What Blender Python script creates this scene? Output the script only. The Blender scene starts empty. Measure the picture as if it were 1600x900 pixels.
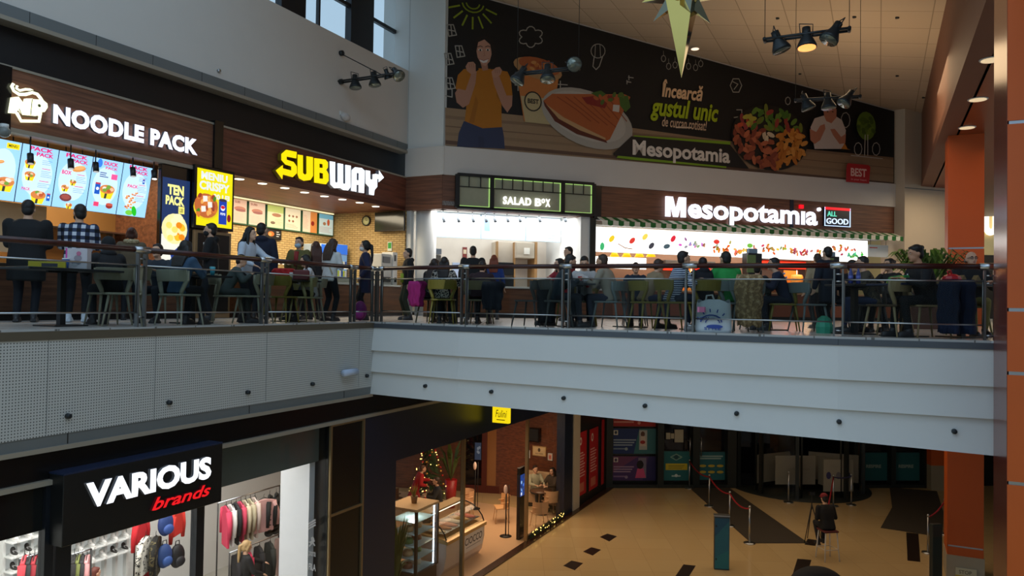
import bpy, bmesh, math, random
from mathutils import Vector, Matrix
random.seed(7)
SC = bpy.context.scene
COL = SC.collection
rad = math.radians
# ------------------------------------------------------------------ camera, sky, large lights, exposure
FPX = 1180.0
EZ = 6.6          # eye height above the ground floor (the upper floor is at 6.22)
UF = 6.22
cam_d = bpy.data.cameras.new('camera')
cam_d.sensor_width = 36.0
cam_d.lens = 36.0 * FPX / 1600.0
cam_d.clip_end = 300
cam = bpy.data.objects.new('camera', cam_d)
COL.objects.link(cam)
CR = Matrix.Rotation(math.pi / 2 + math.atan(25 / FPX), 3, 'X') @ Matrix.Rotation(math.atan(.015), 3, 'Z')
cam.matrix_world = Matrix.Translation((0, 0, EZ)) @ CR.to_4x4()
SC.camera = cam
SC.view_settings.view_transform = 'Standard'
SC.view_settings.look = 'None'
SC.view_settings.gamma = 1.0
SC.view_settings.use_curve_mapping = False
SC.view_settings.exposure = 0.0
world = bpy.data.worlds.new('sky')
SC.world = world
world.use_nodes = True
_bg = world.node_tree.nodes['Background']
_bg.inputs['Color'].default_value = (.55, .78, 1.0, 1)
_bg.inputs['Strength'].default_value = 0.88


def lamp(name, kind, loc, power, color, size=.3, rot=None, spot=None, sizey=None):
    l = bpy.data.lights.new(name, kind)
    l.energy = power
    l.color = color
    if kind == 'AREA':
        l.size = size
        if sizey:
            l.shape = 'RECTANGLE'; l.size_y = sizey
    else:
        l.shadow_soft_size = size
    if kind == 'SPOT':
        l.spot_size = rad(spot or 90); l.spot_blend = .6
    o = bpy.data.objects.new(name, l)
    COL.objects.link(o)
    o.location = loc
    if rot: o.rotation_euler = rot
    return o


WARM = (1, .72, .42); NEUT = (1, .95, .88); COOL = (.85, .93, 1)
# daylight from the glazed roof over the open well (behind and above the camera)
lamp('skylight', 'AREA', (2, 1.5, 17), 400, (.72, .86, 1), 12, (rad(8), 0, 0), sizey=9)
# warm ceiling lamps of the ground-floor hall, under the gallery slab
lamp('hall_lamp', 'AREA', (7.5, 21, 4.6), 105, (1, .76, .5), 9, (0, 0, 0), sizey=5)
lamp('hall_lamp', 'AREA', (3.6, 18.2, 4.6), 45, (1, .76, .5), 3, (0, 0, 0), sizey=3)
# warm lamps of the food court, aimed down from under the sloping roof; one added fill aims up
lamp('court_lamp', 'AREA', (9, 18, 12.2), 120, WARM, 6, (0, 0, 0), sizey=3)
lamp('ceiling_bounce_fill', 'AREA', (9, 19, 11.2), 75, WARM, 7, (math.pi, 0, 0), sizey=4)  # added lamp aimed up, stands in for warm bounce on the ceiling
lamp('corridor_lamp', 'AREA', (14.9, 24.4, 10.8), 70, (1, .8, .55), 1.5)
lamp('corridor_lamp', 'AREA', (12.6, 16, 10.6), 70, (1, .62, .3), 2, (0, 0, 0), sizey=9)

# ------------------------------------------------------------------ rays of the photograph, used to measure planes
def ray(x, y):
    return CR @ Vector(((x - 800) / FPX, (450 - y) / FPX, -1))


def G(x, y, z=0.0):
    d = ray(x, y); return Vector((0, 0, EZ)) + d * ((z - EZ) / d.z)


def D(x, y, Y):
    d = ray(x, y); return Vector((0, 0, EZ)) + d * (Y / d.y)


def U(x, d):
    """a spot of the upper floor at distance d, in picture column x"""
    p = D(x, 470, d); return Vector((p.x, p.y, UF))


class Fr:
    """an upright plane: local x runs along it (to the right), local y goes into it, z up"""
    def __init__(s, p, deg):
        s.p = Vector((p[0], p[1], 0)); s.a = rad(deg)
        s.u = Vector((math.cos(s.a), math.sin(s.a), 0)); s.n = Vector((-math.sin(s.a), math.cos(s.a), 0))

    def w(s, a, y, z): return s.p + s.u * a + s.n * y + Vector((0, 0, z))

    def px(s, x, y, dy=0.0):
        d = ray(x, y); q = s.p + s.n * dy
        t = q.dot(s.n) / d.dot(s.n)
        P = Vector((0, 0, EZ)) + d * t
        v = P - s.p
        return (v.dot(s.u), P.z)

    def rect(s, x0, y0, x1, y1, dy=0.0):
        a = s.px(x0, y0, dy); b = s.px(x1, y1, dy); return a[0], b[0], b[1], a[1]


def lin(c):
    return tuple(((v / 255) / 12.92 if v / 255 <= .04045 else ((v / 255 + .055) / 1.055) ** 2.4) for v in c)


MATS = {}


def mat(rgb, rough=.55, metal=0.0, var=.05, scale=6.0, bump=0.0, spec=.5, name=None, alpha=None, trans=0):
    key = (tuple(rgb), rough, metal, var, scale, bump, spec, alpha, trans)
    if key in MATS: return MATS[key]
    m = bpy.data.materials.new(name or 'surface_%d_%d_%d' % tuple(int(c) for c in rgb))
    m.use_nodes = True
    nt = m.node_tree; b = nt.nodes['Principled BSDF']
    c = lin(rgb)
    b.inputs['Roughness'].default_value = rough
    b.inputs['Metallic'].default_value = metal
    b.inputs['Specular IOR Level'].default_value = spec
    if trans: b.inputs['Transmission Weight'].default_value = trans
    if alpha is not None: b.inputs['Alpha'].default_value = alpha
    tc = nt.nodes.new('ShaderNodeTexCoord'); nz = nt.nodes.new('ShaderNodeTexNoise')
    nz.inputs['Scale'].default_value = scale; nz.inputs['Detail'].default_value = 3
    nt.links.new(tc.outputs['Object'], nz.inputs['Vector'])
    mx = nt.nodes.new('ShaderNodeMix'); mx.data_type = 'RGBA'
    mx.inputs['A'].default_value = tuple(max(0, v * (1 - var)) for v in c) + (1,)
    mx.inputs['B'].default_value = tuple(min(1, v * (1 + var)) for v in c) + (1,)
    nt.links.new(nz.outputs['Fac'], mx.inputs['Factor']); nt.links.new(mx.outputs['Result'], b.inputs['Base Color'])
    if bump:
        bp = nt.nodes.new('ShaderNodeBump'); bp.inputs['Strength'].default_value = bump; bp.inputs['Distance'].default_value = .01
        nt.links.new(nz.outputs['Fac'], bp.inputs['Height']); nt.links.new(bp.outputs['Normal'], b.inputs['Normal'])
    MATS[key] = m
    return m


def emat(rgb, strength=1.0):
    key = ('e', tuple(rgb), strength)
    if key in MATS: return MATS[key]
    m = bpy.data.materials.new('lit_%d_%d_%d' % tuple(int(c) for c in rgb))
    m.use_nodes = True
    b = m.node_tree.nodes['Principled BSDF']
    c = lin(rgb) + (1,)
    b.inputs['Base Color'].default_value = tuple(v * .5 for v in c[:3]) + (1,)
    b.inputs['Emission Color'].default_value = c
    b.inputs['Emission Strength'].default_value = strength
    b.inputs['Roughness'].default_value = .4
    MATS[key] = m
    return m


def nodemat(name, rough=.6, metal=0.0):
    m = bpy.data.materials.new(name); m.use_nodes = True
    nt = m.node_tree; b = nt.nodes['Principled BSDF']
    b.inputs['Roughness'].default_value = rough; b.inputs['Metallic'].default_value = metal
    tc = nt.nodes.new('ShaderNodeTexCoord')
    return m, nt, b, tc


def wood(name, c1, c2, sc=(1, 1, 1), rough=.5, plank=.16):
    """planks along local x with long grain"""
    m, nt, b, tc = nodemat(name, rough)
    mp = nt.nodes.new('ShaderNodeMapping'); mp.inputs['Scale'].default_value = (.5 * sc[0], 6 * sc[1], 9 * sc[2])
    nz = nt.nodes.new('ShaderNodeTexNoise'); nz.inputs['Scale'].default_value = 2.2; nz.inputs['Detail'].default_value = 5
    nt.links.new(tc.outputs['Object'], mp.inputs['Vector']); nt.links.new(mp.outputs['Vector'], nz.inputs['Vector'])
    cr = nt.nodes.new('ShaderNodeValToRGB')
    cr.color_ramp.elements[0].position = .32; cr.color_ramp.elements[1].position = .7
    cr.color_ramp.elements[0].color = lin(c1) + (1,); cr.color_ramp.elements[1].color = lin(c2) + (1,)
    nt.links.new(nz.outputs['Fac'], cr.inputs['Fac']); nt.links.new(cr.outputs['Color'], b.inputs['Base Color'])
    return m


def brickmat(name, c1, c2, mortar, w, h, msize, offset=.5, axes='xz', rough=.8, bump=.3):
    m, nt, b, tc = nodemat(name, rough)
    sx = nt.nodes.new('ShaderNodeSeparateXYZ'); cx = nt.nodes.new('ShaderNodeCombineXYZ')
    nt.links.new(tc.outputs['Object'], sx.inputs[0])
    nt.links.new(sx.outputs['xyz'.index(axes[0])], cx.inputs[0]); nt.links.new(sx.outputs['xyz'.index(axes[1])], cx.inputs[1])
    bk = nt.nodes.new('ShaderNodeTexBrick')
    bk.inputs['Scale'].default_value = 1; bk.inputs['Brick Width'].default_value = w; bk.inputs['Row Height'].default_value = h
    bk.inputs['Mortar Size'].default_value = msize; bk.offset = offset
    bk.inputs['Color1'].default_value = lin(c1) + (1,); bk.inputs['Color2'].default_value = lin(c2) + (1,)
    bk.inputs['Mortar'].default_value = lin(mortar) + (1,); bk.inputs['Bias'].default_value = 0
    nt.links.new(cx.outputs[0], bk.inputs['Vector']); nt.links.new(bk.outputs['Color'], b.inputs['Base Color'])
    if bump:
        bp = nt.nodes.new('ShaderNodeBump'); bp.inputs['Strength'].default_value = bump; bp.inputs['Distance'].default_value = .01
        bp.invert = True
        nt.links.new(bk.outputs['Fac'], bp.inputs['Height']); nt.links.new(bp.outputs['Normal'], b.inputs['Normal'])
    return m


def perforated(name, base, hole, pitch, r):
    m, nt, b, tc = nodemat(name, .5)
    sx = nt.nodes.new('ShaderNodeSeparateXYZ'); nt.links.new(tc.outputs['Object'], sx.inputs[0])

    def mth(op, a, bb=None):
        n = nt.nodes.new('ShaderNodeMath'); n.operation = op
        for i, v in enumerate((a, bb)):
            if v is None: continue
            if isinstance(v, (int, float)): n.inputs[i].default_value = v
            else: nt.links.new(v, n.inputs[i])
        return n.outputs[0]
    fx = mth('SUBTRACT', mth('FRACT', mth('DIVIDE', sx.outputs[0], pitch)), .5)
    fz = mth('SUBTRACT', mth('FRACT', mth('DIVIDE', sx.outputs[2], pitch)), .5)
    d = mth('SQRT', mth('ADD', mth('MULTIPLY', fx, fx), mth('MULTIPLY', fz, fz)))
    k = mth('LESS_THAN', d, r / pitch)
    mx = nt.nodes.new('ShaderNodeMix'); mx.data_type = 'RGBA'
    mx.inputs['A'].default_value = lin(base) + (1,); mx.inputs['B'].default_value = lin(hole) + (1,)
    nt.links.new(k, mx.inputs['Factor']); nt.links.new(mx.outputs['Result'], b.inputs['Base Color'])
    return m


def stripes(name, c1, c2, pitch, duty=.5, axis=0, rough=.7, ang=0.0, wob=0.0):
    m, nt, b, tc = nodemat(name, rough)
    mp = nt.nodes.new('ShaderNodeMapping'); mp.inputs['Rotation'].default_value = (ang, 0, 0)
    nt.links.new(tc.outputs['Object'], mp.inputs['Vector'])
    sx = nt.nodes.new('ShaderNodeSeparateXYZ'); nt.links.new(mp.outputs['Vector'], sx.inputs[0])
    src = sx.outputs[axis]

    def mth(op, a, bb=None):
        n = nt.nodes.new('ShaderNodeMath'); n.operation = op
        for i, v in enumerate((a, bb)):
            if v is None: continue
            if isinstance(v, (int, float)): n.inputs[i].default_value = v
            else: nt.links.new(v, n.inputs[i])
        return n.outputs[0]
    if wob:
        nz = nt.nodes.new('ShaderNodeTexNoise'); nz.inputs['Scale'].default_value = 5
        nt.links.new(tc.outputs['Object'], nz.inputs['Vector'])
        src = mth('ADD', src, mth('MULTIPLY', nz.outputs['Fac'], wob))
    k = mth('LESS_THAN', mth('FRACT', mth('DIVIDE', src, pitch)), duty)
    mx = nt.nodes.new('ShaderNodeMix'); mx.data_type = 'RGBA'
    mx.inputs['A'].default_value = lin(c1) + (1,); mx.inputs['B'].default_value = lin(c2) + (1,)
    nt.links.new(k, mx.inputs['Factor']); nt.links.new(mx.outputs['Result'], b.inputs['Base Color'])
    return m


def plaid(name):
    m, nt, b, tc = nodemat(name, .9)
    sx = nt.nodes.new('ShaderNodeSeparateXYZ'); nt.links.new(tc.outputs['Object'], sx.inputs[0])

    def mth(op, a, bb=None):
        n = nt.nodes.new('ShaderNodeMath'); n.operation = op
        for i, v in enumerate((a, bb)):
            if v is None: continue
            if isinstance(v, (int, float)): n.inputs[i].default_value = v
            else: nt.links.new(v, n.inputs[i])
        return n.outputs[0]
    a = mth('LESS_THAN', mth('FRACT', mth('DIVIDE', sx.outputs[0], .115)), .5)
    c = mth('LESS_THAN', mth('FRACT', mth('DIVIDE', sx.outputs[2], .115)), .5)
    s = mth('MULTIPLY', mth('ADD', a, c), .5)
    cr = nt.nodes.new('ShaderNodeValToRGB'); cr.color_ramp.interpolation = 'CONSTANT'
    cr.color_ramp.elements[0].color = lin((205, 210, 220)) + (1,); cr.color_ramp.elements[1].color = lin((16, 18, 26)) + (1,)
    cr.color_ramp.elements[1].position = .75
    e = cr.color_ramp.elements.new(.3); e.color = lin((52, 62, 88)) + (1,)
    nt.links.new(s, cr.inputs['Fac']); nt.links.new(cr.outputs['Color'], b.inputs['Base Color'])
    return m


def camo(name, cols, scale=9):
    m, nt, b, tc = nodemat(name, .9)
    nz = nt.nodes.new('ShaderNodeTexNoise'); nz.inputs['Scale'].default_value = scale; nz.inputs['Detail'].default_value = 2
    nt.links.new(tc.outputs['Object'], nz.inputs['Vector'])
    cr = nt.nodes.new('ShaderNodeValToRGB'); cr.color_ramp.interpolation = 'CONSTANT'
    n = len(cols)
    for i, c in enumerate(cols):
        p = .38 + .24 * i / max(1, n - 1)
        if i < 2: e = cr.color_ramp.elements[i]; e.position = 0 if i == 0 else p
        else: e = cr.color_ramp.elements.new(p)
        e.color = lin(c) + (1,)
    nt.links.new(nz.outputs['Fac'], cr.inputs['Fac']); nt.links.new(cr.outputs['Color'], b.inputs['Base Color'])
    return m


def glassmat(name, tint=(200, 215, 215), alpha=.12, rough=.03, refl=.02):
    """thin pane: mostly clear with a sheen"""
    m = bpy.data.materials.new(name); m.use_nodes = True
    nt = m.node_tree; nt.nodes.clear()
    o = nt.nodes.new('ShaderNodeOutputMaterial'); tr = nt.nodes.new('ShaderNodeBsdfTransparent'); gl = nt.nodes.new('ShaderNodeBsdfGlossy')
    lw = nt.nodes.new('ShaderNodeLayerWeight'); lw.inputs['Blend'].default_value = .5
    pw = nt.nodes.new('ShaderNodeMath'); pw.operation = 'POWER'; pw.inputs[1].default_value = 5; nt.links.new(lw.outputs['Facing'], pw.inputs[0])
    fr = nt.nodes.new('ShaderNodeMath'); fr.operation = 'MULTIPLY_ADD'; fr.inputs[1].default_value = .5; fr.inputs[2].default_value = refl; nt.links.new(pw.outputs[0], fr.inputs[0])
    mx = nt.nodes.new('ShaderNodeMixShader')
    tr.inputs['Color'].default_value = tuple(1 - alpha * (1 - v) - alpha * .3 for v in lin(tint)) + (1,)
    gl.inputs['Roughness'].default_value = rough
    nt.links.new(fr.outputs[0], mx.inputs[0]); nt.links.new(tr.outputs[0], mx.inputs[1]); nt.links.new(gl.outputs[0], mx.inputs[2])
    nt.links.new(mx.outputs[0], o.inputs['Surface'])
    return m


class MB:
    """collects shapes into ONE mesh object; every shape carries a material index"""
    def __init__(s, off=(0, 0, 0)):
        s.v = []; s.f = []; s.m = []; s.sm = []; s.o = Vector(off); s.xf = None

    def add(s, vs, fs, m=0, smooth=False):
        b = len(s.v)
        for v in vs:
            v = Vector(v)
            if s.xf is not None: v = s.xf @ v
            s.v.append(v - s.o)
        for f in fs:
            s.f.append(tuple(b + i for i in f)); s.m.append(m); s.sm.append(smooth)
        return s

    def box(s, x0, x1, y0, y1, z0, z1, m=0):
        vs = [(x, y, z) for z in (z0, z1) for y in (y0, y1) for x in (x0, x1)]
        return s.add(vs, [(0, 2, 3, 1), (4, 5, 7, 6), (0, 1, 5, 4), (2, 6, 7, 3), (0, 4, 6, 2), (1, 3, 7, 5)], m)

    def prism(s, pts, y0, y1, m=0):
        """outline in x,z extruded from y0 (front) to y1"""
        n = len(pts)
        vs = [(a, y0, b) for a, b in pts] + [(a, y1, b) for a, b in pts]
        fs = [tuple(range(n)), tuple(range(2 * n - 1, n - 1, -1))] + [(i, n + i, n + (i + 1) % n, (i + 1) % n) for i in range(n)]
        return s.add(vs, fs, m)

    def prismz(s, pts, z0, z1, m=0):
        n = len(pts)
        vs = [(a, b, z0) for a, b in pts] + [(a, b, z1) for a, b in pts]
        fs = [tuple(range(n)), tuple(range(2 * n - 1, n - 1, -1))] + [(i, n + i, n + (i + 1) % n, (i + 1) % n) for i in range(n)]
        return s.add(vs, fs, m)

    def flat(s, pts, y, m=0):
        return s.add([(a, y, b) for a, b in pts], [tuple(range(len(pts)))], m)

    def tube(s, pts, r, n=8, m=0, cap=True, smooth=True, sq=None):
        pts = [Vector(p) for p in pts]
        rs = r if isinstance(r, (list, tuple)) else [r] * len(pts)
        rings = []; prev = None
        for i, p in enumerate(pts):
            t = (pts[min(i + 1, len(pts) - 1)] - pts[max(i - 1, 0)]).normalized()
            if prev is None:
                a = Vector((0, 0, 1)) if abs(t.z) < .9 else Vector((1, 0, 0))
                x = t.cross(a).normalized()
            else:
                x = (prev - t * prev.dot(t)).normalized()
            prev = x; y = t.cross(x)
            rings.append([p + (x * math.cos(2 * math.pi * (k + .5) / n) + y * math.sin(2 * math.pi * (k + .5) / n)) * rs[i] for k in range(n)])
        vs = [v for rg in rings for v in rg]
        fs = [(i * n + k, i * n + (k + 1) % n, (i + 1) * n + (k + 1) % n, (i + 1) * n + k) for i in range(len(pts) - 1) for k in range(n)]
        if cap: fs += [tuple(range(n - 1, -1, -1)), tuple((len(pts) - 1) * n + k for k in range(n))]
        return s.add(vs, fs, m, smooth and n > 4)

    def lathe(s, prof, n=16, m=0, c=(0, 0, 0), smooth=True, sx=1, sy=1):
        vs = [(c[0] + r * sx * math.cos(2 * math.pi * k / n), c[1] + r * sy * math.sin(2 * math.pi * k / n), c[2] + z) for r, z in prof for k in range(n)]
        fs = [(i * n + k, i * n + (k + 1) % n, (i + 1) * n + (k + 1) % n, (i + 1) * n + k) for i in range(len(prof) - 1) for k in range(n)]
        fs += [tuple(range(n - 1, -1, -1)), tuple((len(prof) - 1) * n + k for k in range(n))]
        return s.add(vs, fs, m, smooth)

    def ell(s, c, r, m=0, n=12, k=8, rot=None, smooth=True):
        c = Vector(c)
        vs = [Vector((0, 0, r[2]))]
        for i in range(1, k):
            th = math.pi * i / k
            for j in range(n):
                ph = 2 * math.pi * j / n
                vs.append(Vector((r[0] * math.sin(th) * math.cos(ph), r[1] * math.sin(th) * math.sin(ph), r[2] * math.cos(th))))
        vs.append(Vector((0, 0, -r[2])))
        if rot is not None: vs = [rot @ v for v in vs]
        fs = [(0, 1 + j, 1 + (j + 1) % n) for j in range(n)]
        for i in range(k - 2):
            for j in range(n):
                a = 1 + i * n + j; b = 1 + i * n + (j + 1) % n
                fs.append((a, a + n, b + n, b))
        l = len(vs) - 1
        fs += [(l, l - n + (j + 1) % n, l - n + j) for j in range(n)]
        return s.add([c + v for v in vs], fs, m, smooth)

    def cap(s, a, b, ra, rb, m=0, n=10):
        """limb: two balls and a taper between"""
        a = Vector(a); b = Vector(b)
        s.ell(a, (ra,) * 3, m, n, 6); s.ell(b, (rb,) * 3, m, n, 6)
        return s.tube([a, b], [ra, rb], n, m)

    def mesh(s, name, mats):
        me = bpy.data.meshes.new(name)
        me.from_pydata([tuple(v) for v in s.v], [], s.f)
        for q in (mats if isinstance(mats, (list, tuple)) else [mats]): me.materials.append(q)
        nm = len(me.materials)
        for p, mi, sm in zip(me.polygons, s.m, s.sm):
            p.material_index = mi if mi < nm else 0; p.use_smooth = sm
        bm = bmesh.new(); bm.from_mesh(me); bmesh.ops.recalc_face_normals(bm, faces=bm.faces); bm.to_mesh(me); bm.free()
        return me

    def build(s, name, mats, parent=None, bevel=0, loc=None, rz=None):
        o = bpy.data.objects.new(name, s.mesh(name, mats))
        COL.objects.link(o)
        if parent is not None: o.parent = parent
        if loc is not None: o.location = loc
        if rz is not None: o.rotation_euler = (0, 0, rz)
        if bevel:
            b = o.modifiers.new('edge', 'BEVEL'); b.width = bevel; b.segments = 2; b.limit_method = 'ANGLE'
        return o


def tag(o, label, cat, group=None):
    o['label'] = label; o['category'] = cat
    if group: o['group'] = group
    return o


def thing(name, label, cat, loc, rz=0.0, group=None):
    o = bpy.data.objects.new(name, None); COL.objects.link(o)
    o.empty_display_size = .1
    o.location = loc; o.rotation_euler = (0, 0, rz)
    return tag(o, label, cat, group)


def fthing(fr, name, label, cat, a, y, z, group=None):
    return thing(name, label, cat, fr.w(a, y, z), fr.a, group)


def struct(name, mb, mats, fr=None, label=None, parent=None, bevel=0):
    """part of the building; a frame turns its local x,y into place"""
    if fr is not None: o = mb.build(name, mats, parent, bevel, fr.p, fr.a)
    else: o = mb.build(name, mats, parent, bevel)
    if parent is None: o['kind'] = 'structure'
    if label: o['label'] = label
    return o


def copy_tree(o, parent=None):
    c = o.copy(); COL.objects.link(c)
    if parent is not None: c.parent = parent
    for ch in list(o.children): copy_tree(ch, c)
    return c


_TXT = {}


def text_geo(txt, bold=0.0, shear=0.0, res=3, sp=1.0):
    key = (txt, bold, shear, sp)
    if key in _TXT: return _TXT[key]
    cu = bpy.data.curves.new('lettering', 'FONT')
    cu.body = txt; cu.offset = bold; cu.shear = shear; cu.extrude = .5; cu.resolution_u = res; cu.space_character = sp
    cu.align_x = 'LEFT'
    o = bpy.data.objects.new('lettering', cu); COL.objects.link(o)
    me = bpy.data.meshes.new_from_object(o.evaluated_get(bpy.context.evaluated_depsgraph_get()))
    vs = [v.co.copy() for v in me.vertices]; fs = [tuple(p.vertices) for p in me.polygons]
    bpy.data.objects.remove(o); bpy.data.curves.remove(cu); bpy.data.meshes.remove(me)
    _TXT[key] = (vs, fs)
    return vs, fs


def text(mb, txt, x0, x1, z0, z1, y, dep, m=0, bold=0.0, shear=0.0, rise=0.0, sp=1.0, side=None):
    """lettering filling x0..x1, z0..z1; front at y, depth dep"""
    vs, fs = text_geo(txt, bold, shear, sp=sp)
    if not vs: return
    ax = min(v.x for v in vs); bx = max(v.x for v in vs); ay = min(v.y for v in vs); by = max(v.y for v in vs)
    sx = (x1 - x0) / max(1e-6, bx - ax); sz = (z1 - z0) / max(1e-6, by - ay)
    mb.add([(x0 + (v.x - ax) * sx, y + (.5 - v.z) * dep, z0 + (v.y - ay) * sz + (v.x - ax) * sx * rise) for v in vs], fs, m)
    if side is not None:
        for i in range(len(fs)):
            if abs(sum((1 if vs[j].z > 0 else -1) for j in fs[i])) < len(fs[i]): mb.m[len(mb.m) - len(fs) + i] = side


class Art:
    """flat printed artwork on a plane: layered polygons, one mesh; colours become materials"""
    def __init__(s, base_y=0.0, step=.0006, emit=0.0):
        s.mb = MB(); s.mats = []; s.idx = {}; s.y = base_y; s.step = step; s.emit = emit; s.tr = None; s.dim = 1

    def c(s, rgb):
        if s.dim != 1: rgb = tuple(int(v * s.dim) for v in rgb)
        if rgb not in s.idx:
            s.idx[rgb] = len(s.mats)
            s.mats.append(emat(rgb, s.emit) if s.emit else mat(rgb, .6, 0, .04, 12))
        return s.idx[rgb]

    def T(s, p): return s.tr(p) if s.tr else p

    def poly(s, pts, rgb):
        s.y -= s.step
        s.mb.flat([s.T(p) for p in pts], s.y, s.c(rgb)); return s

    def rect(s, x0, z0, x1, z1, rgb): return s.poly([(x0, z0), (x1, z0), (x1, z1), (x0, z1)], rgb)

    def ell(s, cx, cz, rx, rz, rgb, n=18, a0=0, a1=360, rot=0):
        ca, sa = math.cos(rad(rot)), math.sin(rad(rot))
        pts = []
        k = n if a1 - a0 >= 360 else n + 1
        for i in range(k):
            t = rad(a0 + (a1 - a0) * i / n)
            px, pz = rx * math.cos(t), rz * math.sin(t)
            pts.append((cx + px * ca - pz * sa, cz + px * sa + pz * ca))
        return s.poly(pts, rgb)

    def line(s, pts, w, rgb):
        """stroke: a ribbon with a quad per segment"""
        s.y -= s.step; ci = s.c(rgb)
        for a, b in zip(pts, pts[1:]):
            dx, dz = b[0] - a[0], b[1] - a[1]; l = math.hypot(dx, dz) or 1
            nx, nz = -dz / l * w / 2, dx / l * w / 2; ex, ez = dx / l * w * .3, dz / l * w * .3
            s.mb.flat([s.T(p) for p in ((a[0] - ex + nx, a[1] - ez + nz), (b[0] + ex + nx, b[1] + ez + nz), (b[0] + ex - nx, b[1] + ez - nz), (a[0] - ex - nx, a[1] - ez - nz))], s.y, ci)
        return s

    def text(s, t, x0, x1, z0, z1, rgb, bold=0, shear=0, rise=0):
        s.y -= s.step
        q = MB(); text(q, t, x0, x1, z0, z1, s.y, s.step * .5, 0, bold, shear, rise)
        s.mb.add([(lambda p: (p[0], v.y, p[1]))(s.T((v.x, v.z))) for v in q.v], q.f, s.c(rgb)); return s

    def build(s, name, parent): return s.mb.build(name, s.mats, parent)


AL = 64.1
AM = 19.1
LF = Fr((-4.9, 10.0), AL)                       # face of the left gallery edge; y goes towards the shops
_ul = LF.w(0, 3.6, 0)
UL = Fr((_ul.x, _ul.y), AL)                     # front of the upper left shops
_b = LF.w(11.489, 2.367, 0)
MF = Fr((_b.x, _b.y), AM)                       # front of the salad and kebab counters (45 degrees on)
EW = Fr(tuple(LF.w(11.489, 3.6, 0))[:2], AL - 90)   # short end wall between the two
# ------------------------------------------------------------------ shared materials
M_wall = mat((205, 200, 194), .8, 0, .03, 2, name='painted_plaster')
M_white = mat((214, 216, 214), .6, 0, .03, 2, name='white_panel')
M_fascia = mat((206, 208, 207), .5, 0, .025, 1.5, name='white_fascia')
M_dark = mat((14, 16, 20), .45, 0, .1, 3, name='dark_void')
M_black = mat((12, 12, 13), .25, 0, .1, 3, name='black_gloss')
M_blackm = mat((18, 18, 19), .5, 0, .08, 5, name='black_metal')
M_navy = mat((20, 31, 52), .35, 0, .06, 2, name='dark_blue_panel')
M_trim = mat((158, 150, 136), .4, .2, .05, 3, name='brushed_trim')
M_strip = mat((112, 117, 118), .45, .2, .05, 2, name='grey_metal_strip')
M_steel = mat((178, 182, 186), .28, 1.0, .05, 8, name='brushed_steel')
M_post = mat((112, 112, 110), .38, .85, .06, 8, name='steel_post')
M_rail = wood('rail_wood', (44, 16, 14), (70, 26, 20), rough=.28)
M_fwood = wood('fascia_wood', (88, 56, 42), (134, 88, 64), rough=.5)
M_fwood2 = wood('fascia_wood_red', (84, 46, 34), (128, 74, 54), rough=.5)
M_lwood = wood('counter_wood', (92, 52, 26), (132, 80, 44), rough=.5)
M_orange = mat((200, 90, 26), .45, 0, .05, 1.5, name='orange_panel')
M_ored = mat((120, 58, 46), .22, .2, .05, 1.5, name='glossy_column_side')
M_glass = glassmat('clear_glass', alpha=.10)
M_rglass = glassmat('balustrade_glass', (150, 175, 170), .25, .03, .006)
M_ceil = brickmat('ceiling_tiles', (196, 176, 152), (190, 170, 146), (150, 132, 110), 1.2, 1.1, .012, 0, 'xy', .85, .1)
M_gfloor = brickmat('ground_tiles', (206, 178, 130), (200, 171, 123), (184, 156, 112), .9, .9, .005, 0, 'xy', .16, 0)
M_ufloor = brickmat('upper_tiles', (186, 184, 180), (176, 173, 168), (110, 106, 100), .6, .6, .008, 0, 'xy', .25, 0)
M_perf = perforated('perforated_panel', (184, 186, 184), (70, 72, 72), .035, .0078)
M_mirror = mat((40, 44, 44), .08, 0, .1, 2, name='tinted_header_glass')
M_skin = [mat((214, 168, 138), .6, 0, .05, 20, name='skin_light'), mat((190, 140, 110), .6, 0, .05, 20, name='skin_tan')]
# ------------------------------------------------------------------ SETTING: floors
# plan of the right gallery edge: picture column, distance
EDGE = [(583, 14.5), (720, 13.25), (880, 12.25), (1075, 11.25), (1310, 10.35), (1549, 9.72)]
EP = [D(x, 470, d).xy for x, d in EDGE]
EP[0] = LF.w(5.07, 0, 0).xy
_Lfar = LF.w(-6, 0, 0).xy
mb = MB()
_m_end = MF.w(24, 0, 0).xy
pts = [_Lfar] + EP + [EP[-1] + Vector((.5, -.6)), Vector((16, 3)), Vector((26, 3)), Vector((26, 38)), Vector((-2, 38)), LF.w(14, 9, 0).xy, LF.w(-6, 9, 0).xy]
mb.prismz([tuple(p) for p in pts], 4.88, UF)
struct('floor_upper', mb, [M_ufloor])
mb = MB(); mb.box(-24, 26, -16, 44, -.3, 0)
struct('floor', mb, [M_gfloor])
# ------------------------------------------------------------------ SETTING: left gallery edge
mb = MB()
mb.box(-6, 5.07, -.06, -.005, 4.98, 6.13, 0)
for a in (-4.6, *[LF.px(x, 560)[0] for x in (70, 238, 412, 557)]): mb.box(a - .004, a + .004, -.0615, -.058, 5.0, 6.13, 1)
struct('wall_fascia_perforated', mb, [M_perf, M_strip], LF, 'white perforated metal panels on the edge of the left gallery')
mb = MB(); mb.box(-6, 5.07, -.075, 0, 6.1, 6.2, 0)
struct('trim_1', mb, [mat((84, 76, 62), .6)], LF, 'brown kerb under the left railing')
mb = MB(); mb.box(-6, 5.03, -.05, -.002, 4.84, 4.985, 0)
for a in (-4, -1, 1.9, 4.2): mb.box(a - .006, a + .006, -.053, -.049, 4.85, 4.98, 1)
struct('trim_2', mb, [M_strip, M_blackm], LF, 'dark grey metal strip below the perforated panels')
mb = MB(); mb.box(-6, 5.04, -.075, -.002, 4.79, 4.845, 0)
struct('trim_3', mb, [M_trim], LF)
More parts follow.
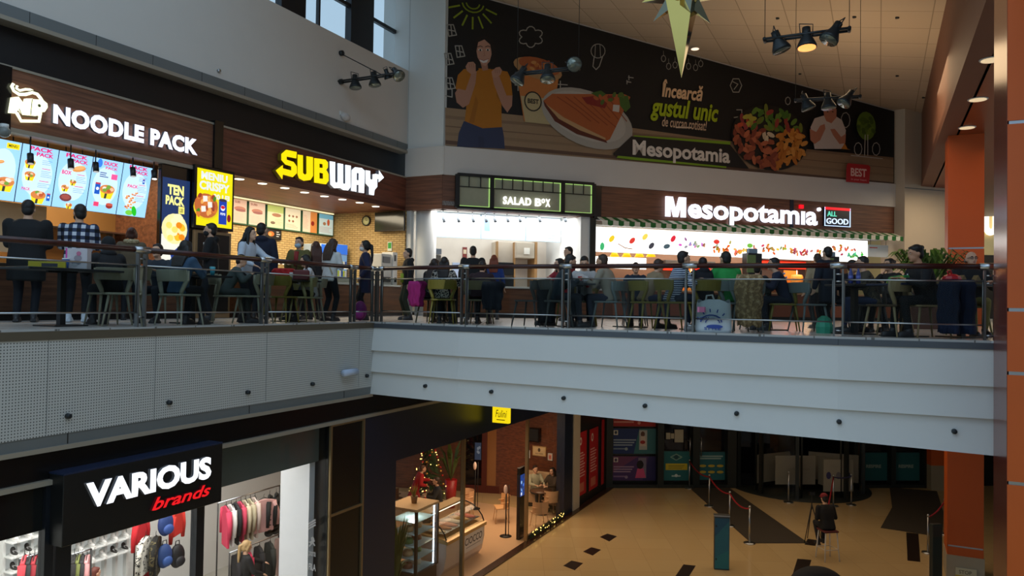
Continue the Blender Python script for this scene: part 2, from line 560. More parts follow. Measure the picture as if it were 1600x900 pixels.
# ------------------------------------------------------------------ SETTING: right gallery edge, three overlapping slanted bands
BT = [[6.11] * 6, [5.675, 5.678, 5.68, 5.65, 5.64, 5.636], [5.27, 5.275, 5.275, 5.25, 5.235, 5.224], [4.843, 4.86, 4.86, 4.845, 4.82, 4.755]]
zoff = [0, 0, 0, 0, 0, 0]
n_out = []
for i in range(len(EP)):
    a = EP[max(0, i - 1)]; b = EP[min(len(EP) - 1, i + 1)]
    t = (b - a).normalized(); n_out.append(Vector((t.y, -t.x)))
EPX = EP[:]; EPX[-1] = EP[-1] + (EP[-1] - EP[-2]).normalized() * .25
for k in range(3):
    mb = MB()
    vs = []
    for p, n, zt, zb in zip(EPX, n_out, BT[k], BT[k + 1]):
        o1 = p + n * .01; o2 = p + n * .075; i1 = p - n * .2
        vs += [(o1.x, o1.y, zt), (o2.x, o2.y, zb), (i1.x, i1.y, zb), (i1.x, i1.y, zt)]
    fs = [tuple(i * 4 + j for j in (q, (q + 1) % 4)) + tuple((i + 1) * 4 + j for j in ((q + 1) % 4, q)) for i in range(len(EPX) - 1) for q in range(4)]
    fs += [(3, 2, 1, 0), tuple((len(EPX) - 1) * 4 + j for j in range(4))]
    mb.add(vs, fs)
    struct('wall_fascia_right', mb, [M_fascia], None, ['topmost', 'middle', 'lowest'][k] + ' white slanted band on the edge of the right gallery')
mb = MB()
for a, b in zip(EPX, EPX[1:]):
    t = (b - a).normalized(); n = Vector((t.y, -t.x))
    q = [a + n * .03, b + n * .03, b - n * .25, a - n * .25]
    mb.prismz([tuple(p) for p in q], 6.105, 6.19)
struct('trim_4', mb, [mat((84, 90, 98), .4, .3)], None, 'grey kerb under the right railing')
# ------------------------------------------------------------------ SETTING: upper left wall, window, ceiling
mb = MB()
mb.box(-5, 11.489, 0, .35, 11.2, 13.36, 0)
struct('wall_left', mb, [M_wall], UL)
mb = MB(); mb.box(-5, 11.489, -.03, .3, 11.0, 11.2, 0)
for i in range(14): mb.box(-4 + i * 1.15 - .004, -4 + i * 1.15 + .004, -.032, -.028, 11.0, 11.2, 1)
struct('trim_5', mb, [M_strip, M_blackm], UL, 'dark grey strip under the upper left wall')
mb = MB(); mb.box(-5, 11.489, -.06, .3, 10.93, 11.0, 0)
struct('trim_6', mb, [M_trim], UL)
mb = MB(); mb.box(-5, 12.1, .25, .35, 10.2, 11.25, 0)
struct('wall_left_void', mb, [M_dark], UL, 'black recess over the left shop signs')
# window above the wall
zc = lambda n: 15.46 - .166 * (n + 1.31)        # ceiling height by distance n to the right of the left gallery face
S = lambda x, y: UL.px(x, y, .5)[0]
win = thing('window_1', 'tall dark framed window high on the left wall', 'window', UL.w(6, .5, 13.36), UL.a)
win['kind'] = 'structure'; del win['category']
mb = MB((6, .5, 13.36))
mb.box(-5, 12.0, .45, .6, 12.9, 13.4, 0)
xs = [(S(436, 5), S(474, 20)), (S(545, 30), S(580, 60))]
for a, b in xs: mb.box(a, b, .42, .62, 13.36, 16.3, 0)
mb.box(-5, 12.0, .45, .55, 14.52, 14.62, 0)
mb.box(S(479, 20) + .4, S(479, 20) + .46, .45, .55, 13.36, 16.3, 0)
mb.box(11.75, 12.0, .42, .62, 13.36, 16.3, 0)
mb.build('window_frame', [mat((16, 20, 30), .4)], win)
mb = MB((6, .5, 13.36)); mb.box(-5, 12, .49, .495, 13.36, 16.3, 0)
mb.build('pane', [M_glass], win)
mb = MB((6, .5, 13.36)); mb.box(-5, 11.489, .35, .62, 13.3, 13.36, 0)
mb.build('window_sill', [M_wall], win)
# end wall between the two shop rows, with a seam
mb = MB(); mb.box(-.1, 1.233, 0, .5, 11.04, 16.2, 0); mb.box(-.9, -.1, .0, .5, 13.36, 16.2, 0); mb.box(.02, .028, -.003, 0, 11.1, 16.2, 1)
struct('wall_end', mb, [M_white, M_strip], EW, 'narrow white wall between the window and the banner')
mb = MB(); mb.box(-.02, 1.29, -.05, .3, 10.24, 11.06, 0)
struct('wall_band_end', mb, [M_wall], EW)
mb = MB(); mb.box(-.02, 17.2, -.06, .4, 10.24, 11.06, 0)
struct('wall_band', mb, [M_wall], MF, 'plain cream band between the shop signs and the banner')
mb = MB(); mb.box(0, 17.2, .02, .45, 11.0, 15.9, 0)
struct('wall_back', mb, [M_wall], MF)
# pillar to the right of the kebab counter
mb = MB(); mb.box(16.45, 18.35, -.45, .6, UF, 15.2, 0); mb.box(16.45, 18.36, -.455, -.45, 10.86, 10.885, 1)
struct('pillar_cream', mb, [mat((206, 190, 166), .7, 0, .03, 2), M_strip], MF, 'cream pillar to the right of the kebab counter')
# roof: tilted tiled ceiling rising to the left
mb = MB()
def cpt(s_, n_): p = LF.w(s_, -n_, 0); return (p.x, p.y, zc(n_))
cl = [(4, -4.4), (4, 10.6), (34, 10.6), (34, -4.4)]
vs = [(a, -n_, zc(n_)) for a, n_ in cl] + [(a, -n_, zc(n_) + .2) for a, n_ in cl]
mb.add(vs, [(0, 1, 2, 3), (7, 6, 5, 4), (0, 4, 5, 1), (1, 5, 6, 2), (2, 6, 7, 3), (3, 7, 4, 0)])
struct('ceiling', mb, [M_ceil], LF)
# brown lowered ceiling of the right corridor
mb = MB(); mb.box(-4, 34, -10.55, -10.12, 10.97, 13.9, 0)
struct('beam_corridor', mb, [mat((120, 78, 58), .6, 0, .04, 1)], LF, 'brown beam along the edge of the right corridor ceiling')
mb = MB(); mb.box(-4, 34, -18, -10.5, 10.97, 11.2, 0)
struct('ceiling_corridor', mb, [mat((140, 70, 36), .35, 0, .05, 1.5)], LF)
# near and far orange columns
def column(name, s0, n0, w, l, label, joints, m_side):
    mb = MB()
    y0, y1 = -n0 - w, -n0
    z = [0, *joints, 11.0]
    for a, b in zip(z, z[1:]):
        mb.box(s0, s0 + l, y0, y1, a + .02, b - .02, 0)
    mb.box(s0 + .015, s0 + l - .015, y0 + .015, y1 - .015, 0, 11, 1)
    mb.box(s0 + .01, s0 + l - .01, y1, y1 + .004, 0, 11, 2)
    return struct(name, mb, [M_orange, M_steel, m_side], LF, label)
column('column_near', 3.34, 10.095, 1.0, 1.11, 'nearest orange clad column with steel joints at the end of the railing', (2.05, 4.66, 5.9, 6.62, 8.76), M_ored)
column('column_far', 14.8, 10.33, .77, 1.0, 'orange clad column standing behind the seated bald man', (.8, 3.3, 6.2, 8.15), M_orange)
mb = MB(); mb.box(14.78, 15.82, -11.12, -10.31, 0, .58, 0)
struct('column_base', mb, [mat((170, 160, 140), .4)], LF)
# closing walls out of the picture, so that the hall is a room
mb = MB(); mb.box(-24, 26, -16, -15.7, 0, 9); struct('wall_rear', mb, [M_wall])
mb = MB(); mb.box(25.7, 26, -16, 44, 0, 12); struct('wall_right', mb, [M_wall])
mb = MB(); mb.box(12, 26, 37.7, 38, UF, 12); struct('wall_corridor_end', mb, [mat((220, 196, 140), .7)])
# ------------------------------------------------------------------ UPPER SHOPS: fascias
mb = MB()
mb.box(.34, 4.39, 0, .4, 9.27, 10.22, 0); struct('wall_sign_band', mb, [M_fwood], UL, 'brown wood board behind the noodle shop letters')
mb = MB(); mb.box(.3, 4.39, -.04, .3, 9.2, 9.27, 0); struct('trim_7', mb, [M_trim], UL)
mb = MB(); mb.box(-5, 11.489, -.02, .02, 10.21, 10.25, 0); struct('trim_8', mb, [M_trim], UL)
mb = MB(); mb.box(-5, .34, -.05, .5, 9.2, 10.22, 0); struct('wall_dark_end', mb, [M_black], UL)
mb = MB(); mb.box(4.39, 4.61, -.06, .4, 9.32, 10.3, 0); struct('pillar_dark', mb, [M_black], UL)
mb = MB(); mb.box(4.61, 11.489, 0, .5, 9.27, 10.22, 0); struct('wall_sign_band', mb, [M_fwood2], UL, 'red brown wood board behind the yellow and white sign')
mb = MB(); mb.box(-.0, 1.232, -.02, .3, 9.27, 10.24, 0); struct('wall_sign_band', mb, [M_fwood], EW, 'short wood board at the corner between the shop rows')
mb = MB(); mb.box(0, 4.7, .0, .4, 9.27, 10.24, 0); mb.box(4.95, 16.5, 0, .4, 9.2, 10.24, 0); struct('wall_sign_band', mb, [M_fwood], MF, 'long wood board behind the kebab shop letters')
mb = MB(); mb.box(4.72, 4.95, -.05, .4, 9.2, 10.26, 0); struct('pillar_dark', mb, [M_black], MF)
mb = MB(); mb.box(11.95, 12.1, -.012, .1, 9.2, 10.24, 0); struct('trim_9', mb, [M_navy], MF)
# interiors (back walls, side walls, ceilings)
M_brick = brickmat('tan_bricks', (204, 174, 116), (184, 152, 96), (150, 122, 76), .19, .062, .012, .5, 'xz', .8, .3)
M_brick2 = brickmat('tan_bricks_side', (204, 174, 116), (184, 152, 96), (150, 122, 76), .19, .062, .012, .5, 'yz', .8, .3)
M_kit = mat((150, 112, 66), .6, 0, .08, 3)
M_marble = mat((214, 204, 190), .35, 0, .1, 2.5)
mb = MB(); mb.box(4.7, 11.5, 2.64, 2.8, UF, 9.5, 0); struct('wall_shop_back', mb, [M_brick], UL, 'tan brick wall behind the sandwich menus')
mb = MB(); mb.box(11.47, 11.6, .0, 2.64, UF, 9.5, 0); struct('wall_shop_side', mb, [M_brick2], UL, 'tan brick wall carrying the clock and television')
mb = MB(); mb.box(4.6, 11.5, .0, 2.8, 9.265, 9.4, 0); struct('ceiling_shop', mb, [M_fwood2], UL)
mb = MB(); mb.box(-4, 4.6, 2.4, 2.6, UF, 9.4, 0); struct('wall_shop_back', mb, [M_kit], UL, 'brown kitchen wall behind the noodle counter')
mb = MB(); mb.box(-4, 4.6, .1, 2.6, 9.3, 9.4, 0); struct('ceiling_shop', mb, [M_blackm], UL)
mb = MB(); mb.box(4.0, 4.1, .12, 2.5, UF, 9.3, 0); mb.box(4.0, 4.95, .1, .22, UF, 9.3, 0); struct('partition_wood', mb, [M_fwood], UL, 'brown partition between noodle and sandwich shops')
mb = MB(); mb.box(-1.25, 4.55, 2.8, 3.0, UF, 9.4, 0); struct('wall_shop_back', mb, [M_marble], MF, 'pale marble wall behind the salad counter')
mb = MB(); mb.prismz([(0, .0), (4.6, 0), (4.6, 3), (-1.3, 3), (-1.3, 1.35)], 9.38, 9.5); struct('ceiling_shop', mb, [M_white], MF)
mb = MB(); mb.box(4.3, 4.6, .0, 2.8, UF, 9.4, 0); struct('wall_shop_side', mb, [M_white], MF, 'white side wall at the right end of the salad counter')
mb = MB(); mb.box(4.6, 4.78, -.05, .7, UF, 9.25, 0); struct('pillar_dark', mb, [M_blackm], MF)
mb = MB(); mb.box(-1.0, -.85, .0, .15, UF, 9.3, 0); struct('wall_shop_side', mb, [M_white], Fr(tuple(EW.w(1.0, .05, 0))[:2], AL - 90))
mb = MB(); mb.box(4.78, 16.45, 2.2, 2.4, UF, 9.4, 0); struct('wall_shop_back', mb, [mat((120, 84, 62), .5, 0, .1, 2)], MF, 'brown kitchen wall behind the kebab counter')
mb = MB(); mb.box(4.7, 16.45, .4, 2.4, 9.1, 9.3, 0); struct('ceiling_shop', mb, [M_white], MF)
cw = EW.w(.42, .45, UF)
mb = MB(); mb.lathe([(.3, 0), (.3, 3.1)], 28); o = mb.build('column_white', [M_white], None, 0, cw); o['kind'] = 'structure'; o['label'] = 'round white column at the corner of the salad counter'
# shop lights
lamp('shop_lamp', 'AREA', UL.w(8, 1.3, 9.2), 200, (1, .86, .62), 5, (0, 0, UL.a), sizey=1.2)
lamp('shop_lamp', 'AREA', UL.w(1.5, 1.4, 9.2), 120, (1, .76, .46), 4, (0, 0, UL.a), sizey=1.0)
lamp('shop_lamp', 'AREA', MF.w(2, 1.2, 9.3), 190, (1, .97, .93), 4.5, (0, 0, MF.a), sizey=1.6)
lamp('shop_lamp', 'AREA', MF.w(10, 1.2, 9.05), 260, (1, .93, .82), 9, (0, 0, MF.a), sizey=1.2)

# ------------------------------------------------------------------ shop signs
M_side = mat((120, 120, 126), .5)
def pxp(fr, pts, dy): return [fr.px(x, y, dy) for x, y in pts]

# noodle shop sign
t = fthing(UL, 'shop_sign', 'white lit letters with a glowing bowl logo on brown wood', 'sign', 2.3, -.06, 9.4)
off = (2.3, -.06, 9.4)
E_w = emat((255, 255, 255), 2.2); E_y = emat((255, 255, 214), 1.35)
mb = MB(off)
for pts in ([(19, 152), (28, 151), (38, 164), (40, 154), (50, 154), (47, 180), (37, 179), (28, 168), (25, 177), (15, 176)],
            [(51, 155), (66, 156), (73, 162), (73.5, 168), (69, 175), (60, 176.5), (58, 181), (48.5, 180)]):
    mb.prism(pxp(UL, pts, -.1), -.12, -.05)
def stroke(mb, fr, pts, r, dy, m=0, n=10):
    mb.tube([(a, dy, b) for a, b in pxp(fr, pts, dy)], r, n, m)
stroke(mb, UL, [(21, 131), (18.5, 135), (22, 142), (30, 147.5), (40, 147.5), (50, 144.5), (58, 147), (63, 153), (66, 158)], .026, -.09)
stroke(mb, UL, [(27, 134), (25.5, 138), (31, 141.5), (40, 139.5), (47, 140), (51, 142)], .02, -.09)
stroke(mb, UL, [(26, 176), (33, 189), (61, 189.5), (63, 176)], .026, -.09)
mb.build('logo', [E_y], t)
mb = MB(off)
for pts in ([(50.5, 155), (48, 180)], [(22, 134), (24, 140.5), (31, 144.5), (41, 144), (50, 141.5), (58, 143)], [(30, 170), (35, 182), (60, 183)]): stroke(mb, UL, pts, .006, -.125, 0, 6)
a_, b_z = UL.px(61.5, 165, -.125); mb.ell((a_, -.125, b_z), (.025, .01, .025), 0, 8, 6)
mb.build('logo_outline', [mat((70, 84, 30), .5)], t)
z0 = UL.px(84, 193, -.1)[1]; z1 = UL.px(86, 163, -.1)[1]
x0 = UL.px(82, 180, -.1)[0]; x1 = UL.px(308, 222, -.1)[0]
mb = MB(off); text(mb, 'NOODLE PACK', x0, x1, z0, z1, -.12, .06, 0, .058, sp=1.08, side=1)
mb.build('lettering', [emat((232, 234, 255), 1.35), M_side], t)
# sandwich shop sign
t = fthing(UL, 'shop_sign', 'lit letters in yellow and white with arrow shaped ends', 'sign', 8.3, -.05, 9.6)
off = (8.3, -.05, 9.6)
zz = lambda pts: pxp(UL, [(300 + a / 4, 200 + b / 4) for a, b in pts], -.14)
YEL = [[(655, 150), (590, 136), (560, 162), (560, 200), (585, 228), (622, 240), (622, 266), (568, 252), (568, 232), (525, 265), (565, 320), (568, 290), (630, 307), (656, 282), (655, 240), (635, 212), (592, 198), (592, 178), (652, 190)],
       [(662, 166), (694, 171), (694, 282), (706, 292), (717, 285), (717, 176), (757, 183), (757, 300), (740, 325), (700, 330), (670, 314), (661, 288)],
       [(765, 188), (797, 192), (797, 345), (765, 341)], [(797, 192), (835, 198), (850, 216), (818, 226), (797, 222)], [(818, 222), (850, 214), (850, 246), (838, 264), (818, 256)],
       [(797, 248), (822, 250), (844, 268), (820, 284), (797, 278)], [(820, 274), (842, 266), (854, 288), (854, 332), (820, 322)], [(797, 316), (824, 318), (854, 330), (838, 352), (797, 346)]]
WHI = [[(862, 208), (895, 213), (895, 335), (904, 345), (912, 336), (912, 220), (945, 226), (945, 345), (953, 352), (960, 345), (960, 230), (993, 236), (991, 370), (976, 390), (946, 387), (928, 375), (890, 376), (866, 352)],
       [(1000, 262), (1020, 245), (1062, 250), (1080, 268), (1044, 282), (1030, 280), (1028, 398), (996, 392)], [(1044, 280), (1080, 266), (1076, 407), (1043, 402)], [(1028, 326), (1046, 328), (1046, 356), (1028, 354)],
       [(1086, 264), (1114, 268), (1114, 318), (1124, 325), (1130, 318), (1130, 290), (1150, 286), (1170, 292), (1170, 266), (1200, 310), (1168, 338), (1168, 318), (1158, 318), (1158, 368), (1142, 386), (1137, 421), (1108, 415), (1108, 370), (1086, 345)]]
M_ysd = mat((120, 100, 10), .5)
for nm, L, e in (('yellow_lettering', YEL, emat((250, 222, 0), 1.05)), ('white_lettering', WHI, emat((240, 248, 255), 1.5))):
    mb = MB(off)
    for pts in L:
        q = zz(pts); mb.prism(q, -.14, -.13, 0); mb.prism(q, -.129, -.02, 1)
    mb.build(nm, [e, M_ysd if nm[0] == 'y' else mat((150, 150, 160), .5)], t)
# salad shop sign
t = fthing(MF, 'shop_sign', 'black framed sign of three green glowing panels', 'sign', 2.5, -.12, 9.3)
off = (2.5, -.12, 9.3)
mb = MB(off); X0, X1, Z0, Z1 = .39, 4.64, 9.32, 10.26
xs_ = [X0, MF.px(766, 300)[0], MF.px(876, 310)[0], X1]
mb.box(X0, X1, -.1, -.001, Z0, Z1, 0)
for x in xs_: mb.box(x - .06, x + .06, -.2, -.1, Z0, Z1, 0)
for z in (Z0, Z1): mb.box(X0, X1, -.2, -.1, z - .04, z + .04, 0)
zb = Z0 + .6
for i in range(3):
    mb.box(xs_[i], xs_[i + 1], -.17, -.15, zb - .012, zb + .012, 0)
    n = (3, 7, 3)[i]
    for k in range(1, n):
        x = xs_[i] + (xs_[i + 1] - xs_[i]) * k / n; mb.box(x - .012, x + .012, -.17, -.15, zb, Z1, 0)
mb.build('frame', [M_blackm], t)
M_felt = mat((160, 160, 136), .9, 0, .06, 8)
for i in range(3):
    mb = MB(off); mb.box(xs_[i] + .05, xs_[i + 1] - .05, -.13, -.11, Z0 + .03, Z1 - .03, 0); mb.build('back_panel', [M_felt], t)
mb = MB(off)
for i in range(3):
    a, b = xs_[i] + .06, xs_[i + 1] - .06
    mb.box(b - .025, b, -.15, -.135, Z0 + .05, Z1 - .05); mb.box(a, b, -.15, -.135, Z0 + .04, Z0 + .06)
    if i: mb.box(a, a + .02, -.15, -.135, zb, Z1 - .05); mb.box(a, b, -.15, -.135, Z1 - .06, Z1 - .045)
mb.build('led_strip', [emat((170, 215, 120), 1.0)], t)
mb = MB(off); r = MF.rect(785, 318, 830, 306, -.2)
x0, z0 = MF.px(786, 319, -.2); x1, _ = MF.px(830, 321, -.2); z1 = MF.px(786, 306.5, -.2)[1]
text(mb, 'SALAD', x0, x1, z0, z1, -.22, .04, 0, .03, sp=1.15)
x0, _ = MF.px(836, 321, -.2); x1, _ = MF.px(847, 321, -.2); text(mb, 'B', x0, x1 - .03, z0, z1, -.22, .04, 0, .03)
x0, _ = MF.px(846, 321, -.2); x1, _ = MF.px(851.5, 321, -.2); text(mb, 'O', x0, x1, z0 + .1, z1, -.22, .04, 0, .05)
x0, _ = MF.px(852.5, 321, -.2); x1, _ = MF.px(859.5, 321, -.2); text(mb, 'X', x0, x1, z0, z1, -.22, .04, 0, .03)
mb.build('lettering', [emat((255, 255, 250), 1.3)], t)
# kebab shop sign
t = fthing(MF, 'shop_sign', 'large white lit letters with one red dot above the striped awning', 'sign', 10.2, -.06, 9.5)
off = (10.2, -.06, 9.5)
x0, zb_ = MF.px(1040, 338, -.1); z1 = MF.px(1040, 306.5, -.1)[1]; x1 = MF.px(1277, 350, -.1)[0]
mb = MB(off)
vs, fs = text_geo('Mesopotamia', .022)
mx = text_geo('M', .022)[0]; capH = max(v.y for v in mx) - min(v.y for v in mx)
allv = text_geo('esopotam\u0131a', .036)[0]; lo = min(v.y for v in allv); hi = max(v.y for v in allv); mlo = min(v.y for v in mx)
sc_ = (z1 - zb_) / capH
xm = MF.px(1071.5, 340, -.1)[0]; xe = MF.px(1074, 340, -.1)[0]; mw, mh = xm - x0, z1 - zb_
mb.prism([(x0 + u * mw, zb_ + v * mh) for u, v in ((0, 0), (.24, 0), (.24, .66), (.39, 0), (.61, 0), (.76, .66), (.76, 0), (1, 0), (1, 1), (.66, 1), (.5, .36), (.34, 1), (0, 1))], -.12, -.06)
text(mb, 'esopotam\u0131a', xe, x1, zb_ + (lo - mlo) * sc_, zb_ + (hi - mlo) * sc_, -.12, .06, 0, .036, side=1)
xr, zr = MF.px(1281, 327, -.12)
mb.prism([(xr + .065 * math.cos(k * .524), zr + .065 * math.sin(k * .524)) for k in range(12)], -.12, -.04)
mb.build('lettering', [emat((240, 240, 255), 1.35), M_side], t)
xi0, zi0 = MF.px(1250.5, 325.5, -.12); xi1, zi1 = MF.px(1256, 320, -.12)
mb = MB(off); mb.prism([(xi0, zi0), (xi1, zi0), (xi1, zi1), (xi0, zi1)], -.12, -.04); mb.build('red_dot', [emat((230, 10, 30), 1.2)], t)
t = fthing(MF, 'shop_sign', 'small neon framed square sign with green and white letters and red bar', 'sign', 13.9, -.05, 9.5)
off = (13.9, -.05, 9.5)
x0, z1 = MF.px(1289, 323, -.1); x1, z0 = MF.px(1329, 355, -.1)
mb = MB(off); mb.box(x0, x1, -.08, -.001, z0, z1); mb.build('back_panel', [M_navy], t)
mb = MB(off)
for a, b, c, d in ((x0, x0 + .02, z0, z1), (x1 - .02, x1, z0, z1), (x0, x1, z0, z0 + .02)): mb.box(a, b, -.1, -.08, c, d)
mb.build('neon_frame', [emat((190, 215, 255), 1.6)], t)
mb = MB(off); mb.box(x0, x1, -.1, -.08, z1 - .09, z1); mb.build('red_bar', [emat((225, 20, 35), 1.1)], t)
w_ = x1 - x0; h_ = z1 - z0
mb = MB(off); text(mb, 'ALL', x0 + .1 * w_, x0 + .46 * w_, z0 + .52 * h_, z0 + .78 * h_, -.1, .02, 0, .02); mb.build('green_lettering', [emat((90, 200, 170), 1.2)], t)
mb = MB(off); text(mb, 'GOOD', x0 + .07 * w_, x0 + .92 * w_, z0 + .12 * h_, z0 + .42 * h_, -.1, .02, 0, .01); mb.build('white_lettering', [emat((210, 230, 255), 1.3)], t)

# ------------------------------------------------------------------ noodle menu screens
def food(a, cx, cz, r, kind):
    if kind == 'bowl':
        a.poly([(cx - r, cz), (cx + r, cz), (cx + r * .65, cz - r * 1.15), (cx - r * .65, cz - r * 1.15)], (240, 220, 40))
        a.poly([(cx - r * .2, cz), (cx + r * .1, cz), (cx, cz - r * 1.15), (cx - r * .3, cz - r * 1.15)], (60, 60, 50))
        a.ell(cx, cz, r, r * .55, (214, 130, 70), 14)
        rr = random.Random(int(cx * 97 + cz * 31))
        for k in range(6): a.ell(cx + rr.uniform(-.7, .7) * r, cz + rr.uniform(-.3, .4) * r, r * .3, r * .22, rr.choice([(235, 190, 150), (190, 90, 50), (240, 225, 205), (120, 160, 60)]), 8)
    elif kind == 'bun':
        a.ell(cx, cz, r * 1.4, r * .5, (222, 150, 80), 12, rot=15); a.ell(cx, cz + r * .3, r * 1.2, r * .4, (236, 176, 110), 12, rot=15)
    elif kind == 'bits':
        rr = random.Random(int(cx * 57 + cz * 41))
        for k in range(6): a.ell(cx + rr.uniform(-1, 1) * r, cz + rr.uniform(-.5, .5) * r, r * .35, r * .25, rr.choice([(220, 140, 80), (205, 110, 60), (232, 170, 110)]), 8)
    elif kind == 'dark':
        a.ell(cx, cz, r * 1.1, r * .7, (120, 60, 60), 12); a.ell(cx, cz + .1 * r, r * .8, r * .45, (160, 80, 70), 10)
    elif kind == 'can':
        a.rect(cx - r * .5, cz - r, cx + r * .5, cz + r, (30, 90, 190)); a.rect(cx - r * .5, cz + r * .8, cx + r * .5, cz + r * 1.1, (190, 60, 80)); a.ell(cx, cz, r * .3, r * .3, (235, 240, 250), 10)
    elif kind == 'green':
        a.ell(cx - r * .5, cz, r * .8, r * .5, (120, 205, 70), 12); a.ell(cx + r * .5, cz + r * .4, r * .5, r * 1.0, (40, 190, 40), 12, rot=20)
    elif kind == 'dip':
        a.ell(cx, cz, r, r * .7, (150, 50, 40), 12); a.ell(cx, cz + r * .4, r, r * .4, (200, 90, 70), 12)


def lines(a, x0, x1, z, n, dz, rgb, h=.006):
    rr = random.Random(int((x0 + z) * 1000))
    for k in range(n): a.rect(x0, z - k * dz, x0 + (x1 - x0) * rr.uniform(.55, 1), z - k * dz + h, rgb)


dyS = .35
bounds = [(-25, -22), (36, 22), (94, 79), (147, 133), (194, 181), (240, 226)]
SB = []
for (xt, xb) in bounds:
    xm = (xt + xb) / 2; ym = 262 + (xm - 28) * .155
    SB.append(UL.px(xm, ym, dyS)[0])
BG = (160, 214, 255)
MAG = (226, 40, 120)
desc = ['noodle menu screen with a yellow banner at its top, leftmost', 'noodle menu screen above the head of the man in the big black coat', 'third lit noodle menu screen from the left, with a dark meat dish', 'noodle menu screen with a blue drink can beside a big bowl', 'noodle menu screen with green leaves at its bottom corner']
for i in range(5):
    w = SB[i + 1] - SB[i] - .015; h = .97
    t = fthing(UL, 'menu_screen', desc[i], 'menu screen', (SB[i] + SB[i + 1]) / 2, dyS, 8.64, 'noodle menu screens in a row')
    t.rotation_euler = (rad(11), 0, UL.a)
    mb = MB(); mb.box(-w / 2 - .006, w / 2 + .006, .001, .06, -h / 2 - .006, h / 2 + .006); mb.build('bezel', [M_black], t, .004)
    a = Art(0, .0006, 1.12)
    a.rect(-w / 2, -h / 2, w / 2, h / 2, BG)
    a.ell(0, 0, w * .42, h * .36, (205, 235, 255), 20)
    if i == 0:
        a.rect(.02, .36, w / 2 - .03, .45, (250, 224, 30)); a.text('MENIU', .05, w / 2 - .06, .385, .43, (60, 50, 10), .02)
        food(a, .08, -.18, .14, 'bowl'); food(a, -.05, .12, .05, 'bun'); lines(a, -.25, -.05, .3, 5, .03, (90, 120, 160))
    if i in (1, 2, 4):
        a.text('PACK', -w * .3, w * .35, .4, .47, MAG, .04); a.text('PACK', -w * .1, w * .38, .32, .385, MAG, .04)
        lines(a, .05, w / 2 - .04, .26, 3, .03, (90, 130, 180)); a.rect(.06, .12, .2, .13, MAG); lines(a, .05, w / 2 - .04, .08, 4, .03, (90, 130, 180)); a.rect(.04, -.09, .2, -.08, MAG); lines(a, .02, w / 2 - .06, -.13, 3, .03, (90, 130, 180))
    if i == 1:
        food(a, -.15, .2, .09, 'bowl'); food(a, -.13, -.0, .09, 'bowl'); food(a, .05, -.32, .13, 'bowl'); food(a, .22, -.34, .06, 'can'); a.text('PACK', -.24, -.1, -.27, -.22, MAG, .02)
    if i == 2:
        food(a, .08, .22, .09, 'bun'); a.text('BOX', -.22, -.05, .1, .17, MAG, .03); food(a, .0, -.01, .06, 'bowl'); food(a, -.13, -.12, .07, 'bowl'); food(a, -.1, -.3, .1, 'dark'); food(a, -.02, -.42, .06, 'bowl')
    if i == 3:
        a.text('DUCK', -.08, .2, .38, .45, MAG, .04); a.text('PACK', -.04, .2, .31, .36, MAG, .03); food(a, -.14, -.06, .1, 'can'); food(a, .05, -.05, .15, 'bowl'); a.rect(.09, .14, .21, .24, (240, 90, 150)); lines(a, -.14, .06, .23, 3, .035, (40, 60, 130), .015)
        a.rect(-.18, -.38, -.08, -.3, (236, 70, 110)); food(a, .13, -.35, .07, 'dip'); a.ell(-.17, .4, .05, .08, (60, 130, 230))
    if i == 4:
        a.text('PACK', -.17, .05, .05, .11, MAG, .03); food(a, .0, -.06, .06, 'bits'); food(a, -.08, -.15, .08, 'bits'); food(a, -.02, -.22, .07, 'bits'); food(a, -.08, -.3, .08, 'bits'); food(a, -.02, -.42, .1, 'green'); food(a, .14, .2, .045, 'can')
    a.build('display', t)
    for x_ in (-.15, .15): mb = MB(); mb.tube([(x_, .05, h / 2 - .1), (x_, .12, h / 2 + .22)], .012, 6); mb.build('ceiling_mount', [M_blackm], t)
# cream bulkhead under the screens and the shop fittings behind
mb = MB(); mb.box(-3, 1.55, .9, 1.0, 7.35, 8.2, 0); struct('wall_cream_panel', mb, [mat((232, 196, 150), .6)], UL, 'cream bulkhead under the noodle screens')
t = fthing(UL, 'kitchen_shelf', 'long steel kitchen shelf on the brown noodle shop wall', 'shelf', 2.6, 2.2, 7.95)
mb = MB((2.6, 2.2, 7.95)); mb.box(1.7, 4.0, 2.0, 2.398, 7.95, 7.98); mb.build('board', [M_steel], t)
mb = MB((2.6, 2.2, 7.95))
for a in (1.8, 2.8, 3.8): mb.prism([(a, 7.95), (a + .03, 7.95), (a + .03, 7.8), (a, 7.75)], 2.2, 2.395)
mb.build('bracket', [M_steel], t)
# hanging track spots in front of the screens
for k, x in enumerate((50, 113, 152, 210, 243)):
    s_, z_ = UL.px(x, 248 + (x - 50) * .13, .0); 
    t = fthing(UL, 'track_spot', ['small black track spot over the second noodle screen', 'small black track spot over the third noodle screen', 'small black track spot at the edge of the fourth noodle screen', 'small black track spot over the screen with green leaves', 'lit track spot hanging right of the noodle screens'][k], 'spotlight', s_, .05, 9.2, 'track spots under the noodle sign')
    off = (s_, .05, 9.2)
    mb = MB(off); mb.tube([(s_, .05, 9.2), (s_, .05, z_ + .05)], .012, 6); mb.build('stem', [M_blackm], t)
    mb = MB(off); mb.tube([(s_, .05, z_ + .08), (s_ - .02, 0, z_ - .08)], .05, 12); mb.build('head', [M_blackm], t)
    mb = MB(off); mb.tube([(s_ - .02, 0, z_ - .081), (s_ - .0205, -.001, z_ - .09)], .042, 12); mb.build('lens', [emat((255, 250, 240), 3 if k == 4 else .4)], t)
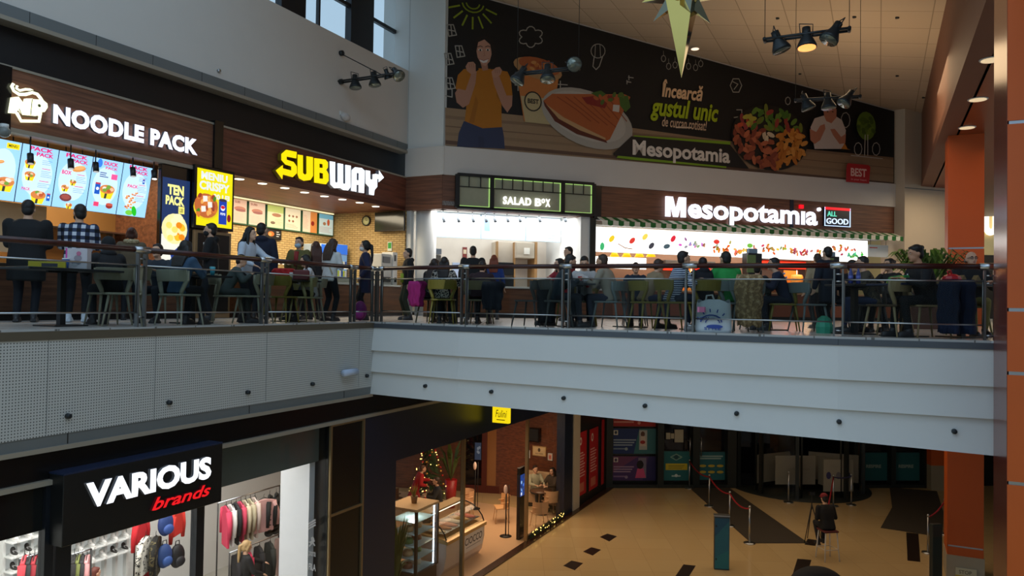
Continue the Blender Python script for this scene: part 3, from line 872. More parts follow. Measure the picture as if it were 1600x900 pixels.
# TEN PACK and MENIU CRISPY displays
x0, x1 = 3.22, 3.86
t = fthing(UL, 'menu_screen', 'tall dark blue lit display with pale yellow letters and fried food', 'menu screen', 3.54, .06, 7.7)
off = (3.54, .06, 7.7)
mb = MB(off); mb.box(x0 - .03, 4.0, .02, .12, 7.2, 9.2); mb.build('bezel', [M_black], t, .01)
a = Art(.02 - .06, .0006, 1.0); a.tr = lambda p: (p[0] - 3.54, p[1] - 7.7)
W_, H_ = .64, 1.6; X, Z = x0, 7.35
a.rect(X, Z, X + W_, Z + H_, (30, 52, 96)); a.text('TEN', X + .12, X + .5, Z + 1.28, Z + 1.48, (252, 246, 150), .05); a.text('PACK', X + .08, X + .52, Z + 1.08, Z + 1.26, (252, 246, 150), .05)
a.rect(X + .38, Z + .93, X + .52, Z + 1.07, (250, 240, 120)); a.text('LEI', X + .41, X + .49, Z + .96, Z + 1.03, (60, 60, 40), .02)
a.poly([(X, Z + .5), (X + .55, Z + .55), (X + .5, Z), (X, Z)], (244, 240, 225)); a.ell(X + .3, Z + .62, .3, .3, (250, 236, 170))
rr = random.Random(3)
for k in range(16): a.ell(X + rr.uniform(.06, .52), Z + rr.uniform(.42, .9), .075, .065, rr.choice([(255, 190, 40), (240, 140, 20), (255, 225, 110), (250, 240, 190)]), 9)
a.poly([(X + .2, Z + .12), (X + .42, Z + .3), (X + .36, Z + .1), (X + .24, Z)], (30, 60, 140)); a.poly([(X + .46, Z + .3), (X + .56, Z + .4), (X + .5, Z), (X + .4, Z)], (250, 225, 40))
a.build('display', t)
x0, x1 = 3.93, 4.85
t = fthing(UL, 'menu_screen', 'bright yellow lit display with a food bowl and blue drink can', 'menu screen', 4.39, -.02, 8.1)
off = (4.39, -.02, 8.1)
mb = MB(off); mb.box(x0 - .06, x1 + .05, -.1, -.02, 8.03, 9.3); mb.build('bezel', [M_black], t, .01)
a = Art(-.1 + .02, .0006, 1.0); a.tr = lambda p: (p[0] - 4.39, p[1] - 8.1)
a.rect(x0, 8.09, x1, 9.24, (240, 226, 8)); a.text('MENIU', x0 + .1, x0 + .78, 9.03, 9.19, (226, 232, 236), .04); a.text('CRISPY', x0 + .06, x0 + .84, 8.82, 9.0, (226, 232, 236), .04); a.text('20 LEI', x0 + .42, x0 + .84, 8.66, 8.77, (226, 232, 236), .04)
a.ell(x0 + .24, 8.45, .32, .24, (228, 200, 30)); a.ell(x0 + .24, 8.5, .3, .25, (190, 100, 50))
for k in range(22): a.ell(x0 + .22 + rr.uniform(-.2, .24), 8.5 + rr.uniform(-.2, .2), .06, .04, rr.choice([(214, 120, 50), (160, 70, 40), (235, 170, 90), (70, 130, 40), (150, 60, 40)]), 8, rot=rr.uniform(0, 180))
for px_, pz_ in ((.2, 8.63), (.16, 8.42), (.32, 8.52)): a.poly([(x0 + px_ - .05, pz_ - .06), (x0 + px_ + .06, pz_ - .04), (x0 + px_ + .05, pz_ + .07), (x0 + px_ - .06, pz_ + .06)], (240, 236, 226))
a.rect(x0 + .55, 8.16, x0 + .76, 8.66, (24, 60, 170)); a.ell(x0 + .655, 8.66, .105, .03, (60, 50, 60)); a.ell(x0 + .655, 8.5, .06, .06, (235, 240, 250)); a.ell(x0 + .655, 8.515, .055, .035, (210, 30, 50)); a.text('PEPSI', x0 + .59, x0 + .72, 8.35, 8.4, (235, 240, 250), .03)
a.ell(x0 + .82, 8.3, .05, .08, (130, 20, 30))
a.build('display', t)
t = fthing(UL, 'fridge', 'tall black cabinet under the bright yellow display', 'cabinet', 4.4, .0, UF)
mb = MB((4.4, 0, UF)); mb.box(3.95, 4.9, -.05, .09, UF, 8.0); mb.build('body', [mat((150, 120, 84), .5)], t, .01)
mb = MB((4.4, 0, UF)); mb.box(4.02, 4.83, -.07, -.05, UF + .1, 7.94); mb.build('door', [M_black], t, .005)
# ------------------------------------------------------------------ sandwich shop
px6 = [(250, 345), (350, 460), (465, 575), (577, 682), (687, 785), (790, 885)]
sub_l = ['pink toned sandwich menu board at the left end of the row', 'pink toned sandwich menu board, second from the left', 'sandwich menu board with a green top, third from the left', 'cream sandwich menu board with small sandwich squares', 'orange and cream sandwich menu board with a red round badge', 'pale blue sandwich menu board at the right end of the row']
for i, (a0, a1) in enumerate(px6):
    xa = 300 + a0 / 4; xb = 300 + a1 / 4
    s0, _ = UL.px(xa, 330, 2.58); s1, _ = UL.px(xb, 330, 2.58)
    t = fthing(UL, 'menu_board', sub_l[i], 'menu board', (s0 + s1) / 2, 2.6, 8.57, 'sandwich menu boards in a row')
    w = s1 - s0
    mb = MB(); mb.box(-w / 2, w / 2, -.03, .035, 0, .66); mb.build('frame', [mat((38, 92, 64), .5)], t, .006)
    a = Art(-.031, .0006, .62); h = .66
    bg = [(236, 190, 160), (236, 196, 168), (232, 220, 170), (244, 226, 190), (244, 214, 180), (206, 222, 214)][i]
    a.rect(-w / 2 + .03, .03, w / 2 - .03, h - .03, bg)
    if i < 2: a.ell(0, .4, .2, .06, (190, 110, 80)); a.ell(.02, .36, .18, .035, (150, 70, 60)); a.text('SUBS', -w / 2 + .08, 0, .54, .6, (160, 80, 60), .02); lines(a, -w / 2 + .06, w / 2 - .06, .26, 6, .035, (170, 150, 130))
    if i == 2: a.rect(-w / 2 + .03, .45, w / 2 - .03, h - .03, (196, 206, 110)); a.ell(.04, .38, .18, .05, (176, 110, 70)); a.ell(-.1, .16, .09, .04, (120, 90, 60)); lines(a, -.02, w / 2 - .06, .26, 5, .035, (160, 150, 120))
    if i == 3:
        for k in range(5): a.ell(-.15 + (k % 3) * .15, .42 - (k // 3) * .14, .05, .04, (150, 90, 50), 4)
        lines(a, -w / 2 + .06, w / 2 - .08, .18, 4, .03, (120, 130, 90))
    if i == 4: a.rect(.02, .03, w / 2 - .03, h - .03, (226, 140, 70)); a.ell(.12, .3, .07, .07, (150, 40, 30)); lines(a, -w / 2 + .05, -.02, .5, 10, .04, (190, 110, 90))
    if i == 5: a.rect(-w / 2 + .03, .5, w / 2 - .03, h - .03, (120, 180, 200)); a.ell(.1, .4, .06, .1, (200, 90, 50)); a.ell(-.08, .35, .07, .05, (170, 120, 80)); lines(a, -w / 2 + .05, w / 2 - .08, .24, 5, .035, (190, 90, 70))
    a.build('print', t)
t = fthing(UL, 'menu_board', 'small black menu board with orange sandwiches under the row', 'menu board', 9.0, 2.6, 8.3)
s0, z0 = UL.px(414, 373, 2.6); s1, _ = UL.px(439, 373, 2.6); z1 = UL.px(414, 357, 2.6)[1]
t.location = UL.w((s0 + s1) / 2, 2.6, z0); w = s1 - s0; h = z1 - z0
mb = MB(); mb.box(-w / 2, w / 2, -.02, .035, 0, h); mb.build('frame', [M_black], t, .004)
a = Art(-.021, .0006, .6); a.rect(-w / 2 + .02, .02, w / 2 - .02, h - .02, (24, 18, 14)); a.ell(-.1, h * .55, .12, .07, (210, 110, 40)); a.ell(-.14, h * .5, .06, .05, (236, 160, 80)); lines(a, .1, w / 2 - .06, h * .75, 3, .06, (230, 224, 214), .02); a.build('print', t)
t = fthing(UL, 'light_strip', 'long lit strip lamp above the sandwich menu boards', 'lamp', 9, 2.45, 9.24)
mb = MB((9, 2.45, 9.24)); mb.box(5.2, 11.2, 2.4, 2.62, 9.2, 9.26); mb.build('housing', [mat((200, 190, 160), .5)], t)
mb = MB((9, 2.45, 9.24)); mb.box(5.2, 11.2, 2.38, 2.4, 9.205, 9.235); mb.build('tube', [emat((255, 240, 190), 1.1)], t)
for k in range(8):
    p = G([374, 410, 445, 476, 507, 535, 562, 587][k], [279, 286, 293, 300, 306, 311, 316, 322][k], 9.265)
    t = thing('downlight', 'round lit downlight in the soffit over the sandwich counter', 'downlight', p, 0, 'downlights over the sandwich counter')
    mb = MB(); mb.lathe([(.115, -.012), (.12, 0)], 20); mb.build('rim', [M_white], t)
    mb = MB(); mb.lathe([(.1, -.018), (.1, -.0125)], 20); mb.build('lens', [emat((255, 246, 225), 3.0)], t)
# clock
p = UL.px
EWs = Fr(tuple(UL.w(11.46, 0, 0))[:2], AL - 90)   # the brick side wall; local x runs to the right, y into it
cx, cz = EWs.px(572, 345, -.04)
t = fthing(EWs, 'wall_clock', 'round black rimmed clock on the tan brick wall', 'clock', cx, -.005, cz)
mb = MB(); mb.xf = Matrix.Rotation(math.pi / 2, 4, 'X'); mb.lathe([(.15, 0), (.15, .05), (.125, .055), (.125, .03), (.0, .03)], 28); mb.build('rim', [M_blackm], t)
mb = MB(); mb.xf = Matrix.Rotation(math.pi / 2, 4, 'X'); mb.lathe([(.124, .031), (.124, .036)], 28); mb.build('face', [mat((206, 206, 150), .5)], t)
mb = MB(); mb.prism([(-.006, 0), (.006, 0), (.004, .09), (-.004, .09)], -.045, -.042); mb.prism([(0, -.006), (.07, .02), (.07, .028), (0, .006)], -.045, -.042); mb.build('hands', [M_blackm], t)
# television
x0, z0 = EWs.px(585, 362, -.2); x1, z1 = EWs.px(632, 331, -.2); z1 = EWs.px(586, 332, -.2)[1]
t = fthing(EWs, 'television', 'dark flat television on the brick wall by the white column', 'television', (x0 + x1) / 2, -.01, z0); off = ((x0 + x1) / 2, -.01, z0)
mb = MB(off); mb.box(x0, x1, -.2, -.14, z0, z1); mb.build('body', [M_black], t, .008)
mb = MB(off); mb.box(x0 + .02, x1 - .02, -.203, -.2, z0 + .03, z1 - .02); mb.build('screen', [mat((34, 38, 32), .12)], t)
mb = MB(off); mb.box((x0 + x1) / 2 - .08, (x0 + x1) / 2 + .08, -.14, -.012, z0 + .15, z0 + .35); mb.build('wall_mount', [M_blackm], t)
# sign, fridges, machines
t = fthing(EWs, 'notice', 'small green notice on the brick wall over the drink machines', 'notice', *[EWs.px(609, 386, -.01)[0], -.004, EWs.px(609, 392, -.01)[1]])
a = Art(-.012, .0006); a.rect(-.07, 0, .07, .26, (214, 220, 200)); a.rect(-.06, .07, .06, .24, (46, 150, 50)); a.build('print', t); mb = MB(); mb.box(-.075, .075, -.0115, 0, -.005, .265); mb.build('backing', [M_white], t)
for k, (xa, xb, lb) in enumerate(((503, 522, 'blue lit drinks fridge, the left one of the pair by the bricks'), (524, 545, 'blue lit drinks fridge with white rim, right one of the pair'))):
    s0 = UL.px(xa, 400, 1.85)[0]; s1 = UL.px(xb, 400, 1.85)[0]; z1 = UL.px(xa, 380, 1.85)[1]
    t = fthing(UL, 'drinks_fridge', lb, 'fridge', (s0 + s1) / 2, 2.2, UF, 'drinks fridges by the brick wall'); off = ((s0 + s1) / 2, 2.2, UF)
    mb = MB(off); mb.box(s0 + .01, s1 - .01, 1.9, 2.55, UF, z1); mb.build('body', [mat((170, 190, 210), .4)], t, .02)
    mb = MB(off); mb.box(s0 + .03, s1 - .03, 1.88, 1.9, z1 - .3, z1 - .02); mb.build('header', [emat((40, 110, 220), .8)], t)
    mb = MB(off); mb.box(s0 + .04, s1 - .04, 1.885, 1.9, UF + .2, z1 - .32); mb.build('door', [emat((120, 170, 220), .5)], t)
    mb = MB(off)
    for r_ in range(5):
        for c_ in range(6):
            x = s0 + .1 + (s1 - s0 - .2) * c_ / 5; z = UF + .3 + r_ * .27; mb.box(x - .03, x + .03, 1.87, 1.885, z, z + .18, (r_ + c_) % 3)
    mb.build('cans', [mat((30, 80, 180), .4), mat((190, 210, 60), .4), mat((220, 230, 240), .4)], t)
def counter(name, label, fr, x0, x1, y0, y1, ztop, front, top):
    t = fthing(fr, name, label, 'counter', (x0 + x1) / 2, (y0 + y1) / 2, UF); off = ((x0 + x1) / 2, (y0 + y1) / 2, UF)
    mb = MB(off); mb.box(x0, x1, y0, y1, UF + .1, ztop - .05); mb.build('front_panel', [front], t)
    mb = MB(off); mb.box(x0 - .02, x1 + .02, y0 - .05, y1 + .02, ztop - .05, ztop); mb.build('worktop', [top], t, .006)
    mb = MB(off); mb.box(x0, x1, y0 + .06, y1, UF, UF + .1); mb.build('plinth', [M_blackm], t)
    return t
M_wtop = mat((226, 226, 222), .3, 0, .03, 3)
counter('service_counter', 'brown fronted sandwich counter along the brick walled shop', UL, 5.1, 11.2, -.2, .5, UF + .86, M_lwood, M_wtop)
counter('service_counter', 'wood fronted noodle counter under the menu screens', UL, -2.5, 3.9, -.15, .55, UF + .9, M_fwood, mat((70, 60, 52), .4))
counter('service_counter', 'salad counter with white top and brown front', MF, -.6, 4.5, -1.1, -.45, UF + .86, M_lwood, M_wtop)
counter('service_counter', 'long kebab counter with brown lower front', MF, 4.8, 16.2, -1.2, -.4, UF + .86, mat((120, 64, 36), .45, 0, .1, 2), mat((190, 150, 110), .3))
t = fthing(UL, 'display_case', 'lit glass food case on the sandwich counter', 'display case', 7.8, .1, UF + .86); off = (7.8, .1, UF + .86)
mb = MB(off); mb.box(6.2, 9.2, .0, .4, UF + .865, UF + 1.0); mb.build('tray_bed', [mat((210, 206, 190), .4)], t)
mb = MB(off); mb.box(6.2, 9.2, .02, .4, UF + 1.24, UF + 1.3); mb.build('lamp_bar', [emat((255, 246, 224), 1.4)], t)
mb = MB(off); mb.box(6.2, 9.2, -.04, -.03, UF + .87, UF + 1.3); mb.build('glass', [M_glass], t)
for k, (xa, xb, yt) in enumerate(((588, 604, 396), (606, 622, 394))):
    s0 = UL.px(xa, 410, .2)[0]; s1 = UL.px(xb, 410, .2)[0]; z1 = UL.px(xa, yt, .2)[1]
    s1 = min(s1, 11.15)
    t = fthing(UL, 'drink_machine', ['grey drink machine at the end of the sandwich counter', 'white drink machine beside the boy in the black hoodie'][k], 'drink machine', (s0 + s1) / 2, .2, UF + .86); off = ((s0 + s1) / 2, .2, UF + .86)
    mb = MB(off); mb.box(s0, s1, .02, .42, UF + .865, z1); mb.build('body', [mat([(170, 170, 166), (214, 214, 210)][k], .4)], t, .02)
    mb = MB(off); mb.box(s0 + .06, s1 - .1, .0, .02, z1 - .25, z1 - .08); mb.build('panel', [mat((60, 62, 66), .3)], t)
    mb = MB(off); mb.box(s0 + .08, s1 - .08, -.01, .02, UF + .95, UF + 1.08); mb.build('spout_bay', [M_blackm], t)
# ------------------------------------------------------------------ salad shop
sx = [MF.px(x, 350, 1.5)[0] for x in (673, 752, 822, 893)]; sx[3] = min(sx[3], 4.29)
sl = ['plain white lit salad menu screen by the round column', 'white lit salad menu screen with a blue column, middle of three', 'white lit salad menu screen with blue lines, right end']
for i in range(3):
    s0, s1 = sx[i], sx[i + 1] - .02
    t = fthing(MF, 'menu_screen', sl[i], 'menu screen', (s0 + s1) / 2, 1.5, 8.63, 'salad menu screens'); off = ((s0 + s1) / 2, 1.5, 8.63)
    mb = MB(off); mb.box(s0, s1, 1.505, 1.56, 8.6, 9.36); mb.build('bezel', [mat((180, 205, 225), .4)], t)
    a = Art(.004, .0006, 1.2); a.tr = lambda p, o_=off: (p[0] - o_[0], p[1] - o_[2])
    a.rect(s0 + .02, 8.63, s1 - .02, 9.34, (250, 253, 255))
    if i == 1: a.rect(s0 + .03, 8.65, s0 + .36, 9.3, (205, 228, 250)); a.rect(s0 + .1, 8.85, s0 + .28, 9.25, (130, 180, 240)); lines(a, s0 + .1, s0 + .34, 8.78, 2, .06, (150, 190, 235), .02)
    if i == 2:
        for k in range(6): a.rect(s0 + .75, 8.68 + k * .1, s0 + 1.0, 8.73 + k * .1, (160, 205, 235))
    a.build('display', t)
t = fthing(MF, 'light_track', 'white ceiling track with small black spots above the salad screens', 'spotlight', 2.2, .9, 9.33); off = (2.2, .9, 9.33)
mb = MB(off); mb.box(.2, 4.2, .88, .92, 9.345, 9.38); mb.build('rail', [M_white], t)
for x in (692, 715, 738, 758, 772, 792, 811, 842, 882):
    s_, z_ = MF.px(x, 343, .9)
    mb = MB(off); mb.tube([(s_, .9, 9.345), (s_, .9, z_ + .06)], .014, 6); mb.tube([(s_, .9, z_ + .07), (s_ + .03, .84, z_ - .08)], .045, 10); mb.build('spot_head', [mat((90, 100, 110), .5)], t)
def sbox(fr, name, label, cat, xa, xb, yt, yb, dy, dep, parts):
    """boxy appliance seen at picture columns xa..xb; parts: list of (name, material, rel box)"""
    s0 = fr.px(xa, yt, dy)[0]; s1 = fr.px(xb, yt, dy)[0]; z1 = fr.px(xa, yt, dy)[1]; z0 = yb if yb < 20 else fr.px(xa, yb, dy)[1]
    t = fthing(fr, name, label, cat, (s0 + s1) / 2, dy + dep / 2, z0)
    w, h = s1 - s0, z1 - z0
    for nm, m, (a, b, c, d, e, f) in parts:
        mb = MB(); mb.box(-w / 2 + a * w, -w / 2 + b * w, -dep / 2 + c * dep, -dep / 2 + d * dep, e * h, f * h); mb.build(nm, [m] if not isinstance(m, list) else m, t, .006)
    return t
M_beige = mat((186, 174, 156), .5)
sbox(MF, 'cabinet', 'tall beige oven cabinet with a niche of black ovens behind the salad counter', 'cabinet', 777, 806, 377, UF, 2.2, .58, [('carcass', M_beige, (0, 1, .3, 1, 0, 1)), ('side_panel', mat((150, 112, 66), .5), (0, .06, 0, .3, 0, 1)), ('side_panel', mat((150, 112, 66), .5), (.94, 1, 0, .3, 0, 1)), ('oven', M_black, (.08, .92, .05, .3, .55, .72)), ('oven', M_black, (.08, .92, .05, .3, .34, .52))])
sbox(MF, 'cabinet', 'beige wall cabinet with a small framed picture behind the salad counter', 'cabinet', 806, 836, 378, 403, 2.1, .68, [('carcass', M_beige, (0, 1, .06, 1, 0, 1)), ('door', mat((176, 164, 146), .45), (.02, .98, 0, .06, .03, .97)), ('picture', mat((226, 222, 210), .5), (.42, .72, -.04, 0, .25, .65))])
sbox(MF, 'niche_shelf', 'wood edged wall panel right of the beige cabinets', 'panel', 836, 840, 378, UF, 2.1, .68, [('panel', mat((150, 112, 66), .5), (0, 1, 0, 1, 0, 1))])
sbox(MF, 'grill', 'steel contact grill on the salad shop back counter', 'grill', 672, 690, 388, 408, 2.0, .5, [('lid', M_steel, (0, 1, 0, 1, .55, 1)), ('base', mat((90, 88, 84), .4, .6), (.02, .98, .05, 1, 0, .5))])
sbox(MF, 'poster', 'small dark red food poster on the marble wall', 'poster', 723, 730, 386, 405, 2.76, .03, [('print', mat((120, 46, 40), .5), (0, 1, 0, 1, 0, 1)), ('picture', mat((206, 190, 160), .5), (.15, .85, -.1, 0, .45, .8))])
sbox(MF, 'till', 'pale till screen on the salad counter behind the standing man', 'till', 707, 719, 410, UF + .862, -.7, .2, [('screen', emat((190, 205, 230), .6), (.05, .95, 0, .15, .2, 1)), ('body', M_white, (0, 1, .15, .5, 0, 1))])
counter('back_counter', 'low back counter under the bottles in the salad shop', MF, -.6, 1.6, 1.9, 2.7, UF + .95, M_beige, M_wtop)
for k, (x, c, lb) in enumerate(((693, (60, 30, 30), 'dark red bottle on the salad shop back counter'), (697, (50, 110, 40), 'green bottle on the salad shop back counter'), (703, (220, 120, 30), 'orange bottle on the salad shop back counter'))):
    s_ = MF.px(x, 400, 2.2)[0]
    o = MB(); o.lathe([(.001, .34), (.018, .34), (.018, .24), (.04, .19), (.04, 0)], 12); o = o.build('bottle', [mat(c, .2)], None, 0, MF.w(s_, 2.2, UF + .952)); tag(o, lb, 'bottle', 'bottles on the salad back counter')
# ------------------------------------------------------------------ kebab shop: lit menu, awning, kitchen
x0 = 4.79; x1 = 15.85; z0, z1 = 8.28, 9.06
t = fthing(MF, 'menu_lightbox', 'long glaring white kebab menu panel under the striped awning', 'menu board', 10.3, .6, z0); off = (10.3, .6, z0)
mb = MB(off); mb.box(x0, x1, .61, .75, z0, z1); mb.build('housing', [M_white], t)
a = Art(.008, .0005, 1.9); a.tr = lambda p: (p[0] - 10.3, p[1] - 8.28)
a.rect(x0, z0, x1, z1, (255, 254, 250))
a.emit = 1.0
rr = random.Random(11)
def P(x, y): return MF.px(x, y, .6)
for x, y, c in ((924, 382, (90, 90, 100)), (956, 373, (240, 205, 40)), (941, 385, (60, 180, 110)), (988, 376, (220, 60, 50)), (1008, 370, (240, 215, 90)), (1052, 373, (220, 40, 60)), (1042, 385, (70, 90, 100)), (1018, 384, (60, 60, 70))):
    s_, z_ = P(x, y); a.ell(s_, z_, .13, .08, c, 9, rot=rr.uniform(0, 90))
s_, z_ = P(966, 381); e_, f_ = P(988, 389); a.line([(s_, z_), ((s_ + e_) / 2, (z_ + f_) / 2 - .05), (e_, f_)], .03, (150, 100, 60))
for x, y, c in ((1085, 382, (190, 140, 170)), (1125, 390, (206, 120, 50)), (1157, 391, (220, 160, 70)), (1200, 388, (190, 120, 70)), (1230, 390, (220, 160, 60)), (1252, 395, (190, 100, 70)), (1285, 396, (200, 140, 80)), (1312, 389, (220, 100, 60)), (1338, 398, (100, 160, 100))):
    s_, z_ = P(x, y)
    for k in range(14): a.ell(s_ + rr.gauss(0, .26), z_ + rr.gauss(0, .07), .075, .045, tuple(min(255, max(0, v + rr.randint(-50, 40))) for v in c), 7, rot=rr.uniform(0, 180))
for x, y in ((1118, 378), (1170, 384)): s_, z_ = P(x, y); a.ell(s_, z_, .12, .08, (226, 60, 50) if x < 1130 else (120, 190, 70), 10)
mb = a.mb
o = a.build('display', t)
# awning
M_aw = stripes('awning_cloth', (226, 226, 212), (38, 112, 52), .36, .5, 0, .8)
t = fthing(MF, 'awning', 'green and white striped awning over the kebab menu', 'awning', 10.7, -.2, 9.0); off = (10.7, -.2, 9.0)
xa, xb = MF.px(940, 350, -.35)[0], 16.5
mb = MB(off); mb.add([(xa, -.02, 9.3), (xb, -.02, 9.3), (xb, -.38, 9.16), (xa, -.38, 9.16), (xa, -.02, 9.27), (xb, -.02, 9.27), (xb, -.38, 9.13), (xa, -.38, 9.13)], [(0, 1, 2, 3), (7, 6, 5, 4), (0, 3, 7, 4), (1, 5, 6, 2), (0, 4, 5, 1)])
mb.build('canopy', [M_aw], t)
mb = MB(off); n = 64; w_ = (xb - xa) / n
for k in range(n):
    c = xa + w_ * (k + .5)
    mb.prism([(c - w_ / 2, 9.155), (c + w_ / 2, 9.155), (c + w_ / 2, 9.04), (c + w_ * .3, 9.01), (c, 9.0), (c - w_ * .3, 9.01), (c - w_ / 2, 9.04)], -.39, -.38, k % 2)
mb.build('valance', [mat((226, 226, 212), .8), mat((38, 112, 52), .8)], t)
# kitchen behind the kebab counter
sbox(MF, 'menu_lightbox', 'plain white lit panel low behind the kebab counter, left end', 'menu board', 918, 1010, 400, 418, 1.6, .06, [('display', emat((255, 252, 244), 2.2), (0, 1, 0, .9, 0, 1)), ('housing', M_white, (0, 1, .9, 1.2, 0, 1))])
for k, x in enumerate((960, 979, 999, 1017)):
    s_, z_ = MF.px(x, 397, 1.0)
    t = fthing(MF, 'pendant_lamp', 'yellow glowing pendant lamp behind the kebab counter', 'lamp', s_, 1.0, z_, 'yellow pendant lamps over the kebab counter')
    mb = MB(); mb.lathe([(.05, .1), (.16, -.09), (.155, -.09), (.04, .095)], 14); mb.build('lamp_shade', [emat((250, 180, 20), 1.3)], t)
    mb = MB(); mb.tube([(0, 0, .1), (0, 0, 9.09 - z_)], .008, 6); mb.build('cord', [M_blackm], t)
for k, (xa, xb, yt, yb, lb) in enumerate(((1040, 1118, 412, 418, 'dim red heat strip of the kebab grill beside the striped shirt'), (1196, 1268, 402, 411, 'bright red heat strip of the kebab grill right of the black stand'))):
    sbox(MF, 'grill', lb, 'grill', xa, xb, yt - 6, 8.28 - .85, 1.75, .4, [('hood', mat((90, 84, 80), .4, .6), (0, 1, 0, 1, .8, 1)), ('back', mat((60, 40, 34), .5), (0, 1, .8, 1, 0, .8)), ('heater', emat((255, 50, 24), 1.6 if k else .9), (.02, .98, .6, .7, .55, .78)), ('shelf', M_steel, (0, 1, 0, 1, 0, .06))])
for x, lb in ((1245, 'golden lit doner spit behind the kebab counter'), (1080, 'doner spit glowing orange behind the striped shirt')):
    s_, z_ = MF.px(x, 425, 1.5)
    t = fthing(MF, 'doner_spit', lb, 'doner spit', s_, 1.5, UF + .8)
    mb = MB(); mb.lathe([(.02, 0), (.13, .08), (.2, .4), (.22, .7), (.18, .78), (.02, .8)], 16); mb.build('meat', [mat((226, 140, 50), .6, 0, .25, 14, .6)], t)
    mb = MB(); mb.tube([(0, 0, -.05), (0, 0, .95)], .015, 8); mb.build('rod', [M_steel], t)
    mb = MB(); mb.box(-.3, .3, .3, .34, -.05, .95); mb.build('burner', [emat((255, 130, 40), .8)], t)
    lamp('spit_lamp', 'POINT', MF.w(s_, 1.0, UF + 1.6), 8, (1, .55, .2), .1)
for k, (xa, xb, yt, yb, lb) in enumerate(((1168, 1192, 395, 440, 'black display stand with a green poster on the kebab counter, taller one'), (1292, 1313, 400, 425, 'black display stand with a green poster near the right rail sleeve'))):
    sbox(MF, 'display_stand', lb, 'display stand', xa, xb, yt, UF + .865, -1.0, .35, [('body', M_black, (.1, 1, .1, 1, 0, 1)), ('poster', mat((96, 130, 84), .4), (0, .55, 0, .1, .5, .95)), ('topper', mat((110, 150, 190), .4), (.2, .75, .2, .6, 1.001, 1.12))])
sbox(MF, 'hanging_sign', 'white rectangular sign with a red line hanging right of the kebab menu', 'sign', 1357, 1388, 382, 401, .1, .03, [('board', mat((214, 226, 236), .5), (0, 1, 0, 1, 0, 1)), ('red_line', mat((200, 60, 50), .5), (.05, .45, -.05, 0, .72, .8)), ('cord', M_blackm, (.1, .12, .3, .6, 1, 2.1)), ('cord', M_blackm, (.88, .9, .3, .6, 1, 2.1))])
# ------------------------------------------------------------------ BANNER
t = fthing(MF, 'banner', 'huge dark food advertising banner filling the wall under the roof', 'banner', 8, 0, 11.06); boff = (8, 0, 11.06)
def ctop(s_):
    p = MF.w(s_, 0, 0); d = p - LF.p; n_ = -d.dot(LF.n); return zc(n_) - .06
mb = MB(boff); mb.prism([(.08, 11.08), (16.4, 11.08), (16.4, ctop(16.4)), (.08, ctop(.08))], -.03, .019, 0); mb.build('cloth', [mat((9, 11, 15), .6, 0, .1, 3)], t)
a = Art(-.031, .0004); a.dim = .86; a.tr = lambda p: (p[0] - 8, p[1] - 11.06)
B = lambda x, y: MF.px(x, y, -.03)
BP = lambda pts: [B(x, y) for x, y in pts]
PL_ = (170, 140, 108)
# printed wooden table
a.poly(BP([(695.5, 168), (820, 181), (960, 196), (1090, 214), (1250, 235), (1396, 250), (1396, 289), (1200, 272), (960, 251), (695.5, 227)]), PL_)
for y0, y1, c in ((180, 186, (150, 120, 92)), (196, 199, (134, 104, 80)), (206, 212, (158, 128, 98)), (219, 226, (110, 82, 64))):
    a.poly(BP([(696, y0), (960, y0 + 24), (1396, y0 + 66), (1396, y1 + 64), (960, y1 + 22), (696, y1 - 1)]), c)
# woman in a mustard shirt
def Z(pts): return BP([(690 + x * 160 / 600, y * 240 / 900) for x, y in pts])
a.poly(Z([(195, 245), (215, 215), (260, 210), (300, 225), (318, 280), (325, 350), (330, 430), (300, 440), (210, 440), (190, 380), (185, 300)]), (22, 15, 14))
a.poly(Z([(90, 860), (100, 780), (130, 710), (355, 745), (365, 800), (370, 872)]), (52, 62, 96))
a.poly(Z([(215, 800), (245, 800), (250, 866), (215, 864)]), (44, 54, 86))
a.poly(Z([(135, 710), (145, 620), (150, 560), (80, 520), (95, 440), (130, 405), (215, 400), (300, 405), (385, 420), (405, 460), (415, 560), (350, 600), (352, 745), (240, 752)]), (196, 122, 16))
a.poly(Z([(160, 720), (200, 560), (215, 600), (190, 720)]), (176, 108, 14)); a.poly(Z([(330, 470), (345, 600), (320, 560)]), (172, 106, 12))
SKN = (196, 142, 118)
a.poly(Z([(78, 545), (95, 520), (140, 530), (175, 430), (205, 425), (198, 490), (160, 610), (125, 632), (88, 600)]), SKN)
a.poly(Z([(415, 560), (380, 560), (335, 440), (298, 450), (305, 490), (355, 620), (385, 660), (412, 620)]), SKN)
a.poly(Z([(140, 390), (155, 365), (185, 362), (205, 385), (205, 428), (175, 436), (148, 415)]), (204, 150, 126)); a.poly(Z([(292, 420), (318, 396), (340, 392), (354, 412), (345, 438), (318, 456), (298, 452)]), (204, 150, 126))
for x in (160, 172, 184): a.line(Z([(x, 372), (x + 5, 396)]), .012, (160, 108, 88))
for x in (312, 324, 336): a.line(Z([(x, 408), (x + 3, 428)]), .012, (160, 108, 88))
a.poly(Z([(228, 370), (268, 370), (272, 410), (240, 416)]), (184, 130, 106))
a.poly(Z([(200, 262), (212, 236), (240, 226), (272, 236), (290, 272), (292, 320), (280, 362), (256, 388), (232, 376), (206, 330)]), (210, 158, 134))
a.poly(Z([(196, 300), (196, 250), (222, 220), (262, 214), (300, 240), (312, 300), (306, 400), (290, 410), (294, 320), (284, 262), (250, 232), (214, 248), (204, 300), (214, 360), (216, 410), (200, 420)]), (24, 16, 15))
a.poly(Z([(220, 348), (246, 356), (274, 346), (264, 366), (244, 370), (228, 362)]), (246, 240, 236)); a.line(Z([(218, 346), (246, 356), (276, 344)]), .015, (160, 60, 60))
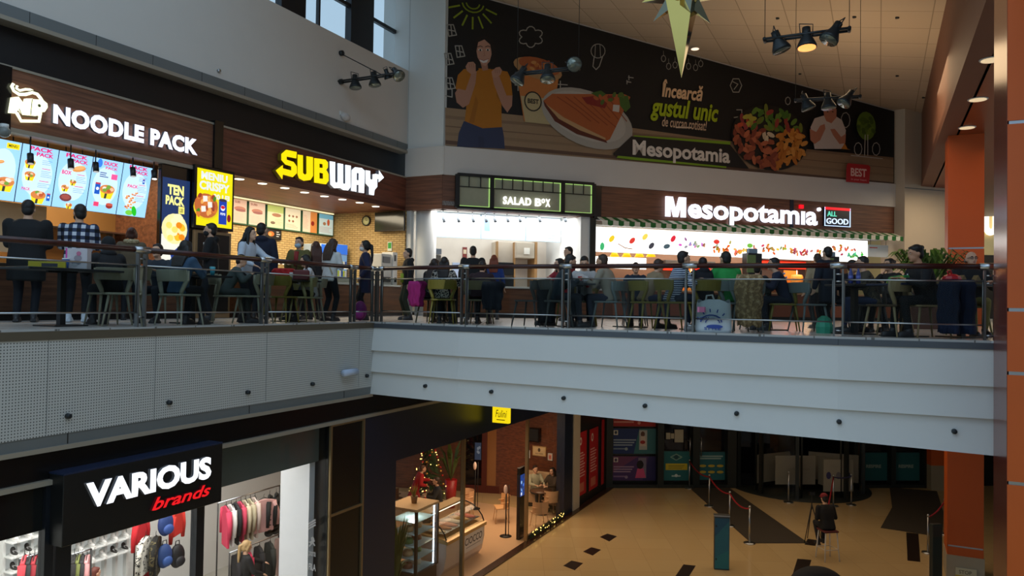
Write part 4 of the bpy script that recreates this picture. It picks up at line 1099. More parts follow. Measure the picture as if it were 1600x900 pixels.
for x in (226, 270): a.ell(*B(690 + x * .2667, 293 * .2667), .06, .035, (245, 240, 236), 9); a.ell(*B(690 + x * .2667, 294 * .2667), .03, .032, (40, 24, 20), 8); a.line(Z([(x - 15, 276), (x, 270), (x + 14, 276)]), .02, (40, 26, 22))
a.line(Z([(246, 296), (252, 326), (242, 330)]), .012, (170, 116, 96))
# doodles
GRN = (150, 170, 30); CHK = (188, 184, 176)
sx_, sz_ = B(690 + 183 * .2667, 5)
for k in range(-3, 4):
    th = rad(-90 + k * 24); a.line([(sx_ + .42 * math.cos(th), sz_ + .42 * math.sin(th)), (sx_ + .75 * math.cos(th), sz_ + .75 * math.sin(th))], .05, GRN)
for r_ in (.32, .2): a.line([(sx_ + r_ * math.cos(rad(q)), sz_ + r_ * .85 * math.sin(rad(q))) for q in range(190, 351, 20)], .04, GRN)
def ring(cx, cy, rx, ry, n=18, w=.025, wob=0):
    pts = []
    for k in range(n + 1):
        th = 2 * math.pi * k / n; r = 1 + wob * abs(math.sin(3 * th)) - wob / 2; pts.append(B(cx + rx * r * math.cos(th), cy + ry * r * math.sin(th)))
    a.line(pts, w, CHK)
ring(829, 58, 17, 14, 30, .03, .35)
ring(934, 80, 11, 11); a.line(BP([(928, 89), (926, 104), (931, 109), (936, 104), (941, 89)]), .03, CHK); a.line(BP([(930, 70), (929, 90)]), .02, CHK); a.line(BP([(937, 70), (938, 90)]), .02, CHK)
for x, y in ((704, 47), (717, 80), (700, 92), (702, 130)):
    a.line(BP([(x - 6, y - 8), (x + 4, y - 8), (x + 9, y + 8), (x - 3, y + 10), (x - 6, y - 8)]), .03, CHK); a.line(BP([(x - 4, y), (x + 6, y + 2)]), .03, CHK); a.line(BP([(x, y - 8), (x + 2, y + 9)]), .03, CHK)
a.line(BP([(696, 150), (706, 152), (706, 140), (698, 138)]), .03, CHK)
for x, y, g in ((812, 133, 1), (878, 132, 1), (985, 121, .5), (982, 128, .4)): a.line(BP([(x - 8 * g, y), (x + 8 * g, y + 1)]), .03, CHK); a.line(BP([(x - 3, y - 5 * g), (x - 3, y + 9 * g)]), .03, CHK)
for x, y in ((1036, 92), (1044, 104), (1054, 102), (1075, 104), (1086, 106), (1094, 100)):
    ring(x, y, 3.5, 5, 8, .02); a.line(BP([(x, y - 5), (x, y - 12)]), .012, CHK)
ring(1149, 134, 9, 12, 6, .03); a.line(BP([(1144, 128), (1152, 132), (1146, 140)]), .03, CHK)
ring(1320, 188, 7, 12, 9, .03); ring(1230, 158, 4, 6, 8, .03); a.line(BP([(1150, 172), (1158, 172), (1158, 182), (1146, 184)]), .03, CHK)
# paper cup of food
a.poly(BP([(806, 112), (873, 118), (868, 150), (858, 195), (818, 190), (812, 150)]), (214, 132, 66))
a.poly(BP([(813, 150), (868, 156), (858, 195), (820, 191)]), (206, 188, 140)); a.ell(*B(840, 108), .78, .3, (196, 150, 100), 20, rot=-8); a.ell(*B(842, 104), .66, .24, (190, 100, 50), 18, rot=-8)
for k in range(14): a.ell(*B(822 + rr.uniform(0, 40), 98 + rr.uniform(0, 10)), .09, .05, rr.choice([(214, 130, 60), (170, 80, 40), (226, 160, 90)]), 8, rot=rr.uniform(0, 180))
a.ell(*B(832, 159), .28, .3, (30, 26, 20), 18); a.ell(*B(832, 159), .24, .26, (206, 188, 140), 18); a.text('BEST', B(823.5, 163)[0], B(841, 163)[0], B(832, 162.5)[1], B(832, 155)[1], (30, 26, 20), .04)
# plate with wraps
a.ell(*B(918, 186), 1.55, .84, (190, 184, 174), 30, rot=-14); a.ell(*B(916, 183), 1.35, .68, (206, 200, 190), 30, rot=-14)
a.poly(BP([(848, 158), (862, 147), (975, 148), (984, 152), (952, 218), (944, 222), (900, 205), (868, 182)]), (196, 104, 52))
a.poly(BP([(848, 158), (870, 182), (905, 202), (946, 220), (948, 224), (900, 210), (866, 190), (850, 166)]), (104, 42, 26))
a.poly(BP([(852, 163), (880, 184), (920, 204), (945, 216), (945, 219), (905, 204), (872, 186)]), (212, 170, 120))
for k in range(7): x = 870 + k * 13; a.line(BP([(x, 152), (x + 30, 172 + k * 3), (x + 52, 190 + k * 3)][:2 + (k < 4)]), .03, (160, 74, 36))
a.poly(BP([(908, 153), (932, 150), (948, 162), (944, 170), (916, 163)]), (150, 40, 36)); a.poly(BP([(922, 146), (938, 142), (946, 148), (936, 154)]), (70, 110, 40)); a.poly(BP([(966, 152), (980, 150), (984, 168), (976, 176), (968, 166)]), (74, 112, 40)); a.poly(BP([(957, 164), (967, 165), (966, 176), (956, 174)]), (220, 216, 208))
for k in range(10): a.ell(*B(930 + rr.uniform(0, 46), 148 + rr.uniform(0, 16)), .1, .06, rr.choice([(196, 104, 52), (150, 50, 40), (90, 120, 46)]), 7, rot=rr.uniform(0, 180))
# slogan
a.dim = 1  # full tone from here: lamp light on the slogan is put into its colours
def bt(t_, xa, ya, xb, h, rgb, bold=.03, shear=.25):
    s0, z0_ = B(xa, ya); s1, _ = B(xb, ya); z1_ = B(xa, ya - h)[1]; a.text(t_, s0, s1, z0_, z1_, rgb, bold, shear)
bt('\u00cencearc\u0103', 1033, 152, 1097, 28, (226, 190, 150), .03)
bt('gustul unic', 1015, 189, 1121, 38, (160, 180, 10), .03)
bt('de curcan rotisat!', 1033, 198, 1103, 16, (206, 176, 148), .012)
a.line(BP([(1055, 199.5), (1078, 200)]), .05, (206, 186, 166))
# name plate
a.poly(BP([(962, 247), (990, 212), (1140, 222), (1133, 263), (985, 250)]), (122, 160, 26))
a.poly(BP([(957, 240), (985, 213.5), (1139, 226.5), (1168, 263), (1168, 264), (957, 243)]), (24, 22, 22))
bt('Mesopotamia', 987, 249.5, 1139, 31, (222, 214, 204), .03, 0)
# big round plate of kebab
cx_, cz_ = B(1202, 216)
a.ell(cx_, cz_, 1.52, 1.08, (30, 28, 26), 30); 
for k in range(170):
    th = rr.uniform(0, 6.28); r_ = math.sqrt(rr.random()); dx = math.cos(th) * r_; dz = math.sin(th) * r_
    if dz > .25: c = rr.choice([(110, 120, 40), (70, 110, 36), (96, 130, 44), (150, 60, 50)] if dx > -.5 else [(170, 160, 60), (190, 80, 50), (150, 60, 60)])
    elif dx > .15: c = rr.choice([(200, 130, 50), (186, 112, 40), (214, 146, 66)])
    else: c = rr.choice([(160, 84, 54), (186, 104, 70), (130, 62, 44)])
    if abs(dx + .08) < .14 and abs(dz - .02) < .14: c = (214, 196, 166)
    a.ell(cx_ + dx * 1.4, cz_ + dz * .98, .17, .08, c, 8, rot=rr.uniform(0, 180))
# cook in a white shirt
def Q(pts): return BP([(1000 + x / 4, y / 4) for x, y in pts])
a.poly(Q([(1050, 800), (1075, 745), (1130, 728), (1200, 728), (1245, 755), (1270, 820), (1255, 935), (1075, 935)]), (196, 184, 178))
a.poly(Q([(1130, 690), (1150, 668), (1190, 666), (1212, 690), (1210, 740), (1180, 776), (1148, 762), (1134, 730)]), (176, 116, 92)); a.poly(Q([(1128, 700), (1132, 664), (1160, 648), (1200, 652), (1216, 690), (1200, 676), (1150, 674)]), (30, 24, 24))
a.poly(Q([(1045, 810), (1085, 830), (1110, 790), (1138, 780), (1142, 810), (1110, 880), (1075, 905), (1048, 880)]), (176, 116, 92)); a.poly(Q([(1270, 840), (1240, 860), (1200, 810), (1172, 812), (1190, 850), (1230, 905), (1266, 900)]), (176, 116, 92))
for x in (1156, 1188): a.ell(*B(1000 + x / 4, 704 / 4), .035, .02, (30, 20, 18), 8)
a.poly(Q([(1240, 935), (1262, 900), (1280, 935), (1300, 940)]), (190, 120, 40))
# little green tree
a.ell(*B(1349, 198), .42, .5, (86, 112, 30), 16)
for k in range(30): a.ell(*B(1349 + rr.uniform(-12, 12), 198 + rr.uniform(-14, 14)), .09, .07, rr.choice([(70, 96, 24), (104, 130, 36), (60, 84, 22)]), 7)
a.line(BP([(1347, 212), (1346, 244)]), .03, CHK); a.line(BP([(1351, 212), (1351, 244)]), .03, CHK)
for x in (1336, 1364): ring(x, 234, 6, 10, 9, .025)
a.line(BP([(1325, 244), (1374, 249)]), .025, CHK)
# red badge
a.poly(BP([(1320, 256), (1352, 259), (1355, 262), (1353, 288), (1317, 285), (1318, 259)]), (176, 34, 36)); bt('BEST', 1324.5, 276, 1349, 13, (230, 190, 180), .03, 0); bt('in your heart', 1325, 283, 1349, 4, (220, 150, 150), .01, 0)
a.build('print', t)
# ------------------------------------------------------------------ RAILINGS
RZ = 7.22
def baluster_pair(mb_list, c, t, n, zb, zt):
    pass
def railing(name, label, pts, zr, zb, posts):
    """handrail, paired posts, glass panes with thin rails; pts plan polyline, posts at its points"""
    t = thing(name, label, 'railing', (pts[0].x, pts[0].y, zb)); off = (pts[0].x, pts[0].y, zb)
    V = lambda p, z: Vector((p.x, p.y, z))
    for i in range(len(pts) - 1):
        a, b = pts[i], pts[i + 1]; d = (b - a).normalized(); n = Vector((-d.y, d.x))
        za, zb2 = zr[i], zr[i + 1]
        mb = MB(off); mb.tube([V(a, za), V(b, zb2)], .038, 12, 0); mb.build('handrail', [M_rail], t)
        a2 = a + d * .075; b2 = b - d * .075
        for nm, f in (('upper_rail', .80), ('lower_rail', .2)):
            mb = MB(off); mb.tube([V(a2, zb + (za - zb) * f), V(b2, zb + (zb2 - zb) * f)], .011, 8); mb.build(nm, [M_steel], t)
        for p in (a2, b2):
            mb = MB(off); mb.tube([V(p, zb + (za - zb) * .2), V(p, zb + (za - zb) * .8)], .009, 6); mb.build('edge_bar', [M_post], t)
        p0, p1 = a2, b2
        mb = MB(off); q = [p0 + n * .004, p1 + n * .004, p1 - n * .004, p0 - n * .004]; mb.prismz([tuple(v) for v in q], zb + (za - zb) * .21, zb + (za - zb) * .79); mb.build('glass_pane', [M_rglass], t)
    for i, p in enumerate(pts):
        if not posts[i]: continue
        d = (pts[min(i + 1, len(pts) - 1)] - pts[max(i - 1, 0)]).normalized(); n = Vector((-d.y, d.x)); z = zr[i]
        for sgn in (-1, 1):
            c = p + d * .055 * sgn
            q = [c + d * .012 + n * .03, c + d * .012 - n * .03, c - d * .012 - n * .03, c - d * .012 + n * .03]
            mb = MB(off); mb.prismz([tuple(v) for v in q], zb - .1, z - .05); mb.build('post', [M_post], t)
        mb = MB(off); mb.tube([V(p - d * .11, z), V(p + d * .11, z)], .045, 14); mb.build('rail_sleeve', [M_steel], t)
        for zz_ in (z - .12, z - .22, z - .9): mb = MB(off); mb.tube([V(p - d * .06, zz_), V(p + d * .06, zz_)], .012, 8); mb.build('post_bracket', [M_steel], t)
lp = [LF.w(s_, .12, 0).xy for s_ in (-4.6, -2.3, LF.px(220, 460, .12)[0], LF.px(413, 460, .12)[0], LF.px(551, 460, .12)[0])]
lp.append(EP[0] + Vector((.0, .16)))
railing('railing', 'left railing with dark red wood handrail above the perforated panels', lp, [7.25] * 6, 6.2, [1] * 6)
rp = [EP[0] + Vector((.12, .1))] + [p - n * .1 for p, n in zip(EP[1:], n_out[1:])]
railing('railing', 'curved right railing with dark red wood handrail and blue lit sleeves', rp, [7.25, 7.245, 7.23, 7.215, 7.2, 7.18], 6.225, [1] * 6)

# ------------------------------------------------------------------ PEOPLE
def remesh(mb, name, mats, parent, voxel=.014, smooth=3, fac=.5):
    me = mb.mesh('tmp', mats)
    o = bpy.data.objects.new('tmp', me); COL.objects.link(o)
    r = o.modifiers.new('r', 'REMESH'); r.mode = 'VOXEL'; r.voxel_size = voxel; r.use_smooth_shade = True
    s_ = o.modifiers.new('s', 'SMOOTH'); s_.iterations = smooth; s_.factor = fac
    ev = o.evaluated_get(bpy.context.evaluated_depsgraph_get())
    m2 = bpy.data.meshes.new_from_object(ev); m2.name = name
    bpy.data.objects.remove(o); bpy.data.meshes.remove(me)
    if not m2.materials: m2.materials.append(mats if not isinstance(mats, list) else mats[0])
    for p in m2.polygons: p.use_smooth = True
    n = bpy.data.objects.new(name, m2); COL.objects.link(n)
    if parent is not None: n.parent = parent
    return n


def ik(a, b, l1, l2, hint):
    a = Vector(a); b = Vector(b); d = b - a; L = min(d.length, (l1 + l2) * .995); d = d.normalized(); b = a + d * L
    x = (l1 * l1 - l2 * l2 + L * L) / (2 * L); h = math.sqrt(max(0, l1 * l1 - x * x))
    hint = Vector(hint); hv = (hint - d * hint.dot(d)).normalized()
    return a + d * x + hv * h, b


def hand(mb, w, fw, up, side, k=1.0):
    """palm, four unequal bent fingers and a thumb from the side of the palm"""
    fw = Vector(fw).normalized(); up = Vector(up); up = (up - fw * up.dot(fw)).normalized(); sd = fw.cross(up).normalized()
    R3 = Matrix((sd, fw, up)).transposed()
    c = w + fw * .05 * k
    mb.ell(c, (.042 * k, .055 * k, .018 * k), 0, 10, 6, R3)
    for i, L in enumerate((.062, .074, .07, .054)):
        b = w + fw * .09 * k + sd * (i - 1.5) * .021 * k
        p1 = b + fw * L * .5 * k - up * .008 * k; p2 = b + fw * L * .85 * k - up * .03 * k
        mb.tube([b - fw * .02, b, p1, p2], [.01 * k, .0105 * k, .0098 * k, .008 * k], 6)
        mb.ell(p2, (.0085 * k,) * 3, 0, 6, 4)
    b = w + fw * .03 * k + sd * side * .032 * k
    p1 = b + sd * side * .03 * k + fw * .03 * k; p2 = p1 + fw * .032 * k - up * .012 * k
    mb.tube([b, p1, p2], [.014 * k, .012 * k, .009 * k], 6); mb.ell(p2, (.0095 * k,) * 3, 0, 6, 4)


def person(label, pos, face, H=1.75, sit=False, top=(30, 32, 38), pants=(26, 28, 36), hair=(28, 22, 20), hs='short', skin=0, mask=None,
           arms='down', lean=0.0, yaw=0.0, nod=0.0, shoes=(40, 40, 42), wide=1.0, topmat=None, coat=False, hood=False, cap=None, extras=(), glasses=False, collar=None, sleeve=1.0, crouch=0.0, hipz=None, footz=.085, cat='person', group=None, feet=True):
    k = H / 1.75
    t = thing('person', label, cat, pos, rad(face - 90), group)
    V = Vector
    L = rad(lean)
    dirv = V((0, math.sin(L), math.cos(L)))
    hz = hipz if hipz else (.555 if sit else .93 * k)
    P = V((0, 0, hz))
    up = lambda q, x=0.0, y=0.0: P + dirv * (q * k) + V((x * k, y * k * math.cos(L), -y * k * math.sin(L)))
    neck = up(.53)
    hd = (dirv * .55 + V((0, 0, .45))).normalized()
    hc = neck + hd * (.155 * k) + V((0, .025 * k, 0))
    HR = Matrix.Rotation(rad(yaw), 3, 'Z') @ Matrix.Rotation(rad(-nod), 3, 'X')
    hx = lambda x, y, z: hc + HR @ V((x * k, y * k, z * k))
    w = wide
    M_sk = M_skin[skin]
    b = MB()
    # head: skull, jaw, nose, ears, brow
    b.ell(hx(0, -.008, .02), (.078 * k, .097 * k, .103 * k), 0, 16, 12, HR)
    b.ell(hx(0, .022, -.05), (.058 * k, .07 * k, .07 * k), 0, 14, 10, HR)
    b.ell(hx(0, .1, -.018), (.014 * k, .022 * k, .022 * k), 0, 8, 6, HR); b.ell(hx(0, .096, .01), (.009 * k, .012 * k, .03 * k), 0, 8, 6, HR)
    for sx_ in (-1, 1): b.ell(hx(.08 * sx_, -.01, -.01), (.012 * k, .022 * k, .034 * k), 0, 8, 6, HR); b.ell(hx(.03 * sx_, .08, .035), (.028 * k, .014 * k, .012 * k), 0, 8, 6, HR)
    b.ell(hx(0, .088, -.06), (.024 * k, .012 * k, .012 * k), 0, 8, 6, HR); b.ell(hx(0, .08, -.095), (.024 * k, .018 * k, .018 * k), 0, 8, 6, HR)
    b.cap(up(.49), hx(0, -.01, -.06), .058 * k * (w * .5 + .5), .052 * k)
    # trunk
    def ringloft(mb, rows, n=16):
        vs = []; 
        for q, rx, ry, dy in rows:
            for j in range(n):
                th = 2 * math.pi * j / n; c_, s_ = math.cos(th), math.sin(th)
                sq = (abs(c_) ** .75) * (1 if c_ > 0 else -1), (abs(s_) ** .75) * (1 if s_ > 0 else -1)
                vs.append(up(q, rx * sq[0] * w, ry * sq[1] * w + dy))
        m = len(rows)
        fs = [(i * n + j, i * n + (j + 1) % n, (i + 1) * n + (j + 1) % n, (i + 1) * n + j) for i in range(m - 1) for j in range(n)]
        fs += [tuple(range(n - 1, -1, -1)), tuple((m - 1) * n + j for j in range(n))]
        mb.add(vs, fs, 0, True)
    ringloft(b, [(-.08, .13, .09, 0), (0, .16, .105, 0), (.14, .135, .095, 0), (.3, .16, .11, 0), (.42, .17, .1, 0), (.49, .13, .075, 0), (.53, .06, .055, 0)])
    # legs
    hips = [V((.088 * k * s_ * w, 0, hz - .03)) for s_ in (-1, 1)]
    legs = []
    for s_, hp in zip((-1, 1), hips):
        if sit:
            kn = V((s_ * .105 * k, .42 * k, hz - .015)); an = V((s_ * .11 * k, (.40 + .06 * s_) * k - (.1 if footz > .1 else 0), footz))
        else:
            kn, an = ik(hp, V((s_ * .1 * k, -.01 + .03 * s_, .085 * k)), .42 * k, .43 * k, (0, 1, 0))
        legs.append((hp, kn, an))
        b.cap(hp, kn, .085 * k, .055 * k); b.cap(kn, an, .052 * k, .036 * k); b.ell(an + V((0, .06, -.045)), (.04, .1, .03), 0, 10, 6)
    # arms
    A = {'down': (V((-.25, .04, hz - .06)), V((.25, .04, hz - .06))), 'table': (V((-.15, .4, .80)), V((.15, .38, .80))),
         'front': (V((-.09, .27, hz + .24 * k)), V((.1, .25, hz + .22 * k))), 'face': (V((-.07, .3, .83)), V((.1, .17, hz + .50 * k))),
         'chin': (V((-.06, .25, hz + .42 * k)), V((.1, .33, .8))), 'reach': (V((-.2, .5, hz + .2 * k)), V((.16, .3, hz + .1 * k))), 'lap': (V((-.08, .25, hz + .12)), V((.1, .24, hz + .12))),
         'pocket': (V((-.22, .08, hz + .02)), V((.22, .08, hz + .02))), 'phone': (V((-.06, .28, hz + .3 * k)), V((.2, .06, hz)))}[arms]
    if sit and arms in ('table', 'face', 'chin'):
        pass
    ar = []
    for s_, wt in zip((-1, 1), A):
        sh = up(.465, .175 * w * s_, 0)
        tgt = V((wt.x * (1 if abs(wt.x) < .2 else w), wt.y, wt.z))
        el, wr = ik(sh, tgt, .285 * k, .25 * k, (s_ * .55, -.5, -.6))
        ar.append((sh, el, wr))
        b.cap(sh, el, .052 * k, .04 * k); b.cap(el, wr, .04 * k, .027 * k)
        fwd = (wr - el).normalized()
        hand(b, wr, fwd, (0, 0, 1) if abs(fwd.z) < .8 else (-s_, 0, 0), -s_ if abs(fwd.z) < .8 else 1, k)
    remesh(b, 'body', [M_sk], t, .012, 2)
    # clothing
    tm = topmat or mat(top, .85, 0, .12, 14, .3)
    c = MB()
    lowq = -.34 if coat else -.1
    thick = .03 if coat or hood or collar else .016
    rows = [(lowq, .185 if coat else .165, .14 if coat else .12, 0)] if not (coat and sit) else []
    rows += [(-.05, .16 + thick, .105 + thick, 0), (.14, .14 + thick, .098 + thick, 0), (.3, .163 + thick, .113 + thick, 0), (.42, .175 + thick * .6, .1 + thick, 0), (.49, .145 + thick * .4, .082 + thick * .7, 0), (.54, .075 + thick * .3, .068 + thick * .4, 0)]
    ringloft(c, rows)
    for sh, el, wr in ar:
        e2 = el + (wr - el) * (.9 * sleeve if sleeve > .5 else .02)
        c.cap(sh, el, .058 * k + thick, .046 * k + thick * .8)
        if sleeve > .5: c.cap(el, e2, .046 * k + thick * .8, .035 * k + thick * .6)
    if hood and hs != 'hood': c.ell(up(.53, 0, -.085), (.12 * k, .06 * k, .06 * k), 0, 12, 8); c.tube([up(.55, .1, -.03), up(.53, .07, .06)], .028, 8); c.tube([up(.55, -.1, -.03), up(.53, -.07, .06)], .028, 8)
    remesh(c, 'jacket' if coat or hood else 'shirt', [tm], t, .017, 3)
    if collar is not None:
        q = MB(); pts = [up(.55, .1 * math.cos(a_), .085 * math.sin(a_) - .01) for a_ in [rad(v) for v in range(110, 431, 32)]]; q.tube(pts, .045, 8); remesh(q, 'fur_collar', [camo('fur', [tuple(max(0, x - 30) for x in collar), collar, tuple(min(255, x + 30) for x in collar)], 40)], t, .016, 2)
    c = MB()
    c.ell(P + V((0, 0, -.0)), (.165 * k * w, .122 * k * w, .11 * k), 0, 16, 10)
    for hp, kn, an in legs:
        c.cap(hp, kn, .098 * k, .068 * k); a2 = an + (kn - an).normalized() * .05; c.cap(kn, a2, .066 * k, .052 * k)
    remesh(c, 'trousers', [mat(pants, .85, 0, .12, 16, .2)], t, .018, 3)
    for (hp, kn, an) in legs:
        q = MB(); q.ell(an + V((0, .055, -.035)), (.048, .125, .042), 0, 12, 8); q.box(an.x - .045, an.x + .045, an.y - .06, an.y + .17, an.z - .085, an.z - .055); q.cap(an, an + V((0, 0, .03)), .05, .046)
        remesh(q, 'shoe', [mat(shoes, .5, 0, .1, 20)], t, .014, 2)
    # hair
    hm = mat(hair, .55, 0, .25, 30, .6)
    q = MB()
    if hs == 'hood':
        q.ell(hx(0, -.03, .02), (.105 * k, .115 * k, .13 * k), 0, 14, 10, HR); q.ell(up(.54, 0, -.03), (.13 * k, .1 * k, .07 * k), 0, 12, 8); remesh(q, 'hood', [tm], t, .016, 3)
    elif hs == 'bald':
        for s_ in (-1, 1): q.ell(hx(.074 * s_, -.045, -.02), (.014 * k, .045 * k, .045 * k), 0, 10, 8, HR)
        q.ell(hx(0, -.085, -.02), (.065 * k, .025 * k, .045 * k), 0, 10, 8, HR); remesh(q, 'hair', [hm], t, .01, 1)
    else:
        q.ell(hx(0, -.028, .04), (.087 * k, .098 * k, .102 * k), 0, 16, 12, HR); q.ell(hx(0, -.055, -.015), (.08 * k, .062 * k, .085 * k), 0, 14, 10, HR)
        q.ell(hx(.01, .042, .095), (.058 * k, .036 * k, .024 * k), 0, 10, 8, HR)
        if hs == 'shaggy':
            for j in range(9): th = j * .7; q.ell(hx(.075 * math.cos(th), -.03 + .08 * math.sin(th), .08), (.03 * k, .03 * k, .035 * k), 0, 8, 6, HR)
        if hs in ('long', 'pony', 'bun', 'wavy'):
            for s_ in (-1, 1): q.tube([hx(.07 * s_, .035, .07), hx(.084 * s_, .0, 0), hx(.08 * s_, -.02, -.07)], [.02 * k, .026 * k, .024 * k], 8)
        if hs in ('long', 'wavy'):
            for x_ in (-.075, -.045, -.015, .015, .045, .075):
                q.tube([hx(x_, -.06, .02), hx(x_ * 1.15, -.085, -.1), up(.48, x_ * 1.3, -.115), up(.33, x_ * 1.2, -.135)], [.04 * k, .042 * k, .038 * k, .018 * k], 8)
            for s_ in (-1, 1): q.tube([hx(.083 * s_, .0, 0), hx(.088 * s_, .0, -.1), up(.43, .1 * s_, .06), up(.36, .1 * s_, .1)], [.026 * k, .03 * k, .03 * k, .014 * k], 8)
        if hs == 'pony':
            q.tube([hx(0, -.11, .04), hx(0, -.155, .02), up(.5, 0, -.14), up(.3, 0, -.15)], [.03 * k, .036 * k, .034 * k, .012 * k], 8)
        if hs == 'bun': q.ell(hx(0, -.11, .07), (.05 * k,) * 3, 0, 10, 8)
        remesh(q, 'hair', [hm], t, .013, 2)
    # eyes and mouth
    q = MB()
    for s_ in (-1, 1): q.ell(hx(.03 * s_, .086, .012), (.014 * k, .006 * k, .0075 * k), 0, 8, 6, HR); q.ell(hx(.03 * s_, .0905, .012), (.0068 * k, .004 * k, .0068 * k), 1, 8, 6, HR); q.ell(hx(.03 * s_, .091, .034), (.02 * k, .006 * k, .004 * k), 1, 8, 6, HR)
    q.build('eyes', [mat((236, 232, 226), .3), mat((34, 24, 20), .3)], t)
    if mask is None:
        q = MB(); q.ell(hx(0, .0955, -.058), (.024 * k, .006 * k, .007 * k), 0, 10, 6, HR); q.build('lips', [mat((160, 84, 80), .5)], t)
    else:
        q = MB(); q.ell(hx(0, .045, -.055), (.066 * k, .072 * k, .058 * k), 0, 14, 10, HR)
        for s_ in (-1, 1): q.tube([hx(.055 * s_, .06, -.04), hx(.083 * s_, -.012, .0)], .004, 6)
        remesh(q, 'face_mask', [mat(mask, .8, 0, .05, 20)], t, .009, 1)
    if cap is not None:
        q = MB(); q.ell(hx(0, -.012, .062), (.096 * k, .112 * k, .09 * k), 0, 16, 10, HR); q.ell(hx(0, .1, .06), (.075 * k, .075 * k, .012 * k), 0, 14, 8, HR); remesh(q, 'cap', [mat(cap, .8, 0, .1, 20)], t, .012, 2)
    if glasses:
        q = MB()
        for s_ in (-1, 1): q.tube([hx(.032 * s_ + .024 * math.cos(v), .1, .01 + .018 * math.sin(v)) for v in [i * .6283 for i in range(11)]], .003, 6)
        for s_ in (-1, 1): q.tube([hx(.056 * s_, .098, .014), hx(.082 * s_, -.01, .012)], .003, 6)
        q.build('glasses', [M_blackm], t)
    for e_ in extras:   # straps, cords, patches: name, colour, points over the trunk, radius
        pts = e_[2] if isinstance(e_[2], list) else [e_[2], e_[3]]
        q = MB(); q.tube([up(*v) for v in pts], e_[-1], 8); q.build(e_[0], [mat(e_[1], .7)], t)
    return t


# ------------------------------------------------------------------ CHAIRS AND TABLES
def chair(label, pos, face, rgb, seatc=None, group=None):
    t = thing('dining_chair', label, 'chair', pos, rad(face - 90), group)
    m = mat(rgb, .45, 0, .06, 6); ms = mat(seatc, .7) if seatc else m
    mb = MB(); mb.prismz([(-.19, -.2), (.19, -.2), (.23, -.05), (.22, .2), (.17, .24), (-.17, .24), (-.22, .2), (-.23, -.05)], .425, .455); mb.build('seat', [ms], t, .008)
    mb = MB(); n = 10
    vs = []; 
    for i in range(n + 1):
        th = rad(200 + 140 * i / n); x = .25 * math.cos(th) * 1.02; y = -.06 + .2 * math.sin(th)
        for z, o_ in ((.63, 0), (.80, -.03)):
            r_ = math.hypot(x, y + .06); ux, uy = math.cos(th), math.sin(th)
            vs += [(x, y + o_, z), (x + ux * .022, y + uy * .022 + o_, z)]
    fs = []
    for i in range(n):
        a = i * 4; b = a + 4
        fs += [(a, a + 2, b + 2, b), (a + 1, b + 1, b + 3, a + 3), (a, b, b + 1, a + 1), (a + 2, a + 3, b + 3, b + 2)]
    fs += [(0, 1, 3, 2), (n * 4, n * 4 + 2, n * 4 + 3, n * 4 + 1)]
    mb.add(vs, fs, 0, False); mb.build('backrest', [m], t, .005)
    for s_ in (-1, 1):
        mb = MB(); mb.tube([(.243 * s_, -.125, .79), (.235 * s_, -.13, .66), (.175 * s_, -.16, .5), (.16 * s_, -.16, .44)], [.022, .034, .03, .024], 8); mb.build('back_support', [m], t)
    for sx_ in (-1, 1):
        for sy_ in (-1, 1):
            mb = MB(); mb.tube([(.17 * sx_, .02 + .17 * sy_, .435), (.225 * sx_, .02 + .24 * sy_, 0)], [.02, .011], 8); mb.build('leg', [m], t)
    return t


def table(label, pos, rz=0, w=.7, d=.7, rgb=(44, 46, 50)):
    t = thing('cafe_table', label, 'table', pos, rad(rz))
    mb = MB(); mb.box(-w / 2, w / 2, -d / 2, d / 2, .725, .755); mb.build('tabletop', [mat(rgb, .35, 0, .1, 8)], t, .006)
    mb = MB(); mb.box(-.04, .04, -.04, .04, .015, .725); mb.box(-.2, .2, -.03, .03, .7, .725); mb.build('pedestal', [M_blackm], t, .004)
    mb = MB(); mb.box(-.23, .23, -.23, .23, 0, .018); mb.build('base', [M_blackm], t, .006)
    return t


OLIVE = (128, 116, 44); GREYW = (150, 146, 124); TEAL = (112, 124, 122); TAN = (150, 128, 92)
TZ = UF + .7555
# standing people, left to right
BK = (20, 21, 25)
person('big man in a black coat seen from behind, under the noodle screens', U(40, 11.2), 112, 1.82, top=(18, 19, 22), hair=(20, 17, 16), coat=True, wide=1.3, pants=(22, 24, 36), arms='front', nod=5)
person('man in a black and white plaid shirt standing with back turned', U(120, 11.6), 108, 1.82, topmat=plaid('plaid_shirt'), pants=(22, 22, 28), hair=(30, 22, 18), mask=(22, 22, 24), wide=1.15, yaw=30, arms='front', shoes=(190, 200, 210))
person('woman in a vest with a beige fur collar at the noodle counter', U(203, 13.2), 115, 1.62, top=(96, 82, 62), hair=(70, 36, 26), hs='bun', collar=(176, 158, 124), arms='front')
person('man in a black jacket and black face mask below the yellow display', U(328, 13.6), 195, 1.76, top=(17, 17, 19), hair=(22, 18, 16), mask=(24, 24, 26), coat=False, hood=True, arms='front', extras=[('shirt_edge', (206, 204, 200), (.47, .03, .12), (.05, .05, .125), .018)])
person('woman with long black hair in a pale blue white shirt, leaning on a table', U(380, 13.2), 345, 1.67, top=(190, 200, 214), hair=(20, 17, 17), hs='long', lean=10, arms='reach', pants=(24, 26, 34))
person('man in a dark navy hooded coat standing with back turned at the sandwich counter', U(407, 14.6), 100, 1.88, top=(24, 30, 50), hair=(30, 25, 24), hood=True, coat=True, yaw=-25)
person('woman in an olive jacket and pale blue face mask with short dark hair', U(466, 15.3), 258, 1.68, top=(98, 92, 50), hair=(34, 22, 20), mask=(170, 196, 214), arms='front', coat=True, extras=[('scarf', (140, 36, 36), (.5, 0, .11), (.2, 0, .125), .05)])
